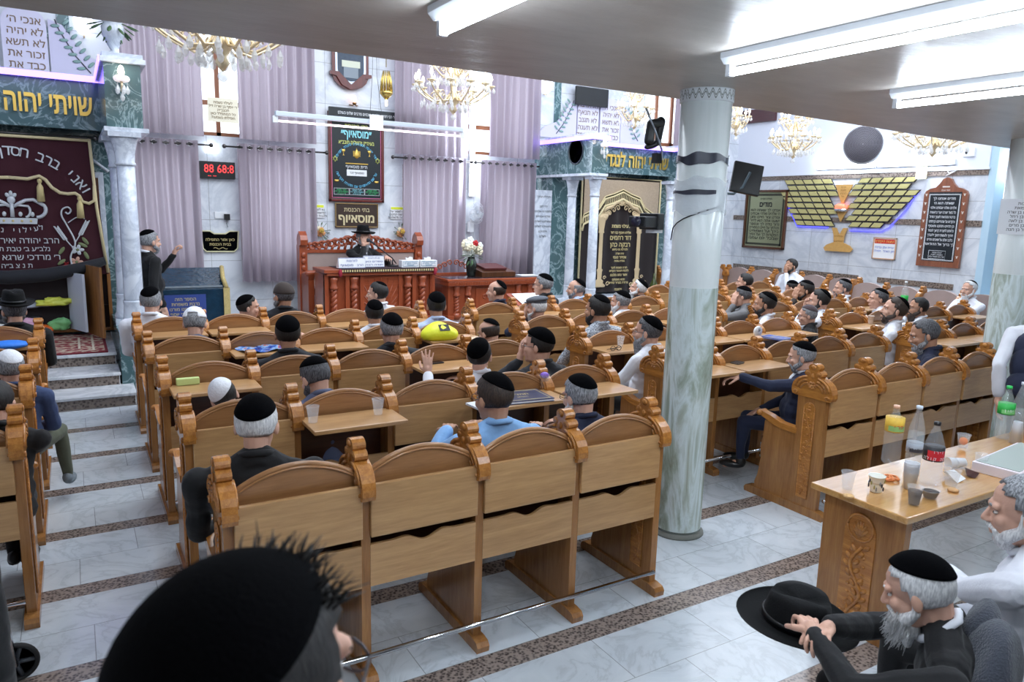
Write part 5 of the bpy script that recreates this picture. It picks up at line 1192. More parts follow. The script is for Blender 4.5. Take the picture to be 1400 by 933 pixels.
for s in (-1, 1):
    m = MB(); x = s*.60
    def crv(pts, n=24):
        out = []; P_ = [Vector(p) for p in [pts[0]]+pts+[pts[-1]]]
        for k in range(1, len(P_)-2):
            for q in range(6):
                u = q/6; a_, b_, c_, d_ = P_[k-1:k+3]; out.append(.5*((2*b_)+(c_-a_)*u+(2*a_-5*b_+4*c_-d_)*u*u+(3*b_-a_-3*c_+d_)*u**3))
        return out+[P_[-2]]
    m.tube(crv([(x-.02, Y, .06), (x-.04, Y, .22), (x+.02, Y, .40), (x-.05, Y, .60), (x-.10, Y, .72), (x-.09, Y, .80), (x-.03, Y, .83), (x+.0, Y, .79), (x-.03, Y, .75), (x-.06, Y, .77)]), .011, 6, 0)
    m.tube(crv([(x-.04, Y, .64), (x+.04, Y, .70), (x+.10, Y, .72), (x+.14, Y, .69)]), .007, 5, 0); m.tube(crv([(x+.02, Y, .40), (x+.08, Y, .50), (x+.17, Y, .66)]), .007, 5, 0); m.tube(crv([(x-.01, Y, .34), (x-.08, Y, .44), (x-.16, Y, .58)]), .007, 5, 0)
    for k in range(9):
        for e in (-1, 1):
            m.ell((x+.085+.010*k+e*.016, Y, .50+.020*k), (.009, .005, .020), 6, 5, 0, rot=Matrix.Rotation(.45+e*.35, 3, 'Y')); m.ell((x-.085-.010*k+e*.016, Y, .44+.018*k), (.009, .005, .020), 6, 5, 0, rot=Matrix.Rotation(-.45+e*.35, 3, 'Y'))
    for c_, mi, n_, r_ in (((x+.04, .31), 3, 5, .042), ((x+.02, .16), 4, 5, .042), ((x+.05, .06), 0, 6, .035)):
        for q in range(n_): a = 2*PI*q/n_; m.ell((c_[0]+r_*math.cos(a), Y, c_[1]+r_*math.sin(a)*.9), (r_*.75, .006, r_*.5), 10, 6, mi, rot=Matrix.Rotation(-a, 3, 'Y'))
        m.ell((c_[0], Y-.005, c_[1]), (r_*.4, .008, r_*.4), 8, 6, 2)
    for c_, a in (((x+.13, .42), -.6), ((x+.10, .37), -1.1), ((x-.13, .30), .6), ((x-.14, .16), .9), ((x+.13, .24), -.4)): m.ell((c_[0], Y, c_[1]), (.022, .006, .055), 10, 6, 2, rot=Matrix.Rotation(a, 3, 'Y'))
    m.ell((x-.09, Y-.004, .08), (.055, .012, .052), 14, 8, 1); m.tube([(x-.10, Y-.004, .135), (x-.115, Y-.004, .155), (x-.09, Y-.004, .14), (x-.07, Y-.004, .158), (x-.075, Y-.004, .132)], .006, 5, 1)
    m.build('flower_embroidery', [SILVER, mat('embroid_red', (176, 40, 44), .7), mat('embroid_green', (120, 130, 90), .7), SILVER, mat('embroid_peach', (206, 160, 140), .7)], t)
# curtain of the second ark
t = empty('ark_curtain', (9.05, 11.20, .62), 'black velvet ark curtain embroidered with a golden archway on columns', 'curtain', 'ark curtains'); H = 2.16
drape(1.9, H, 6, .018, 24).build('velvet_cloth', BLKVEL, t)
m = MB(); m.tube([(-.95, -.03, 0), (-.95, -.03, H), (.95, -.03, H), (.95, -.03, 0)], .02, 8); m.build('cream_border', CORD, t)
m = MB(); prof = [(-.93, 1.30), (-.90, 1.42), (-.66, 1.52), (-.55, 1.58), (-.42, 1.76), (-.20, 1.82), (0, 1.90), (.20, 1.82), (.42, 1.76), (.55, 1.58), (.66, 1.52), (.90, 1.42), (.93, 1.30)]
m.prism([(-.9, H-.04)]+[(x, z+.06) for x, z in prof[1:-1]]+[(.9, H-.04)], 'Y', -.045, -.028, 0); m.build('brocade_top', SILVB, t)
m = MB()
for dz, r_, mi in ((.05, .012, 0), (.0, .018, 0), (-.13, .022, 0)): m.tube([(x, -.055, z+dz) for x, z in prof], r_, 6, mi)
vs = [(x, -.05, z) for x, z in prof]+[(x, -.05, z-.13) for x, z in prof]; n = len(prof); m.add(vs, [(i, i+1, n+i+1, n+i) for i in range(n-1)], 0)
for i in range(n-1):
    for k in range(5): u = (k+.5)/5; x = prof[i][0]*(1-u)+prof[i+1][0]*u; z = prof[i][1]*(1-u)+prof[i+1][1]*u-.065; m.box(x-.008, x+.008, -.06, -.052, z-.04, z+.04, 1)
m.build('scalloped_valance', [CORD, BLKVEL], t)
m = MB(); Y = -.035
for s in (-1, 1):
    X = s*.46
    m.lathe([(.13, 0), (.15, .03), (.09, .08), (.10, .12), (.05, .16), (.06, .30), (.075, .33), (.045, .36), (.045, 1.02), (.07, 1.04), (.06, 1.08), (.09, 1.26), (.13, 1.30), (.17, 1.38)], 12, 0, M=Matrix.Translation((X, Y, .10)) @ Matrix.Diagonal((1, .12, 1, 1)))
    m.box(X-.18, X+.18, Y-.012, Y, 1.48, 1.53, 0)
    for k, (x, z, r_) in enumerate(((.20, .16, .05), (.12, .28, .04), (-.14, .13, .05))): m.tube([(X+s*x*.0+x+r_*math.cos(a)*(1-a/9), Y, z+r_*math.sin(a)*(1-a/9)) for a in [i*.6 for i in range(12)]], .009, 5, 0)
    m.tube([(s*.44, Y, 1.52), (s*.36, Y, 1.60), (s*.26, Y, 1.62), (s*.16, Y, 1.70), (s*.08, Y, 1.72), (0, Y, 1.80)], [.03, .045, .04, .045, .04, .02], 8, 0, flat=1)
    for k, (x, z, r_) in enumerate(((.40, 1.42, .055), (.30, 1.50, .06), (.20, 1.56, .06), (.10, 1.60, .06), (.34, 1.70, .05), (.18, 1.78, .05), (.06, 1.68, .045))): m.tube([(s*(x+r_*math.cos(a)*(1-a/8.5)), Y-.01, z+r_*math.sin(a)*(1-a/8.5)) for a in [i*.6 for i in range(13)]], .010, 5, 0)
m.ell((0, Y, 1.74), (.08, .015, .10), 10, 8, 0); m.build('gold_archway', mat('gold_embroid', (214, 190, 150), .5, .25), t)
m = MB()
for q, (s_, z, sz) in enumerate((('לעילוי נשמת', 1.26, .09), ('אליהו ויוסף בני דוד', 1.14, .065), ('דוד רחמים', 1.04, .12), ('רבקה כהן', .91, .12), ('ולברכת בני ביתם', .82, .055), ('חיה שרה', .74, .055), ('אסתר נעמי', .67, .07), ('נוסדה בזכות', .60, .05), ('תורה ומצוות לזכר', .47, .055), ('ולזכות הציבור הקדוש', .41, .055), ('אשר נתנו מלבם', .33, .065), ('תהא נשמתם', .24, .06), ('צרורה בצרור החיים', .18, .06), ('תנצבה', .05, .065))): addtext(m, s_, sz, F(0, z, -.045), 0, bold=.002)
m.build('gold_lettering', GOLDY, t)
# relief tablets over the arks with laurels
def tablets(cx, y, z, s, label):
    t = empty('tablets_relief', (cx, y, z), label, 'relief', 'stone tablets over the arks'); m = MB()
    for q in (-1, 1): m.prism([(q*.02, 0), (q*.52, 0), (q*.52, .62)]+[(q*(.27+.25*math.cos(R(a))), .62+.22*math.sin(R(a))) for a in range(15, 180, 15)]+[(q*.02, .62)], 'Y', -.04, 0)
    m.build('stone_tablets', mat('tablet_stone', (216, 212, 232), .5), t)
    for q in (-1, 1): w = MB(); w.prism([(q*1.45, 0), (q*.54, 0), (q*.54, .72), (q*.70, .66), (q*.84, .46), (q*.98, .30), (q*1.25, .20), (q*1.36, .10)], 'Y', -.03, 0); w.build('stone_wing', mat('wing_stone', (206, 202, 226), .5), t)
    m = MB()
    for k, s_ in enumerate(['אנכי ה׳', 'לא יהיה', 'לא תשא', 'זכור את', 'כבד את']): addtext(m, s_, .13, F(.28, .66-.14*k, -.042), 0)
    for k, s_ in enumerate(['לא תרצח', 'לא תנאף', 'לא תגנב', 'לא תענה', 'לא תחמד']): addtext(m, s_, .13, F(-.28, .66-.14*k, -.042), 0)
    m.build('tablet_lettering', mat('letter_bronze', (120, 96, 74), .5, .3), t)
    m = MB()
    for q in (-1, 1):
        m.tube([(q*1.0, -.035, .08), (q*.82, -.035, .30), (q*.66, -.035, .60), (q*.62, -.035, .72)], .008, 5)
        for k in range(7):
            x, z_ = .95-.045*k, .14+.085*k
            for e in (-1, 1): m.ell((q*(x+e*.06), -.04, z_+.03*e+.02), (.055, .008, .022), 8, 5, 1, rot=Matrix.Rotation(q*(.75 if e > 0 else .1)*-1, 3, 'Y'))
    m.build('laurel_branches', [mat('laurel_stem', (60, 62, 74), .5), mat('laurel_green', (130, 160, 156), .5)], t); return t
tablets(-.64, WY-.03, 3.72, 1, 'pale stone tablets with laurel branches above the maroon ark')
tablets(9.0, WY-.03, 3.50, 1, 'pale stone tablets with laurel branches above the black ark')
o = MB().box(-.38, .38, -.06, 0, -.17, .17).build('tv_screen', BLACKP, None, .01, tuple(atY(808, 133, WY-.1))); tag(o, 'wide black screen on the wall above the second ark', 'screen')
o = MB().box(-.18, .18, -.02, 0, -.06, .06).build('green_plaque', GREEN, None, 0, tuple(atY(45, 42, WY-.02))); tag(o, 'dark green stone inset beside the laurel of the first tablets', 'plaque')
for px, yy in ((89, WY-.0), (762, WY-.0)):
    a = atY(px, 70 if px < 100 else 140, yy); o = MB().box(-.07, .07, -.02, 0, -1.0, 1.2).build('trim_9', GREEN, None, 0, (a.x, yy, a.z)); tag(o, None, None, None, 'structure')
# memorial wall panel beside the second ark
a_ = atX(787, 207, 7.57); m = MB(); m.lathe([(0, 0), (.20, 0), (.20, .012), (.225, .014), (.225, 0)], 28, 0, Matrix.Translation((7.578, a_.y, a_.z)) @ Matrix.Rotation(-PI/2, 4, 'Y')); o = m.build('round_opening', mat('opening_shade', (34, 48, 56), .3), A2); o.matrix_parent_inverse = Matrix.Translation(A2.location).inverted()  # flat dark disc painted as the shade inside the round hole
t = empty('memorial_stone', (atY(741, 310, 11.35).x, 11.37, 1.72), 'white marble panel engraved with rows of black letters by the second ark', 'panel')
MB().box(-.16, .19, -.03, 0, -1.2, .78).build('panel_stone', WHITEM, t)
m = MB(); 
for k, s_ in enumerate(['תפילת הדרך', 'יהי רצון', 'מלפניך ה׳ אלהינו', 'ואלהי אבותינו', 'שתוליכנו לשלום', 'ותצעידנו לשלום', 'ותדריכנו', 'לשלום']): addtext(m, s_, .055, F(.01, .66-.09*k-(.08 if k else 0), -.032), 0)
m.build('engraved_lettering', INK, t)
# house-shaped niche with small door beside the first curtain
t = empty('wall_niche', (.22, 10.78, 1.9), 'small gabled marble wall niche beside the maroon curtain', 'niche')
m = MB(); m.box(-.06, .16, -.03, 0, -.60, .55); m.build('niche_panel', WHITEM, t); MB().box(-.04, .10, -.035, -.03, -.56, .48).build('niche_door', WOODD, t); m = MB(); m.tube([(-.13, -.05, .56), (.05, -.05, .70), (.22, -.05, .56)], .022, 4); m.build('gable', WHITEM, t)
# cabinet under the first ark with open doors and things inside
t = empty('open_cabinet', (-.60, 10.72, .47), 'wooden ark cabinet with white inside doors standing open, holding cloths', 'cabinet')
WHD = mat('cabinet_white', (206, 214, 226), .4); m = MB(); m.box(-.98, .98, -.03, .06, -.02, .02); m.box(-.98, -.94, -.03, .06, 0, .78); m.box(.94, .98, -.03, .06, 0, .78); m.build('cabinet_frame', WOODZ, t, .004)
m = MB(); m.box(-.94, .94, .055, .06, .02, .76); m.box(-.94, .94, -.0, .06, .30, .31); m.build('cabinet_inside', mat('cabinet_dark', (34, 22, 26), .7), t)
def leaf(x0, x1, y1, z0, z1, mt, th=.03): m = MB(); m.prism([(x0, -.03), (x1, y1), (x1+th, y1), (x0+th, -.03)], 'Z', z0, z1); d_ = m.build('door', mt, t, .004); return d_
leaf(.50, .66, -.42, .03, .74, WHD); leaf(.66, .84, -.66, -.02, .84, WOODZ); leaf(-.44, -.60, -.42, .03, .74, WHD); leaf(-.62, -.82, -.62, -.02, .84, WOODZ)
m = MB()
for k, s_ in ((0, 1),):
    m.tube([(-.93, -.12, .78), (-.5, -.15, .74), (-.1, -.17, .70), (.3, -.16, .72), (.65, -.15, .80), (.93, -.12, .88)], [.05, .075, .085, .085, .08, .045], 10)
m.v = [(x, y, z+.012*math.sin(17*x)+.01*math.sin(31*x+9*y)) for x, y, z in m.v]
o = m.build('rolled_cloth', CLOTH['charcoal'], None, 0, (-.60, 10.72, .47)); tag(o, 'rolled dark grey cloth draped across the open cabinet under the maroon curtain', 'cloth')
CAND = [('plastic_bag', (.05, -.10, .10), (.14, .07, .10), (220, 170, 200), 'pale pink plastic bag stuffed in the open cabinet'), ('orange_box', (.22, -.15, .06), (.09, .06, .05), (232, 110, 40), 'small orange packet in the open cabinet'),
        ('green_bag', (.40, -.12, .10), (.11, .06, .09), (130, 200, 130), 'light green bag in the open cabinet'), ('yellow_bag', (.36, -.08, .38), (.20, .07, .06), (220, 226, 90), 'yellow wrapped parcel on the upper cabinet shelf'),
        ('pink_bundle', (.0, -.19, .06), (.17, .07, .05), (206, 60, 150), 'magenta patterned bundle at the front edge of the open cabinet'), ('white_bag', (-.24, -.17, .07), (.11, .07, .06), (226, 228, 226), 'white crumpled bag beside the magenta bundle'),
        ('paper_parcel', (-.10, -.02, .36), (.34, .06, .07), (176, 188, 204), 'long grey blue paper parcel on the cabinet shelf'), ('black_bag', (-.12, -.06, .16), (.28, .06, .09), (24, 26, 34), 'black cloth bag in the middle of the open cabinet'), ('yellow_marker_cup', (-.36, -.15, .12), (.05, .05, .10), (214, 200, 70), 'cup of yellow markers at the inner end of the cabinet')]
for nm, c_, r_, col_, lab in CAND:
    m = MB(); from mathutils import noise as NZ
    m.ell((0, 0, 0), r_, 34, 20); sd_ = Vector((len(lab), c_[0]*9, 3))
    m.v = [tuple(Vector(v)*(1+.42*NZ.noise(Vector(v)*14+sd_)+.22*NZ.noise(Vector(v)*34+sd_))) for v in m.v]; m.v = [(x, y, max(z, -r_[2]*.75)) for x, y, z in m.v]
    o = m.build(nm, mat(nm+'_film', col_, .35, bump=.8, bscale=20), None, 0, (-.60+c_[0], 10.72+c_[1], .47+c_[2])); tag(o, lab, nm.split('_')[-1])
# carpet on the platform
def rugmat():
    g = NG('oriental_rug'); tc = g.n('ShaderNodeTexCoord'); sx = g.n('ShaderNodeSeparateXYZ'); g.l(tc.outputs['Object'], sx.inputs[0])
    ax = g.math('SUBTRACT', 1.0, g.math('ABSOLUTE', sx.outputs[0])); ay = g.math('SUBTRACT', .68, g.math('ABSOLUTE', sx.outputs[1])); d = g.math('MINIMUM', ax, ay)
    w = g.n('ShaderNodeTexVoronoi', Scale=16.); g.l(tc.outputs['Object'], w.inputs[0]); n = g.n('ShaderNodeTexNoise', Scale=26., Detail=3.); g.l(tc.outputs['Object'], n.inputs[0])
    base = g.ramp(g.math('MULTIPLY_ADD', n.outputs['Fac'], .6, g.math('MULTIPLY', w.outputs['Distance'], .8)), [(.3, L((50, 16, 28))), (.5, L((122, 28, 44))), (.66, L((140, 50, 58))), (.85, L((186, 166, 146)))])
    st = g.math('LESS_THAN', g.math('PINGPONG', d, .07), .012); base = g.mix(g.math('MULTIPLY', st, g.math('LESS_THAN', d, .34)), base, L((206, 196, 176)))
    base = g.mix(g.math('LESS_THAN', d, .03), base, L((112, 24, 40))); g.l(base, g.b.inputs['Base Color']); g.b.inputs['Roughness'].default_value = .95; return g.m
o = MB().box(-1.0, 1.0, -.68, .68, 0, .012).build('oriental_rug', rugmat(), None, .004, (-.74, 10.0, .411)); tag(o, 'red patterned oriental rug on the platform before the open cabinet', 'rug')
# covered lectern
t = empty('lectern', (1.32, 10.35, 0), 'lectern under a shiny dark blue cover with a blue and gold lettered sheet', 'lectern')
BLC = mat('blue_vinyl', (24, 52, 72), .15, bump=.9, bscale=16, var=.5, vscale=10); m = MB(); m.box(-.40, .40, 0, .45, 0, 1.0); m.prism([(0, 1.0), (.45, 1.0), (.45, 1.24), (.02, 1.03)], 'X', -.40, .40); m.build('cover', BLC, t, .015)
m = MB(); m.box(-.36, .14, -.012, 0, .40, .92, 0); m.build('sign_sheet', mat('sheet_blue', (52, 72, 140), .4), t)
m = MB()
for k, s_ in enumerate(['הספר הזה', 'נדבת משפחת', 'לזכר אבינו מורנו', 'הצדיק רבי יוסף', 'בן אברהם זצ״ל', 'ולרפואת כל', 'חולי עמך']): addtext(m, s_, .06, F(-.11, .86-.065*k, -.014), 0)
m.build('sheet_lettering', GOLDY, t); m = MB(); m.box(.36, .44, -.03, .0, .2, 1.0); m.tube([(.40, -.02, 1.0), (.37, .05, 1.12), (.40, .3, 1.25)], .03, 8); m.build('gold_fringe', mat('brocade_gold', (190, 168, 110), .6, var=.4, vscale=50), t)
# ------------------------------------------------------------------ speaker bench and tables
def twist(mb, x, y, z0, z1, r, m=0):
    n = 26
    for q in range(2):
        mb.tube([(x+r*.42*math.cos(q*PI+i*.62), y+r*.42*math.sin(q*PI+i*.62), z0+(z1-z0)*i/n) for i in range(n+1)], r*.62, 8, m)
    mb.lathe([(r*1.25, z1), (r*1.3, z1+.03), (r*.9, z1+.06), (r*1.1, z1+.12), (r*1.4, z1+.17)], 16, m, c=(x, y, 0)); mb.lathe([(r*1.4, z0-.10), (r*1.3, z0-.04), (r*1.1, z0)], 16, m, c=(x, y, 0))
PZ = .41
def scroll(mb, x, z, r, s, y, m=0, th=.018): mb.tube([(x+s*r*math.cos(a)*(1-a/9.5), y, z+r*math.sin(a)*(1-a/9.5)) for a in [i*.55 for i in range(15)]], [th*(1-.03*i) for i in range(15)], 7, m)
# bench with carved back
BW = .89
t = empty('speaker_bench', (3.99, 11.42, PZ), 'wide carved red wood bench with a taupe suede back behind the speaker', 'bench')
for s in (-1, 1):
    m = MB(); X = s*(BW+.07); m.box(X-.06, X+.06, -.05, .12, 0, 1.10, 0); m.prism([(-.10, 1.10), (-.12, 1.18), (-.08, 1.25), (0, 1.31), (.08, 1.25), (.12, 1.18), (.10, 1.10)], 'X', X-.055, X+.055, 0)
    m.prism([(-.46, 0), (-.46, .60), (-.50, .68), (-.46, .74), (-.05, .66), (-.05, 0)], 'X', X-.045, X+.045, 0); m.cap((X-.05, -.46, .70), (X+.05, -.46, .70), .045, .045, 12, 0)
    for k in range(8): m.ell((X, -.055, .25+.10*k), (.04, .02, .045), 8, 6, 0)
    m.build('end_post', REDW, t)
m = MB(); m.box(-BW, BW, .0, .06, .40, 1.0, 0); m.build('bench_back', SUEDE, t, .01)
m = MB(); m.box(-BW, BW, -.02, .08, .98, 1.03)
for s in (-1, 1):
    for k in range(8):
        u = k/7; x = s*(BW-.08-(BW-.16)*u); z = 1.07+.12*u**1.2; scroll(m, x, z, .062, s*(1 if k % 2 else -1), .02, 0, .022); m.tube([(x, .02, 1.02), (x-s*.03, .02, z-.02)], .022, 6); scroll(m, x-s*.04, z+.045, .036, -s, .0, 0, .015)
    m.tube([(s*(BW-(BW-.1)*i/14), .02, 1.10+.15*(i/14)**1.2+.020*math.sin(i*1.8)) for i in range(15)], .020, 7)
    m.tube([(s*(BW-(BW-.1)*i/14), .03, 1.05+.07*(i/14)+.014*math.sin(i*2.3)) for i in range(15)], .020, 7)
for k in (-1, 0, 1): scroll(m, k*.09, 1.23, .055, 1, .02, 0, .02)
m.ell((0, .02, 1.29), (.08, .03, .05), 12, 8); m.build('carved_crest', REDW, t)
m = MB(); m.box(-BW, BW, -.50, 0, .36, .46); m.build('bench_seat', SUEDE, t, .02)
# speaker table
t = empty('speaker_table', (3.90, 10.25, PZ), 'large red wood speaker table with twisted columns and a sunburst panel', 'table')
m = MB(); m.box(-.88, .88, 0, .60, .76, .81, 0); m.box(-.84, .84, .02, .58, .72, .76, 0); m.build('table_top', REDWX, t, .008)
m = MB()
for s in (-1, 1): m.box(s*.86-.05 if s > 0 else -.86, .86 if s > 0 else -.86+.05, .06, .56, 0, .74)
m.box(-.82, .82, .12, .16, 0, .74, 0); m.box(-.85, .85, .04, .57, 0, .07, 0)
for x in (-.83, -.52, -.30, .30, .52, .82): m.box(x-.03, x+.03, .07, .13, 0, .74)
m.build('table_body', REDW, t, .004)
for x in (-.72, -.42, .42, .66): m = MB(); twist(m, x, .09, .14, .52, .05); m.build('twisted_column', REDW, t)
m = MB(); m.box(-.30, .30, .10, .12, .08, .70); o = m.build('sunburst_panel', REDWX, t)
m = MB()
for k in range(17):
    a = R(8+10.2*k); l = .30/max(abs(math.cos(a)), .35) if abs(math.cos(a)) > .45 else .58; l = min(l, .60); m.tube([(.30*0+.05*math.cos(a), .098, .09+.05*math.sin(a)), (min(.29, max(-.29, l*math.cos(a))), .098, .09+min(.58, l*math.sin(a)))], .007, 5)
m.build('carved_rays', REDW, o)
TCLM = mat('table_cloth_dark', (48, 28, 34), .8, var=.5, vscale=60)
m = MB(); m.box(-.60, .87, -.008, .58, .812, .818); m.box(-.60, .87, -.012, -.004, .765, .818)
for k in range(40): m.box(-.585+.036*k, -.565+.036*k, -.015, -.011, .775, .805, 1)
for x in (-.62, .86): m.ell((x+.01, -.01, .76), (.03, .02, .06), 8, 6, 2)
o = m.build('table_runner', [TCLM, GOLDY, mat('tassel_crimson', (150, 26, 50), .7)], None, 0, (3.86, 10.25, PZ)); tag(o, 'dark runner with a beaded edge on the speaker table', 'runner')
def cardsign(x, y, w, h, lines, label, z=.82, tilt=.12):
    t = empty('desk_sign', (3.86+x, 10.25+y, PZ+z), label, 'sign', 'signs on the speaker table'); m = MB(); m.prism([(0, 0), (.02, h), (.03, h), (.12, 0)], 'X', -w/2, w/2); m.build('card_stand', PAPER, t)
    m = MB(); m.tube([(-w/2, -.001, .004), (w/2, -.001, .004), (w/2, .018, h-.004), (-w/2, .018, h-.004), (-w/2, -.001, .004)], .003, 4)
    n = len(lines)
    for k, s_ in enumerate(lines): addtext(m, s_, h*.62/n, Matrix.Translation((0, -.004+.02*(1-(k+.7)/n), h*(1-(k+.75)/(n+.5)))) @ Matrix.Rotation(PI/2, 4, 'X'), 0, width=w*.84 if k else None)
    m.build('sign_lettering', mat('ink_blue', (70, 90, 160), .6), t)
cardsign(-.40, .10, .40, .15, ['לתרומות', 'הרב - מוסאיוף'], 'white lettered card on the near end of the speaker table')
cardsign(-.02, .22, .32, .17, ['נא לא להניח', 'ספרים כאן', 'תודה רבה'], 'white lettered card directly in front of the speaker')
def tissuebox(x, lab):
    t = empty('tissue_box', (3.86+x, 10.37, PZ+.82), lab, 'box', 'tissue boxes on the speaker table'); MB().box(-.14, .14, -.05, .08, 0, .105).build('carton', PAPER, t, .004)
    m = MB(); m.tube([(-.12, -.051, .02), (.12, -.051, .02), (.12, -.051, .09), (-.12, -.051, .09), (-.12, -.051, .02)], .003, 4); addtext(m, 'היכל התורה', .05, F(0, .062, -.052), 0, width=.2); addtext(m, 'מוסאיוף', .035, F(0, .033, -.052), 0); m.build('box_print', mat('ink_teal', (70, 130, 160), .6), t)
    m = MB(); m.prism([(-.05, .10), (-.06, .15), (-.02, .135), (.01, .16), (.05, .15), (.05, .10)], 'Y', -.01, .012); m.build('tissue', PAPER, t)
tissuebox(.50, 'white tissue box next to the microphone stand'); tissuebox(.80, 'white tissue box at the far end of the speaker table')
t = empty('microphone_stand', (4.18, 10.6, PZ+.82), 'black table microphone stand with a slanted boom', 'microphone'); m = MB(); m.lathe([(.09, 0), (.09, .015), (.02, .025), (.012, .03)], 20); m.tube([(0, 0, .02), (0, 0, .10)], .01, 8); m.build('stand_base', BLACKP, t)
m = MB(); m.tube([(.06, 0, .04), (0, 0, .12), (-.34, -.05, .36)], .009, 8); m.build('boom', BLACKP, t); m = MB(); m.tube([(-.30, -.05, .34), (-.37, -.05, .38)], [.014, .017], 8); m.ell((-.40, -.05, .395), .03, 12, 8); m.build('microphone_head', mat('mic_mesh', (60, 62, 70), .5, .4, bump=.6, bscale=300), t)
# second table with vase and book rests
t = empty('reading_table', (5.72, 10.15, PZ), 'red wood reading table with a fluted edge and twisted columns beside the speaker table', 'table')
m = MB(); m.box(-.82, .92, 0, .78, .60, .64); m.box(-.80, .90, .01, .76, .53, .60); m.build('table_top', REDWX, t, .008)
m = MB()
for k in range(58): x = -.78+.0292*k; m.cap((x, .006, .545), (x, .006, .59), .008, .008, 6)
m.build('fluted_edge', REDW, t)
m = MB(); m.box(-.76, .86, .10, .70, 0, .54); m.box(-.78, .88, .06, .72, 0, .06)
m.box(-.28, .30, .085, .10, .08, .48); m.build('table_body', REDW, t, .004)
for x in (-.62, -.42, .50, .72): m = MB(); twist(m, x, .09, .10, .36, .045); m.build('twisted_column', REDW, t)
m = MB(); scroll(m, .0, .34, .06, 1, .08, 0, .01); scroll(m, .12, .34, .05, -1, .08, 0, .01); scroll(m, -.12, .34, .05, 1, .08, 0, .01); m.build('carved_scrolls', REDW, t)
m = MB()
for s in (-1, 1):
    for k in range(5): scroll(m, -.38+s*(.42-.09*k), .70+.035*k, .05, s, .72, 0, .014)
m.box(-.85, .15, .70, .75, .64, .68); m.build('carved_crest', REDW, t)
m = MB(); m.box(-.78, .88, .02, .74, .642, .648); o = m.build('table_glass', mat('glass_dark', (70, 60, 66), .06), t)
t = empty('flower_vase', (5.46, 10.45, PZ+.65), 'dark pewter vase with white roses and one red bloom on the reading table', 'vase')
m = MB(); m.lathe([(.06, 0), (.07, .02), (.085, .14), (.085, .22), (.06, .28), (.055, .30), (.065, .31), (.055, .30), (.0, .25)], 24); m.build('vase_body', mat('pewter_dark', (70, 76, 72), .25, .8), t)
m = MB(); leaves(m, (0, 0, .34), .16, 20, 0, 3, .08); m.build('stems', LEAF, t); m = MB(); flowers(m, (0, 0, .46), .14, 22, 3, 2, .07); m.build('roses', [WHITEF, CREAM, WHITEF], t); m = MB(); flowers(m, (.03, -.1, .52), .03, 2, 1, 5, .06); m.build('red_bloom', ROSE, t)
t = empty('book_rest', (5.85, 10.50, PZ+.65), 'low wooden book rest with an open dark red book beside the vase', 'book rest')
m = MB(); m.prism([(-.25, 0), (.25, 0), (.25, .16), (-.25, .08)], 'X', -.30, .32); m.build('rest_body', WOODD, t, .005)
o = MB().prism([(-.16, .100), (.20, .155), (.19, .19), (-.17, .135)], 'X', -.20, .20, 0).build('book', [mat('book_maroon', (92, 40, 38), .5)], None, .004, (5.85, 10.50, PZ+.65+.0)); tag(o, 'thick dark red book lying on the low wooden book rest', 'book')
o = MB().box(-.16, .16, -.10, .10, 0, .012).build('paper_sheet', PAPER, None, 0, (6.45, 10.35, PZ+.652)); tag(o, 'white paper sheet at the far end of the reading table', 'paper')
t = empty('book_stand', (5.05, 7.98, 0), 'small red wood stand holding a white sheet, before the second ark', 'stand')
m = MB(); m.box(-.16, .16, -.12, .12, 0, .03); m.box(-.03, .03, -.03, .03, .03, .85); m.prism([(-.22, .86), (.20, 1.02), (.20, 1.05), (-.22, .90)], 'X', -.26, .26); m.build('stand_body', REDW, t, .004); MB().prism([(-.17, .925), (.16, 1.045), (.16, 1.052), (-.17, .932)], 'X', -.20, .20).build('sheet', PAPER, t)
# ------------------------------------------------------------------ boards on the plaque wall
def bx(x, y, z): return Matrix.Translation((x, y, z)) @ Matrix.Rotation(-PI/2, 4, 'Z') @ Matrix.Rotation(PI/2, 4, 'X')
def side(name, y, z, label, cat): return empty(name, (WX-.02, y, z), label, cat, None, -PI/2)   # local x runs towards the viewer, local -y out of the wall
# with rz=-90deg local (x,y) -> world (y,-x): local +x = world -Y, local +y = world +X
t = side('silver_plaque', 11.08, 2.08, 'olive silver prayer plaque in a dark wood frame nearest the far corner', 'plaque')
m = MB(); frame(m, 1.12, 1.26, .05, .06); m.build('plaque_frame', WOODD, t, .008)
m = MB(); m.box(-.50, .50, -.03, 0, -.58, .58, 0); m.build('plaque_plate', mat('plate_olive', (160, 164, 130), .3, .5), t)
m = MB(); frame(m, .96, 1.10, .045, .034, 0); addtext(m, 'מודים', .15, F(0, .32, -.034), 1, bold=.004)
for k, s_ in enumerate(['אנחנו לך שאתה הוא', 'ה׳ אלהינו ואלהי אבותינו', 'צורנו צור חיינו ומגן', 'ישענו אתה הוא לדור', 'ודור נודה לך ונספר', 'תהלתך על חיינו המסורים', 'בידך ועל נשמותינו', 'הפקודות לך ועל נסיך', 'שבכל יום עמנו']): addtext(m, s_, .085, F(0, .20-.075*k, -.034), 1, width=.80)
addtext(m, 'תפילת מודים', .06, F(0, .44, -.034), 1); m.build('plaque_lettering', [mat('plate_edge', (70, 72, 60), .4, .4), INK], t)
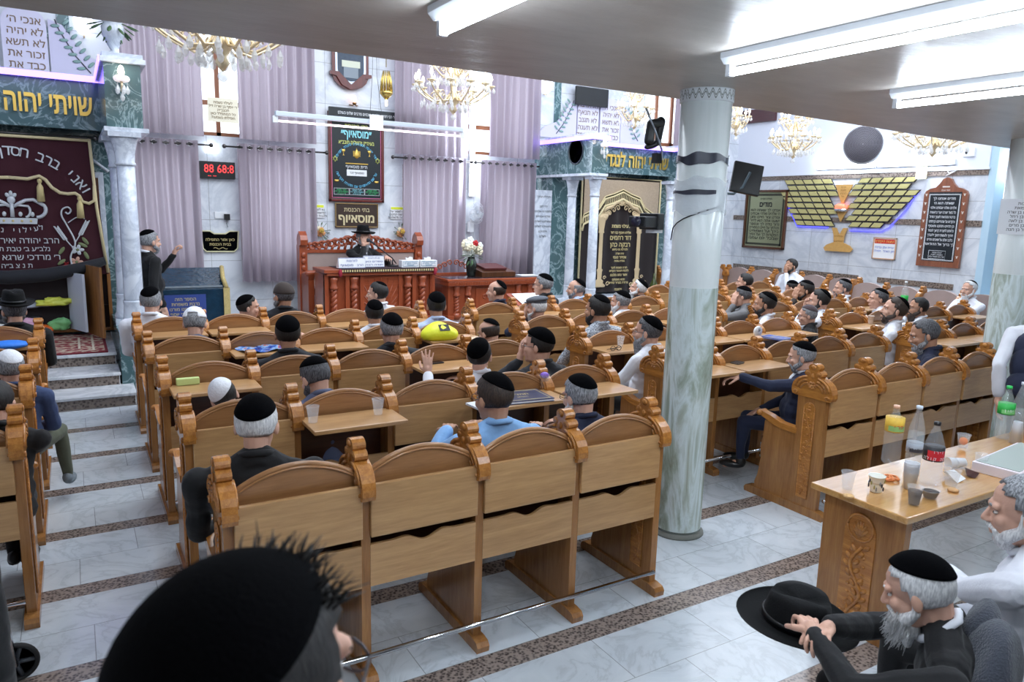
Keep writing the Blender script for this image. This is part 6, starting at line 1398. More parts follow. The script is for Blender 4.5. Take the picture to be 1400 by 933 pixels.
# gold plaque tree with a goblet
t = side('plaque_tree', 9.22, 2.42, 'large gold menorah shaped donor board of slanted name plates with a blue glow', 'donor board')
PL = mat('plate_gold', (208, 198, 136), .35, .3); PLD = mat('plate_back', (44, 38, 44), .5); BLG = mat('led_blue', (90, 90, 255), .4, emit=(70, 70, 255), es=3.)
TW = 2.9
rows = [(-1.40, 1.43), (-1.32, 1.31), (-1.48, 1.48), (-1.40, 1.38), (-1.32, 1.26), (-1.24, 1.14), (-1.14, 1.02), (-1.06, .88)]
pk = MB(); bk = MB(); n_pl = 0; pw_, ph = .225, .105; names = []
def plate(cx, cz, s):
    sk = .035*s; return [(cx-pw_*.42+sk, cz+ph*.40), (cx+pw_*.42+sk, cz+ph*.40), (cx+pw_*.42-sk, cz-ph*.40), (cx-pw_*.42-sk, cz-ph*.40)]
for r_, (a, b) in enumerate(rows):
    z = .44-.118*r_
    for s in (-1, 1):
        ctr = .10+(.03 if r_ < 3 else 0)+(.03*max(0, r_-6)); ext = abs(a) if s < 0 else abs(b); n = int((ext-ctr)/pw_)
        for k in range(n):
            cx = s*(ext-pw_*(k+.5)); P_ = plate(cx, z, s)
            o = MB().prism(P_, 'Y', -.038, -.026).mesh('name_plate', [PL]); q = link('name_plate', o, t)
            P2 = [((x-cx)*1.20+cx, (zz-z)*1.28+z) for x, zz in P_]; bk.prism(P2, 'Y', -.026, -.016); n_pl += 1
bk.build('plate_backing', PLD, t); 
g = MB()
for (s, pts) in ((1, [(1.45, .22), (1.28, -.10), (1.0, -.42), (.85, -.50), (.2, -.50)]), (-1, [(1.42, .22), (1.30, -.05), (1.02, -.46), (.3, -.46)])): g.tube([(s*x, -.008, z) for x, z in pts], .012, 6)
g.build('blue_glow_strip', BLG, t)
PW2 = mat('plywood_engraved', (206, 160, 92), .45, var=.15, vscale=20)
m = MB(); m.prism([(-.19, .37), (.19, .37), (.02, .02), (-.02, .02)], 'Y', -.05, -.02); m.prism([(-.17, -.02), (-.12, -.02), (-.13, -.10), (.13, -.10), (.12, -.02), (.17, -.02), (.10, -.16), (0, -.34), (-.10, -.16)], 'Y', -.05, -.02)
m.prism([(-.17, -.46), (-.08, -.46), (0, -.60), (.08, -.46), (.17, -.46), (.12, -.60), (.10, -.74), (.26, -.80), (.32, -.86), (.28, -.92), (-.28, -.92), (-.32, -.86), (-.26, -.80), (-.10, -.74), (-.12, -.60)], 'Y', -.05, -.02)
m.build('wooden_stem', PW2, t, .004)
m = MB(); m.lathe([(.10, .0), (.13, .02), (.12, .07), (.07, .10), (0, .11)], 20, M=Matrix.Translation((0, -.08, -.10)) @ Matrix.Diagonal((1, .5, 1, 1))); m.build('red_glow_bowl', mat('lamp_coral', (255, 120, 90), .4, emit=(255, 110, 80), es=1.6), t); m = MB(); m.lathe([(.13, 0), (.14, .03), (.125, .05)], 20, M=Matrix.Translation((0, -.08, -.14)) @ Matrix.Diagonal((1, .5, 1, 1))); m.build('silver_rim', CHROME, t)
m = MB()
for k in range(6): addtext(m, ['תרמו', 'לזכות', 'הרבים', 'ז״ל', 'עץ חיים היא', 'למחזיקים בה'][k], .05 if k < 4 else .04, F(0, .32-.06*k if k < 4 else -.62-.10*(k-4), -.052), 0)
m.build('engraving', mat('ink_burnt', (140, 92, 40), .6), t)
# carved wooden prayer board
t = side('prayer_board', 7.24, 2.03, 'tall black prayer board with white lettering in a carved walnut frame', 'prayer board'); WB = wood('carved_walnut', (150, 92, 66), (108, 62, 44), .35, 'Z')
ol = [(-.37, -.68), (.37, -.68), (.37, .56), (.34, .62), (.27, .66), (.18, .68), (.12, .74), (.07, .82), (0, .85), (-.07, .82), (-.12, .74), (-.18, .68), (-.27, .66), (-.34, .62), (-.37, .56)]
MB().prism(ol, 'Y', -.06, 0).build('board_frame', WB, t, .01)
m = MB(); m.box(-.28, .28, -.066, -.06, -.58, .60); m.build('board_panel', BB, t)
m = MB(); frame(m, .52, 1.12, .008, .07, 0); frame(m, .54, 1.14, .003, .07, 0)
for k, s_ in enumerate(['מודים אנחנו לך', 'שאתה הוא ה׳', 'אלהינו ואלהי אבותינו אלהי', 'כל בשר יוצרנו יוצר בראשית', 'ברכות והודאות לשמך הגדול', 'והקדוש על שהחייתנו וקיימתנו', 'כן תחיינו ותחננו ותאסוף', 'גליותינו לחצרות קדשך לשמור', 'חוקיך ולעשות רצונך ולעבדך', 'בלבב שלם על שאנחנו מודים', 'לך ברוך אל ההודאות']): addtext(m, s_, .062, F(0, .49-.078*k, -.068), 0, width=.44 if 1 < k < 10 else None)
m.tube([(-.16, -.068, -.40), (.13, -.068, -.40), (.13, -.068, -.54), (-.16, -.068, -.54), (-.16, -.068, -.40)], .003, 4)
for k in range(3): addtext(m, ['לעילוי נשמת', 'המנוחה היקרה', 'שרה בת אסתר ע״ה'][k], .033, F(-.015, -.435-.035*k, -.068), 0)
m.build('board_lettering', TWH, t)
m = MB()
for s in (-1, 1):
    for k in range(8): z = -.5+.15*k; m.ell((s*.325, -.062, z), (.012, .006, .02), 8, 5); m.ell((s*.325+.014, -.062, z+.02), (.007, .005, .007), 6, 5); m.ell((s*.325-.014, -.062, z+.02), (.007, .005, .007), 6, 5)
m.box(-.06, .06, -.066, -.06, .68, .70); addtext(m, 'חסד ואמת', .035, F(0, .63, -.062), 0); m.build('inlay', mat('inlay_pearl', (220, 214, 206), .3), t)
t = side('red_header_notice', 8.27, 1.61, 'framed notice with a red header below the donor board', 'notice'); m = MB(); frame(m, .46, .40, .02, .02); m.build('notice_frame', mat('frame_tan', (200, 160, 130), .5), t)
m = MB(); m.box(-.22, .22, -.012, 0, -.19, .19, 0); m.box(-.20, .20, -.015, -.012, .09, .17, 1); addtext(m, 'העצות היסודות', .07, F(0, .13, -.017), 2); addtext(m, 'עניית אמן וברכת', .055, F(0, .02, -.014), 3); addtext(m, 'חזן האהל - תפילה', .055, F(0, -.05, -.014), 3); m.build('notice_sheet', [PAPER, mat('header_red', (206, 40, 36), .5), mat('letter_orange', (240, 190, 110), .5), mat('ink_blue2', (60, 90, 190), .6)], t)
t = side('ivory_notice', 7.72, 2.98, 'small ivory paper notice hung above the wooden prayer board', 'notice'); m = MB(); m.box(-.10, .10, -.04, -.03, -.12, .10); m.build('sheet', mat('paper_cream', (236, 230, 190), .7), t)
t = empty('wall_clock', (WX+.43, 6.30, 2.15), 'eight-sided dark wood wall clock in the pale blue recess', 'clock', None, -PI/2)
m = MB(); oc = [(.19*math.cos(R(22.5+45*k)), .26*math.sin(R(22.5+45*k))) for k in range(8)]; m.prism(oc, 'Y', -.09, 0); m.build('clock_frame', wood('clock_wood', (96, 74, 66), (60, 44, 40), .35, 'Z'), t, .01); m = MB(); m.lathe([(.0, 0), (.13, 0), (.13, .01), (0, .01)], 28, M=Matrix.Translation((0, -.09, 0)) @ Matrix.Diagonal((1, 1, 1.4, 1)) @ Matrix.Rotation(PI/2, 4, 'X')); m.build('clock_face', mat('clock_face', (206, 216, 210), .4), t); m = MB(); m.tube([(0, -.104, 0), (.04, -.104, .06)], .006, 5); m.tube([(0, -.104, 0), (-.02, -.104, -.11)], .005, 5); m.build('clock_hands', BLACKP, t)
for i, (ya, yb) in enumerate(((9.85, 8.62), (8.55, 7.15))):
    t = empty('wall_strip_lamp', (WX-.06, (ya+yb)/2, 3.12), ['glowing wall strip lamp above the gold plates on the corner side', 'glowing wall strip lamp above the wooden prayer board'][i], 'lamp', 'strip lamps on the plaque wall'); h = (ya-yb)/2
    MB().box(-.03, .05, -h, h, -.03, .06).build('lamp_housing', FIXW, t, .005); MB().tube([(-.06, -h+.03, 0), (-.06, h-.03, 0)], .02, 10).build('glowing_tube', TUBE, t); MB().tube([(-.06, -h+.03, .06), (-.06, h-.03, .06)], .02, 10).build('glowing_tube', TUBE, t)
t = empty('panel_lamp', (WX+.38, 6.2, 3.02), 'square glowing lamp panel over the pale blue recess', 'lamp'); MB().box(-.04, .05, -.28, .28, -.22, .32).build('lamp_diffuser', mat('lamp_panel', (245, 248, 255), .4, emit=(236, 242, 255), es=5.), t)
t = empty('wall_box', (WX-.04, 6.98, 3.28), 'small white wall box with a black knob near the corner', 'switch box'); MB().box(-.04, .03, -.13, .13, -.07, .07).build('box_body', WHITEP, t, .006); MB().ell((-.045, 0, 0), (.02, .02, .03), 8, 6).build('knob', BLACKP, t)
o = MB().tube([(WX-.03, 7.0, 3.2), (WX-.04, 7.2, 3.25), (WX-.04, 7.35, 3.1), (WX-.04, 7.25, 2.95), (WX-.04, 7.1, 3.0), (WX-.04, 7.3, 2.9)], .008, 6).build('white_cable', WHITEP); tag(o, 'loose white cable looping on the wall near the small box', 'cable')
# big round wall fan
p_ = atX(1181, 198, 12.3); t = empty('drum_fan', tuple(p_), 'big round grey drum fan on a black bracket above the gold plates', 'fan', None, R(-62))
m = MB(); m.lathe([(.0, -.10), (.26, -.09), (.335, -.06), (.35, 0), (.335, .06), (.2, .09), (0, .1)], 36, M=Matrix.Rotation(PI/2, 4, 'X')); m.build('fan_drum', mat('drum_white', (214, 218, 226), .35), t)
m = MB(); 
for r_ in [.03+.022*k for k in range(14)]: m.tube([(r_*math.cos(2*PI*k/28), -.138+.045*(r_/.33)**2, r_*math.sin(2*PI*k/28)) for k in range(29)], .004, 4)
m.build('grille', mat('grille_grey', (74, 74, 84), .4, .3), t)
MB().lathe([(0, .120), (.31, .094), (.31, .08), (0, .10)], 30, M=Matrix.Rotation(PI/2, 4, 'X')).build('fan_face', mat('face_dark', (150, 146, 156), .45), t)
m = MB(); m.tube([(.0, .10, 0), (.1, .35, .02), (.12, .55, .04)], .03, 8); m.box(.0, .26, .45, .72, -.06, .12); m.build('bracket', BLACKP, t, .01)
# notice on the second column
t = empty('column_notice', (7.45-.215, 3.42-.06, 2.18), 'white paper notice with black lines taped to the second column', 'notice', None, R(-62))
m = MB(); m.box(-.17, .17, -.008, 0, -.16, .15, 0)
for k in range(7): addtext(m, ['לזכות', 'ולרפואת', 'אברהם בן שרה', 'יוסף בן רחל', 'משה בן לאה', 'דוד בן מרים', 'ישראל בן חנה'][k], .036, F(.0, .11-.038*k, -.010), 1)
m.build('notice_sheet', [PAPER, INK], t)
# devices strapped to the first column
t = empty('column_projector', tuple(atY(888, 303, 3.5)), 'black projector on a bracket strapped to the marble column', 'projector', None, R(25))  # the projector itself, with its bracket
m = MB(); m.box(-.17, .04, -.05, .06, -.035, .03); m.box(.0, .09, -.06, .07, -.05, .05); m.build('projector_body', BLACKP, t, .008); m = MB(); m.lathe([(.026, 0), (.03, .03), (.0, .03)], 16, M=Matrix.Translation((-.17, 0, 0)) @ Matrix.Rotation(-PI/2, 4, 'Y')); m.build('lens', mat('lens_dark', (40, 40, 60), .1), t); m = MB(); m.box(.02, .14, -.03, .03, -.07, -.05); m.build('bracket', WHITEP, t)
t = empty('camera_mount', tuple(atY(898, 182, 3.55)), 'black jointed camera arm with a curved head hanging at the column top', 'camera', None, R(10)); 
m = MB(); m.cap((.02, 0, .06), (-.06, 0, .05), .03, .026); m.cap((-.06, 0, .05), (-.07, 0, -.05), .026, .03); m.cap((.03, 0, .07), (.03, .01, -.04), .03, .02); m.ell((-.03, -.0, -.07), (.08, .03, .022), 12, 8, rot=Matrix.Rotation(-.35, 3, 'Y')); m.build('camera_head', BLACKP, t)
m = MB(); m.tube([(-.14, -.02, .13), (-.05, -.03, .0), (.02, -.03, -.10), (.04, -.02, -.16)], .006, 6); m.build('boom', mat('grey_metal', (150, 156, 164), .3, .6), t); m = MB(); m.box(-.01, .04, -.02, .02, -.18, -.12); m.build('clamp', BLACKP, t)
p_ = atY(1018, 247, 3.9); t = empty('tv_monitor', tuple(p_), 'black flat screen seen from behind, clamped beside the round column', 'screen', None, R(-32)); m = MB(); m.box(-.10, .12, -.02, .015, -.10, .13); m.build('screen_body', BLACKP, t, .008, None, (R(-12), R(10), 0)); m = MB(); m.tube([(.03, -.025, .06), (-.02, -.03, -.05), (-.08, -.02, -.10), (-.16, -.1, -.10)], .010, 6); m.build('bracket', mat('bracket_grey', (90, 104, 112), .4, .4), t)
t = empty('calendar_picture', (10.35, WY-.05, 1.7), 'small framed picture with a calendar on the corner wall behind the column', 'picture'); m = MB(); m.box(-.12, .12, -.02, 0, .05, .35, 0); m.box(-.09, .09, -.02, 0, -.22, .0, 1); m.build('picture_sheet', [mat('pic_brown', (150, 110, 90), .6, var=.5, vscale=12), PAPER], t)
p_ = atX(1036, 160, WX-.05); o = MB().box(-.05, .03, -.5, .4, -.12, .16).build('wooden_lattice', wood('dark_lattice', (84, 40, 44), (54, 24, 30), .4, 'Y'), None, .004, tuple(p_)); tag(o, 'dark red wooden lattice rail high on the far wall', 'lattice')

# ------------------------------------------------------------------ chandeliers
GLD = mat('chandelier_gold', (250, 230, 190), .25, .65); CRY = mat('crystal', (255, 255, 255), .06, alpha=.5, spec=1.); BULB = mat('bulb_candle', (255, 244, 226), .4, emit=(255, 236, 214), es=12.); CUP = mat('candle_sleeve', (240, 232, 214), .5)
def drop_mesh(l=.06, r=.019): m = MB(); m.lathe([(0, 0), (r, -l*.55), (r*.7, -l*.85), (0, -l)], 6, smooth=False); m.ell((0, 0, .008), .006, 6, 4); return m.mesh('crystal_drop', CRY)
DROP, DROP2 = drop_mesh(), drop_mesh(.10, .024)
BM = MB().cap((0, 0, .005), (0, 0, .05), .022, .007, 8).mesh('candle_bulb', BULB)
def chandelier(loc, rad, label, n1=12, n2=6, h=1.6, dens=3):
    t = empty('chandelier', loc, label, 'chandelier', 'crystal chandeliers')
    m = MB(); m.lathe([(0, -.30), (.02, -.28), (.05, -.24), (.03, -.20), (.07, -.14), (.09, -.10), (.04, -.04), (.03, .05), (.06, .12), (.03, .20), (.02, .40), (.05, .46), (.02, .52), (.012, .6), (.012, h)], 16); m.build('stem', GLD, t)
    MB().ell((0, 0, -.33), .035, 12, 8).build('crystal_ball', CRY, t)
    for tier, (n, rr, z0) in enumerate(((n1, rad, 0), (n2, rad*.62, .30))):
        for k in range(n):
            a = 2*PI*k/n+tier*.3; c, s = math.cos(a), math.sin(a)
            P = lambda r_, z: (c*r_, s*r_, z0+z)
            m = MB(); m.tube([P(.04, -.05), P(rr*.25, -.14), P(rr*.5, -.16), P(rr*.75, -.10), P(rr*.93, -.04), P(rr, .02)], [.012, .012, .011, .010, .009, .009], 6)
            m.tube([P(rr*.5+.05*math.cos(q)*(1-q/9), -.08+.05*math.sin(q)*(1-q/9)) for q in [i*.7 for i in range(11)]], .006, 5)
            m.lathe([(.0, .01), (.045, .03), (.055, .045), (.04, .04), (.02, .035)], 12, c=P(rr, 0)); arm = m.build('arm', GLD, t)
            m = MB(); m.lathe([(.013, .035), (.013, .11)], 8, c=P(rr, 0)); m.build('candle_sleeve', CUP, arm)
            o = link('candle_bulb', BM, arm, P(rr, .12))
            for q in range(dens+2):
                qa = 2*PI*q/(dens+2); link('crystal_drop', DROP, arm, (P(rr, .02)[0]+.045*math.cos(qa), P(rr, .02)[1]+.045*math.sin(qa), z0+.02))
            for q in range(dens): u = .35+.5*q/max(1, dens-1) if dens > 1 else .6; link('crystal_drop', DROP2, arm, P(rr*u, -.17+.02*q))
    return t
chandelier(tuple(atY(302, 36, 5.6)), .46, 'big crystal chandelier partly hidden by the gallery, above the curtains near the first ark', 14, 7)
chandelier(tuple(atY(620, 122, 8.3)), .45, 'lit crystal chandelier hanging in the middle, before the fourth curtain', 12, 7)
chandelier(tuple(atY(1086, 192, 8.3)), .37, 'two tier gold chandelier with candle bulbs left of the drum fan'.replace('left of', 'before the blank wall beside'), 12, 7)
chandelier(tuple(atY(1278, 186, 6.2)), .50, 'gold crystal chandelier near the corner box, half hidden by the gallery', 14, 7)
chandelier(tuple(atY(1008, 163, 9.5)), .20, 'small crystal chandelier peeking out behind the round column', 6, 3, 1.0)
chandelier(tuple(atY(868, 152, 9.8)), .28, 'gold chandelier half hidden behind the camera arm, over the black ark', 8, 4, 1.0)
def sconce(p, label, s=1.):
    t = empty('wall_sconce', tuple(p), label, 'lamp', 'crystal sconces'); m = MB(); m.lathe([(0, 0), (.03*s, .01), (.02*s, .03)], 12); m.tube([(0, .12, -.05), (0, .04, -.08), (0, 0, 0)], .012, 6); m.build('bracket', GLD, t)
    m = MB()
    for k in range(6): m.ell((.035*s*math.cos(k), .035*s*math.sin(k), .03*s), (.03*s, .03*s, .028*s), 10, 6)
    m.build('glass_petals', mat('petal_glass', (244, 238, 244), .2, emit=(255, 240, 236), es=.6), t); MB().ell((0, 0, .09*s), (.025*s, .025*s, .05*s), 10, 8).build('glowing_bulb', BULB, t)
    for k in range(5): link('crystal_drop', DROP2, t, (.05*math.cos(k*1.26), .05*math.sin(k*1.26), -.02)); 
    link('crystal_drop', DROP2, t, (0, 0, -.09))
sconce((.535, 8.82, 3.30), 'flower shaped crystal sconce on the pier of the first ark', 1.2); sconce((7.72, 10.05, 3.20), 'crystal sconce on the pier of the second ark', 1.2)
for px, py, y_, lb in ((114, 36, WY-.1, 'glowing tulip wall lamp between the tablets and the red flowers'), (747, 119, WY-.1, 'glowing tulip wall lamp beside the black wall screen')):
    t = empty('tulip_lamp', tuple(atY(px, py, y_)), lb, 'lamp', 'tulip wall lamps'); MB().lathe([(.05, -.10), (.10, -.04), (.12, .06), (.10, .14), (.06, .16)], 16).build('glass_shade', mat('tulip_glass', (244, 246, 255), .3, emit=(236, 240, 255), es=2.2), t); MB().tube([(0, .09, -.12), (0, .0, -.14), (0, 0, -.09)], .012, 6).build('bracket', GLD, t)
t = empty('flower_urn', (.50, 9.1, 3.60), 'white urn with red and green flowers standing on the first ark pier', 'urn'); MB().lathe([(.07, 0), (.075, .015), (.03, .05), (.06, .10), (.105, .20), (.11, .28), (.085, .32), (.10, .34), (.09, .33), (0, .30)], 24).build('urn_body', WHITEM, t)
m = MB(); leaves(m, (0, 0, .36), .20, 46, 0, 9, .10); m.build('leaves', LEAF, t); m = MB(); flowers(m, (.0, -.06, .47), .10, 9, 1, 3, .08); m.build('red_flowers', ROSE, t); m = MB(); flowers(m, (0, 0, .42), .20, 8, 2, 6, .05); m.build('pale_flowers', [CREAM, PEACH], t)
# ------------------------------------------------------------------ refreshment table and what stands on it
TZ = .74
t = empty('refreshment_table', (3.28, 1.82, 0), 'varnished wooden refreshment table with carved end panel, crowded with bottles and cups', 'table')
WT = wood('table_wood', (214, 166, 104), (180, 126, 66), .16, 'X', .8, coat=.8)
m = MB(); m.box(-.02, 2.6, -.01, .52, TZ-.035, TZ); m.build('table_top', WT, t, .008)
for x, nm in ((.05, 0), (2.48, 1)):
    m = MB(); m.prism([(.03, 0), (.48, 0), (.48, .05), (.47, .10), (.475, TZ-.035), (.03, TZ-.035), (.04, .10), (.03, .05)], 'X', x, x+.05, 0)
    m.prism([(.17, .06), (.34, .06), (.34, .55)]+arc(.255, .55, .085, 0, 180, 10)+[(.17, .55)], 'X', x-.006, x, 1)
    for s in (-1,):
        XX = x-.008; m.tube([(XX, .255+.07*math.cos(R(a)), .575+.07*math.sin(R(a))) for a in range(0, 361, 20)], .007, 6, 1)
        for k in range(7): a = R(30+20*k); m.tube([(XX, .255, .53), (XX, .255+.05*math.cos(a), .53+.085*math.sin(a))], [.012, .006], 6, 1)
        m.tube([(XX, .255+.035*math.sin(z*21), z) for z in [.08+.02*i for i in range(21)]], .010, 6, 1)
        for i in range(18): z = .09+.023*i; q = -1 if i % 2 else 1; m.ell((XX, .255+.03*math.sin(z*21)+q*.028, z), (.010, .022, .013), 8, 6, 1, rot=Matrix.Rotation(q*.8, 3, 'X')); m.ell((XX, .255-q*.035, z+.01), (.007, .012, .008), 6, 5, 1)
    m.build('end_panel', [WOODZ, WOODC], t, 0)
m = MB(); m.box(.10, 2.48, .47, .49, .42, TZ-.035); m.build('back_board', WOOD, t, .003)
CLEAR = mat('pet_clear', (246, 250, 252), .05, trans=1., ior=1.12, spec=.6)
CLEARC = mat('cup_clear', (246, 250, 255), .15, alpha=.16, spec=.5)
FROST = mat('cup_frosted', (240, 244, 250), .4, alpha=.55, spec=.3)
WATER = mat('water_clear', (240, 246, 248), .02, trans=1., ior=1.33); COLA = mat('cola_dark', (28, 10, 10), .08)
def bottle(px, py, label, h=.33, r=.045, cap=(236, 238, 242), fill=.6, wave=0, lab=None, group=None, name='bottle', body=None):
    p = atZ(px, py, TZ); t = empty(name, tuple(p), label, 'bottle', group, R(-40))
    pr = [(.0, .004), (r*.8, 0), (r, .012), (r, h*.22), (r*(1-.06*wave), h*.32), (r, h*.42), (r, h*.58), (r*.93, h*.66), (r*.62, h*.80), (.017, h*.90), (.0145, h*.93), (.0145, h*.97)]
    MB().lathe(pr, 28).build('bottle_shell', body or CLEARB, t)
    MB().lathe([(.0, h*.95), (.017, h*.95), (.017, h), (0, h+.001)], 20).build('screw_cap', mat('cap_%d_%d_%d' % cap, cap, .4), t)
    if fill:
        rr = r*.96; MB().lathe([(0, .008), (rr*.8, .008), (rr, .016), (rr, h*min(fill, .6)), (0, h*min(fill, .6))], 24).build('drink', WATERB, t)
    if lab:
        z0, z1, cols, st = lab; MB().lathe([(r*1.012, h*z0), (r*1.012, h*z1)], 28).build('label_wrap', cols[0], t)
        if len(cols) > 1:
            MB().lathe([(r*1.02, h*(z0+.02)), (r*1.02, h*(z0+(z1-z0)*(.78 if 'cola' in label else .45)))], 28, a0=R(215), a1=R(325)).build('label_print', cols[1], t)
        for k, (s_, sz, mt, rt) in enumerate(st):
            m = MB(); n = len(s_); zz = h*(z1-(z1-z0)*(k+.6)/len(st)-.0)
            seq = s_[::-1] if rt else s_
            for i, ch in enumerate(seq):
                if ch == ' ': continue
                a = R(-85)+(i-(n-1)/2)*sz*.62/r; addtext(m, ch, sz, Matrix.Translation((r*1.025*math.cos(a), r*1.025*math.sin(a), zz)) @ Matrix.Rotation(a+PI/2, 4, 'Z') @ Matrix.Rotation(PI/2, 4, 'X'), 0, .0003)
            m.build('label_lettering', mt, t)
    return t
CLEARB = mat('bottle_clear', (240, 246, 250), .05, alpha=.15, spec=1.); WATERB = mat('water_body', (214, 224, 228), .05, alpha=.22, spec=.8)
LW = mat('label_white', (232, 236, 240), .5); LO = mat('label_orange', (244, 190, 70), .5, var=.3, vscale=30); LG = mat('label_green', (40, 170, 70), .5); LBK = mat('label_black', (26, 18, 22), .5); LR = mat('label_red', (214, 36, 48), .5)
bottle(1217, 633, 'large fruit drink bottle with an orange and green label, almost empty', .34, .050, (240, 190, 160), 0, 1, (.56, .80, (LO, mat('label_fruit_green', (150, 196, 120), .5)), [('פרי', .03, LR, True)]))
bottle(1247, 640, 'tall clear soda bottle half full with a grey banded label and white cap', .36, .043, (206, 216, 228), .58, 1, (.26, .42, (mat('label_silver', (176, 184, 196), .4), mat('label_dark', (60, 64, 78), .5)), [('מי סודה', .024, LBK, True)]))
bottle(1271, 662, 'empty cola bottle with a black and red label and black cap', .34, .050, (26, 22, 26), 0, 1, (.40, .62, (LBK, LR), [('זירו', .022, LW, True), ('קוקה קולה', .026, LW, True)]))
bottle(1370, 600, 'soda bottle with a green cap and a green and grey label by the cup stack', .35, .048, (40, 190, 90), .5, 1, (.48, .68, (LG, mat('label_leaf', (120, 196, 120), .5)), [('לימון', .024, LW, True)]))
bottle(1390, 596, 'plain clear bottle with a pale cap behind the green capped one', .36, .043, (206, 214, 224), .5, 1)
def cup(p, label, group='cups on the refreshment table', h=.095, r=.036, fill=0, m_=None, name='plastic_cup', tip=False, parts=True, rz=0):
    t = empty(name, tuple(p), label, 'cup', group, rz); M = Matrix.Translation((0, 0, r*.9)) @ Matrix.Rotation(R(96), 4, 'Y') if tip else Matrix.Identity(4)
    MB().lathe([(0, .002), (r*.66, .0), (r*.68, .004), (r*.82, h*.55), (r*.84, h*.6), (r*.98, h-.002), (r*1.04, h), (r*1.04, h-.004), (r*.96, h-.004), (r*.66, .006)], 24, 0, M).build('cup_wall', m_ or CLEARC, t)
    if fill: MB().lathe([(0, .006), (r*.66, .006), (r*(.66+.3*fill), h*fill), (0, h*fill)], 20, 0, M).build('drink', COLA, t)
    return t
Z = lambda x, y: atZ(x, y, TZ+.001)
cup(Z(1158, 669), 'empty clear cup standing alone near the table corner')
c = cup(Z(1197, 672), 'paper coffee cup printed with round badges', h=.085, r=.040, m_=mat('paper_cup', (238, 236, 226), .6), name='paper_cup')
m = MB(); 
for k in range(16): a = k*.75; zz = .02+.05*((k*7) % 5)/5; m.ell((.0335*math.cos(a)*(1+zz*1.6), .0335*math.sin(a)*(1+zz*1.6), zz), (.004, .004, .012), 8, 6, k % 3)
m.build('printed_badges', [INK, mat('badge_olive', (170, 160, 90), .6), mat('badge_grey', (150, 152, 150), .6)], c)
cup(Z(1249, 690), 'clear cup of dark cola at the table edge', fill=.75); 
c = cup(Z(1271, 681), 'low clear bowl of dark cola beside the cola cup', h=.045, r=.044, fill=.8, name='plastic_bowl')
for k, (x, y, lb) in enumerate(((1243, 668, 'stack of frosted cups by the fruit drink bottle'),)):
    t = empty('cup_stack', tuple(Z(x, y)), lb, 'cup stack', None); 
    for q in range(5): MB().lathe([(.026, .012*q), (.036, .012*q+.09), (.037, .012*q+.092), (.035, .012*q+.09), (.025, .012*q+.003)], 20).build('nested_cup', FROST, t)
t = empty('cup_stack', tuple(Z(1388, 606)), 'stack of frosted cups beside the green capped bottle', 'cup stack')
for q in range(5): MB().lathe([(.036, .012*q), (.026, .012*q+.09), (.025, .012*q+.092), (.0, .012*q+.092)], 20).build('nested_cup', FROST, t)
cup(Z(1300, 664), 'clear cup holding a crumpled napkin near the biscuit', h=.09, r=.042)
cup(Z(1318, 640), 'frosted cup lying on its side by the white box', m_=FROST, tip=True, rz=R(150)); cup(Z(1340, 643), 'clear cup upright right before the white box')
t = cup(Z(1316, 612), 'upturned clear cup with an orange inside next to the tipped cup', h=.085, r=.038); MB().ell((0, 0, .04), .024, 14, 10).build('orange_slice', mat('orange_peel', (232, 120, 50), .5, bump=.3, bscale=100), t)
m = MB(); m.add([(-.06, -.03, 0), (.02, -.06, .01), (.07, .0, .004), (.0, .05, .03), (-.05, .03, .05), (.03, -.0, .045)], [(0, 1, 5), (1, 2, 5), (2, 3, 5), (3, 4, 5), (4, 0, 5), (0, 4, 3), (0, 3, 2, 1)], 0); o = m.build('crumpled_napkin', PAPER, None, 0, tuple(Z(1302, 655)), (0, 0, .4)); tag(o, 'crumpled white napkin between the cola bottle and the biscuit', 'napkin')
o = MB().lathe([(0, 0), (.024, .001), (.027, .006), (.022, .012), (0, .013)], 20).build('biscuit', mat('biscuit', (206, 160, 110), .8, bump=.6, bscale=80), None, 0, tuple(Z(1303, 672))); tag(o, 'round biscuit lying below the napkin', 'biscuit')
o = MB().lathe([(0, 0), (.024, .001), (.027, .006), (.022, .012), (0, .013)], 20).build('biscuit', mat('biscuit2', (220, 176, 120), .8, bump=.6, bscale=80), None, 0, tuple(Z(1160, 680))); tag(o, 'small pale biscuit beside the lone empty cup', 'biscuit')
m = MB(); m.add([(-.05, -.02, 0), (.0, -.04, .02), (.06, -.02, .0), (.05, .03, .025), (-.01, .02, .035), (-.06, .02, .01)], [(0, 1, 4, 5), (1, 2, 3, 4), (0, 5, 4, 3, 2, 1)], 0); o = m.build('snack_wrapper', mat('wrapper_brown', (70, 36, 32), .25, .3), None, 0, tuple(Z(1327, 650)), (0, 0, .5)); tag(o, 'shiny brown snack wrapper on the refreshment table', 'wrapper')
m = MB(); 
for k in range(5): a = k*1.256; m.tube([(.03*math.cos(a)+.022*math.cos(q), .02*math.sin(a)+.022*math.sin(q), .008+.004*math.sin(k+q)) for q in [i*.7 for i in range(10)]], .005, 6)
o = m.build('orange_peel', mat('peel_orange', (224, 130, 70), .6, bump=.4, bscale=90), None, 0, tuple(Z(1217, 656))); tag(o, 'curled orange peel pieces behind the paper cup', 'peel')
t = empty('carton_box', tuple(Z(1395, 640)), 'long white pastry box with an open grey lid at the end of the table', 'box', None, R(6))
m = MB(); m.box(-.30, .34, -.10, .14, 0, .055, 0); m.build('box_tray', mat('box_pink_white', (232, 222, 228), .5), t, .004); m = MB(); m.box(-.28, .34, -.085, .125, .0555, .0585, 0); m.build('box_inner', mat('box_grey_green', (166, 176, 170), .5), t); m = MB(); m.prism([(-.12, .055), (-.20, -.01), (-.205, -.008), (-.125, .06)], 'X', -.05, .34, 0); m.build('box_flap', mat('box_flap', (206, 214, 212), .5), t)
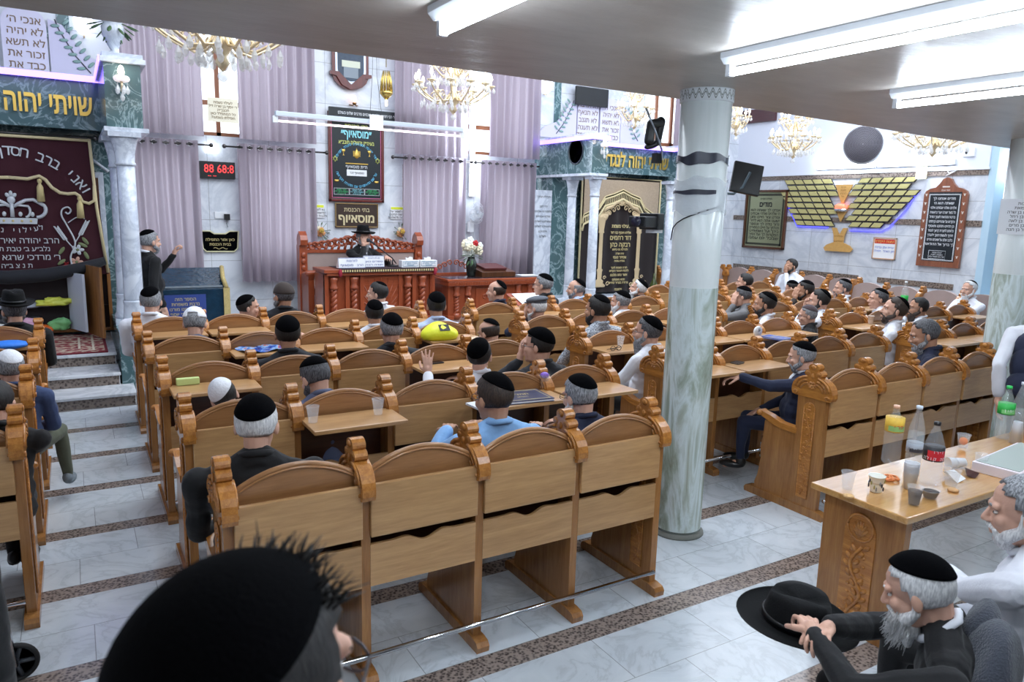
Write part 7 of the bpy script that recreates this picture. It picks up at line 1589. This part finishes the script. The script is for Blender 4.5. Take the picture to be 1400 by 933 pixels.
m = MB(); addtext(m, 'LA FAMILIA', .03, Matrix.Translation((.12, -.168, .024)) @ Matrix.Rotation(R(40), 4, 'X'), 0, rtl=False); m.build('box_lettering', INK, t)

# cups and objects on the pew desks
DZ = .930
def D(px, py): return atZ(px, py, DZ)
cup(D(428, 578), 'clear empty cup on the open desk, nearer the man in the black coat', 'cups on the pew desks'); cup(D(517, 567), 'clear cup with a stirrer at the desk corner beside a carved divider', 'cups on the pew desks')
c = cup(D(744, 531), 'clear cup with a purple wrapper stuffed in it', 'cups on the pew desks'); MB().ell((0, 0, .09), (.03, .03, .022), 10, 8).build('wrapper', mat('wrap_purple', (130, 90, 190), .4, var=.5, vscale=60), c)
cup(D(848, 474), 'clear cup standing behind the folded spectacles', 'cups on the pew desks'); cup(D(1233, 437), 'clear cup on a desk before the man in profile under the plaque wall', 'cups on the pew desks'); 
c = cup(D(1037, 487), 'patterned cup with a bottle cap on the far open desk', 'cups on the pew desks', m_=mat('cup_pattern', (206, 206, 214), .6, var=.4, vscale=60))
c = cup(D(1190, 443), 'beige paper cup on the side block desk', 'cups on the pew desks', m_=mat('cup_beige', (206, 190, 180), .6))
m = MB(); m.box(-.07, .07, -.022, .022, 0, .045); o = m.build('soap_block', mat('block_lime', (206, 226, 150), .5), None, .006, tuple(D(257, 526))); tag(o, 'pale lime green block on a desk behind the white skullcap', 'block')
def book(p, w, d, h, col, label, rz=0, lines=True, name='book'):
    t = empty(name, tuple(p), label, 'book', None, rz); MB().box(-w/2, w/2, -d/2, d/2, 0, .004).build('cover', mat('cov_%d_%d_%d' % col, col, .35), t); MB().box(-w/2+.004, w/2-.004, -d/2+.004, d/2-.004, .004, h-.004).build('pages', PAPER, t)
    m = MB(); m.box(-w/2, w/2, -d/2, d/2, h-.004, h); m.build('cover', MATS['cov_%d_%d_%d' % col], t)
    if lines:
        m = MB(); z = h+.0005; a, b = w/2-.02, d/2-.02; m.tube([(-a, -b, z), (a, -b, z), (a, b, z), (-a, b, z), (-a, -b, z)], .0018, 4); addtext(m, 'תהלים', .05, Matrix.Translation((0, .02, z)), 0, .0004); addtext(m, 'השלם', .03, Matrix.Translation((0, -.04, z)), 0, .0004); m.build('gilt_stamp', GOLDY, t)
    return t
book(atZ(711, 545, DZ), .36, .26, .02, (36, 44, 78), 'large dark blue gilt book lying open desk high before the man in the blue shirt', R(-6)); book(atZ(662, 558, DZ), .12, .24, .012, (226, 230, 236), 'white open page beside the large dark blue book', R(4), False)
book(atZ(1061, 463, DZ), .20, .26, .016, (52, 84, 170), 'bright blue book on the desk before the man in the brown skullcap', R(10))
book(atZ(1008, 397+100, DZ), .10, .07, .012, (40, 38, 40), 'small dark notebook under the hand of the man in the navy suit', R(12), False)
def phone(p, label, rz=0): t = empty('mobile_phone', tuple(p), label, 'phone', None, rz); MB().box(-.08, .08, -.036, .036, 0, .009).build('phone_body', BLACKP, t, .003); MB().box(-.073, .073, -.032, .032, .0092, .0096).build('phone_screen', mat('phone_glass', (20, 22, 28), .05), t)
phone(atZ(592, 497, DZ), 'black mobile phone on the desk behind the raised hand', .1)
t = empty('spectacles', tuple(D(842, 480)), 'folded dark spectacles lying on an open desk', 'spectacles'); m = MB()
for s in (-1, 1): m.tube([(s*.032+.026*math.cos(a), 0, .024+.02*math.sin(a)) for a in [i*.45 for i in range(15)]], .003, 5)
m.tube([(-.006, 0, .03), (.006, 0, .03)], .003, 5); m.tube([(-.06, 0, .03), (-.02, .05, .01), (.06, .04, .005)], .003, 5); m.tube([(.06, 0, .03), (.02, .06, .012), (-.06, .05, .007)], .003, 5); m.build('spectacle_frame', BLACKP, t)
t = empty('alarm_clock', tuple(D(1034, 462)), 'small round white desk clock on a far open desk', 'clock'); m = MB(); m.lathe([(0, 0), (.05, 0), (.055, .01), (.05, .025), (0, .025)], 24, M=Matrix.Translation((0, 0, .065)) @ Matrix.Rotation(PI/2, 4, 'X')); m.build('clock_case', WHITEP, t); MB().lathe([(.035, 0), (.03, .012), (0, .014)], 16).build('clock_foot', mat('foot_brown', (80, 50, 46), .4), t); m = MB(); m.tube([(0, -.028, .065), (.02, -.028, .085)], .003, 4); m.tube([(0, -.028, .065), (-.005, -.028, .10)], .003, 4); m.build('clock_hands', BLACKP, t)
# yellow bag, blue poster bag, blue cloth
m = MB(); m.ell((0, 0, .045), (.19, .13, .10), 26, 14); m.v = [(x*(1+.05*math.sin(17*y+5)), y, max(0, z*(1+.12*math.sin(19*x+2)))) for x, y, z in m.v]
t = empty('yellow_bag', tuple(atY(601, 463, 6.05)), 'bright yellow bag with a black square print on an open desk', 'bag'); m.build('bag_body', mat('bag_yellow', (232, 236, 50), .4, bump=.7, bscale=18), t); t.location.z = DZ
m = MB(); m.box(-.05, .05, -.0, .004, -.035, .035, 0, Matrix.Translation((.0, -.098, .119)) @ Matrix.Rotation(R(-45), 4, 'X')); m.build('printed_square', INK, t)
m = MB(); vs = [(-.20+.4*i/10, -.13+.26*j/6, .012+.010*math.sin(i*1.3+j)) for j in range(7) for i in range(11)]; m.add(vs, [(j*11+i, j*11+i+1, (j+1)*11+i+1, (j+1)*11+i) for j in range(6) for i in range(10)], 0, True)
g = NG('poster_bag_print'); tc = g.n('ShaderNodeTexCoord'); n = g.n('ShaderNodeTexNoise', Scale=11., Detail=5.); g.l(tc.outputs['Object'], n.inputs[0]); g.l(g.ramp(n.outputs['Fac'], [(.35, L((20, 40, 120))), (.48, L((36, 90, 180))), (.58, L((150, 190, 226))), (.62, L((200, 110, 90))), (.7, L((30, 60, 150)))]), g.b.inputs['Base Color']); g.b.inputs['Roughness'].default_value = .2
o = m.build('printed_bag', g.m, None, 0, tuple(atZ(362, 478, DZ)), (0, 0, .2)); tag(o, 'glossy blue printed bag lying before the man in the dark jacket', 'bag')
m = MB(); m.ell((0, 0, .02), (.14, .10, .035), 16, 10); o = m.build('blue_cloth_bag', mat('cloth_bright_blue', (40, 120, 220), .6, bump=.5, bscale=30), None, 0, tuple(atZ(12, 475, DZ))); tag(o, 'bright blue bag on the desk across the aisle', 'bag')
o = MB().box(-.12, .12, -.09, .09, 0, .006).build('paper_sheet', PAPER, None, 0, tuple(atZ(1228, 443, DZ))); tag(o, 'white paper on the open desk under the side wall', 'paper')
t = empty('bottle', (atY(1236, 412, 6.05).x, 6.05, DZ), 'green labelled soda bottle standing on a bench seat below the plaques', 'bottle'); MB().lathe([(0, 0), (.045, .003), (.048, .2), (.03, .27), (.015, .30), (.015, .33)], 18).build('bottle_shell', CLEARB, t); MB().lathe([(.0495, .06), (.0495, .15)], 18).build('label_wrap', LG, t); MB().lathe([(0, .32), (.018, .32), (.018, .35), (0, .35)], 12).build('screw_cap', WHITEP, t)
t = empty('bottle', tuple(atY(893, 402, 10.6)), 'dark green glass bottle on the floor ledge of the second ark', 'bottle'); t.location.z = .58; MB().lathe([(0, 0), (.07, .003), (.075, .22), (.03, .32), (.02, .36), (.02, .44)], 18).build('bottle_shell', mat('glass_olive', (60, 70, 30), .1), t)
# chairs in the lower corner
def chair(x, y, rz, label):
    t = empty('padded_chair', (x, y, 0), label, 'chair', 'chairs by the refreshment table', rz)
    MB().box(-.23, .23, -.22, .24, .40, .46).build('seat', BLKF, t, .02); m = MB(); m.prism([(-.24, .47), (-.29, .98), (-.25, .98), (-.19, .47)], 'X', -.22, .22); m.build('backrest', BLKF, t, .02)
    for sx in (-1, 1):
        for sy in (-1, 1): MB().tube([(sx*.21, sy*.20, .41), (sx*.225, sy*.23, 0)], .013, 8).build('leg', CHROME, t)
BLKF = mat('chair_black', (24, 24, 28), .7, bump=.3, bscale=120)
chair(OM['X'], OM['Y'], .5, 'black padded chair under the bearded man holding his hat'); chair(SM['X'], SM['Y'], .2, 'black padded chair under the grey haired man in a white shirt')
# coat on the chair back
m = MB(); m.ell((0, 0, -.10), (.21, .085, .27), 26, 18); m.ell((.13, .03, .05), (.13, .06, .12), 16, 10); m.v = [(x*(1+.10*math.sin(19*z+3)), y*(1+.22*math.sin(25*x+4*z)), z) for x, y, z in m.v]
o = m.build('grey_coat', mat('wool_grey', (62, 66, 76), .95, bump=.8, bscale=160, sheen=.3), None, 0, tuple(atZ(1350, 925, .80)), (R(8), 0, R(30))); tag(o, 'dark grey wool coat hung over the chair behind the bearded man', 'coat')
# black hat on the lap
m = MB(); fedora(m, Matrix.Identity(4), 1.12); t = m.build('black_hat', [FELT, HATBAND], None, 0, tuple(atZ(1088, 852, .69)), (R(4), R(-8), R(35))); tag(t, 'black fedora resting on the knee of the bearded man', 'hat')
# rollator wheel
t = empty('walker_frame', (-.34, 3.60, 0), 'wheeled walker with a small black rubber wheel at the aisle', 'walker')
for x in (0, -.50):
    w = MB(); w.lathe([(.075, -.016), (.085, -.014), (.092, 0), (.085, .014), (.075, .016), (.072, 0), (.075, -.016)], 30, 0, Matrix.Translation((x, 0, .092)) @ Matrix.Rotation(PI/2, 4, 'X')); wh = w.build('wheel', mat('rubber_black', (20, 20, 22), .7), t)
    w = MB(); 
    for k in range(5): a = k*2*PI/5; w.tube([(x, 0, .092), (x+.075*math.cos(a), 0, .092+.075*math.sin(a))], .010, 6)
    w.ell((x, 0, .092), (.02, .02, .02), 10, 8); w.build('wheel_hub', mat('hub_grey', (60, 64, 70), .4), wh)
    MB().tube([(x, -.03, .09), (x-.02, -.03, .3), (x-.10, -.05, .85)], .014, 10).build('frame_tube', CHROME, t)
MB().tube([(-.12, -.05, .80), (-.36, -.05, .80)], .014, 10).build('cross_tube', CHROME, t); MB().box(-.42, -.04, -.25, -.05, .50, .54).build('walker_seat', BLKF, t, .01)
# ------------------------------------------------------------------ light
w = bpy.data.worlds.new('daylight'); SC.world = w; w.use_nodes = True
w.node_tree.nodes['Background'].inputs[0].default_value = (.80, .90, 1., 1); w.node_tree.nodes['Background'].inputs[1].default_value = 3.2
area('hall_fill', (4.2, 7.2, 6.3), (0, 0, 0), 7, 4.5, 470); area('hall_fill', (10.0, 7.5, 6.3), (0, 0, 0), 5, 5, 270)  # unseen area lights added under the hall ceiling as fill
area('gallery_fill', (2.2, -.9, 2.72), (0, 0, 0), 5, 1.5, 14); area('gallery_fill', (4.2, 1.4, 2.72), (0, 0, 0), .15, 2.4, 10); area('gallery_fill', (1.27, 1.4, 2.72), (0, 0, 0), .15, 2.4, 8); area('gallery_fill', (-1.5, 1.4, 2.72), (0, 0, 0), .3, 2.4, 30)  # added area fill; only the pair at tube fixtures backs real lamps
SC.view_settings.view_transform = 'Standard'; SC.view_settings.look = 'None'; SC.view_settings.gamma = 1; SC.view_settings.use_curve_mapping = False
SC.view_settings.exposure = 0.0
SC.cycles.use_denoising = True; SC.cycles.max_bounces = 7; SC.cycles.diffuse_bounces = 3; SC.cycles.transparent_max_bounces = 12; SC.cycles.transmission_bounces = 4; SC.cycles.glossy_bounces = 3
SC.cycles.caustics_reflective = False; SC.cycles.caustics_refractive = False; SC.cycles.sample_clamp_indirect = 6
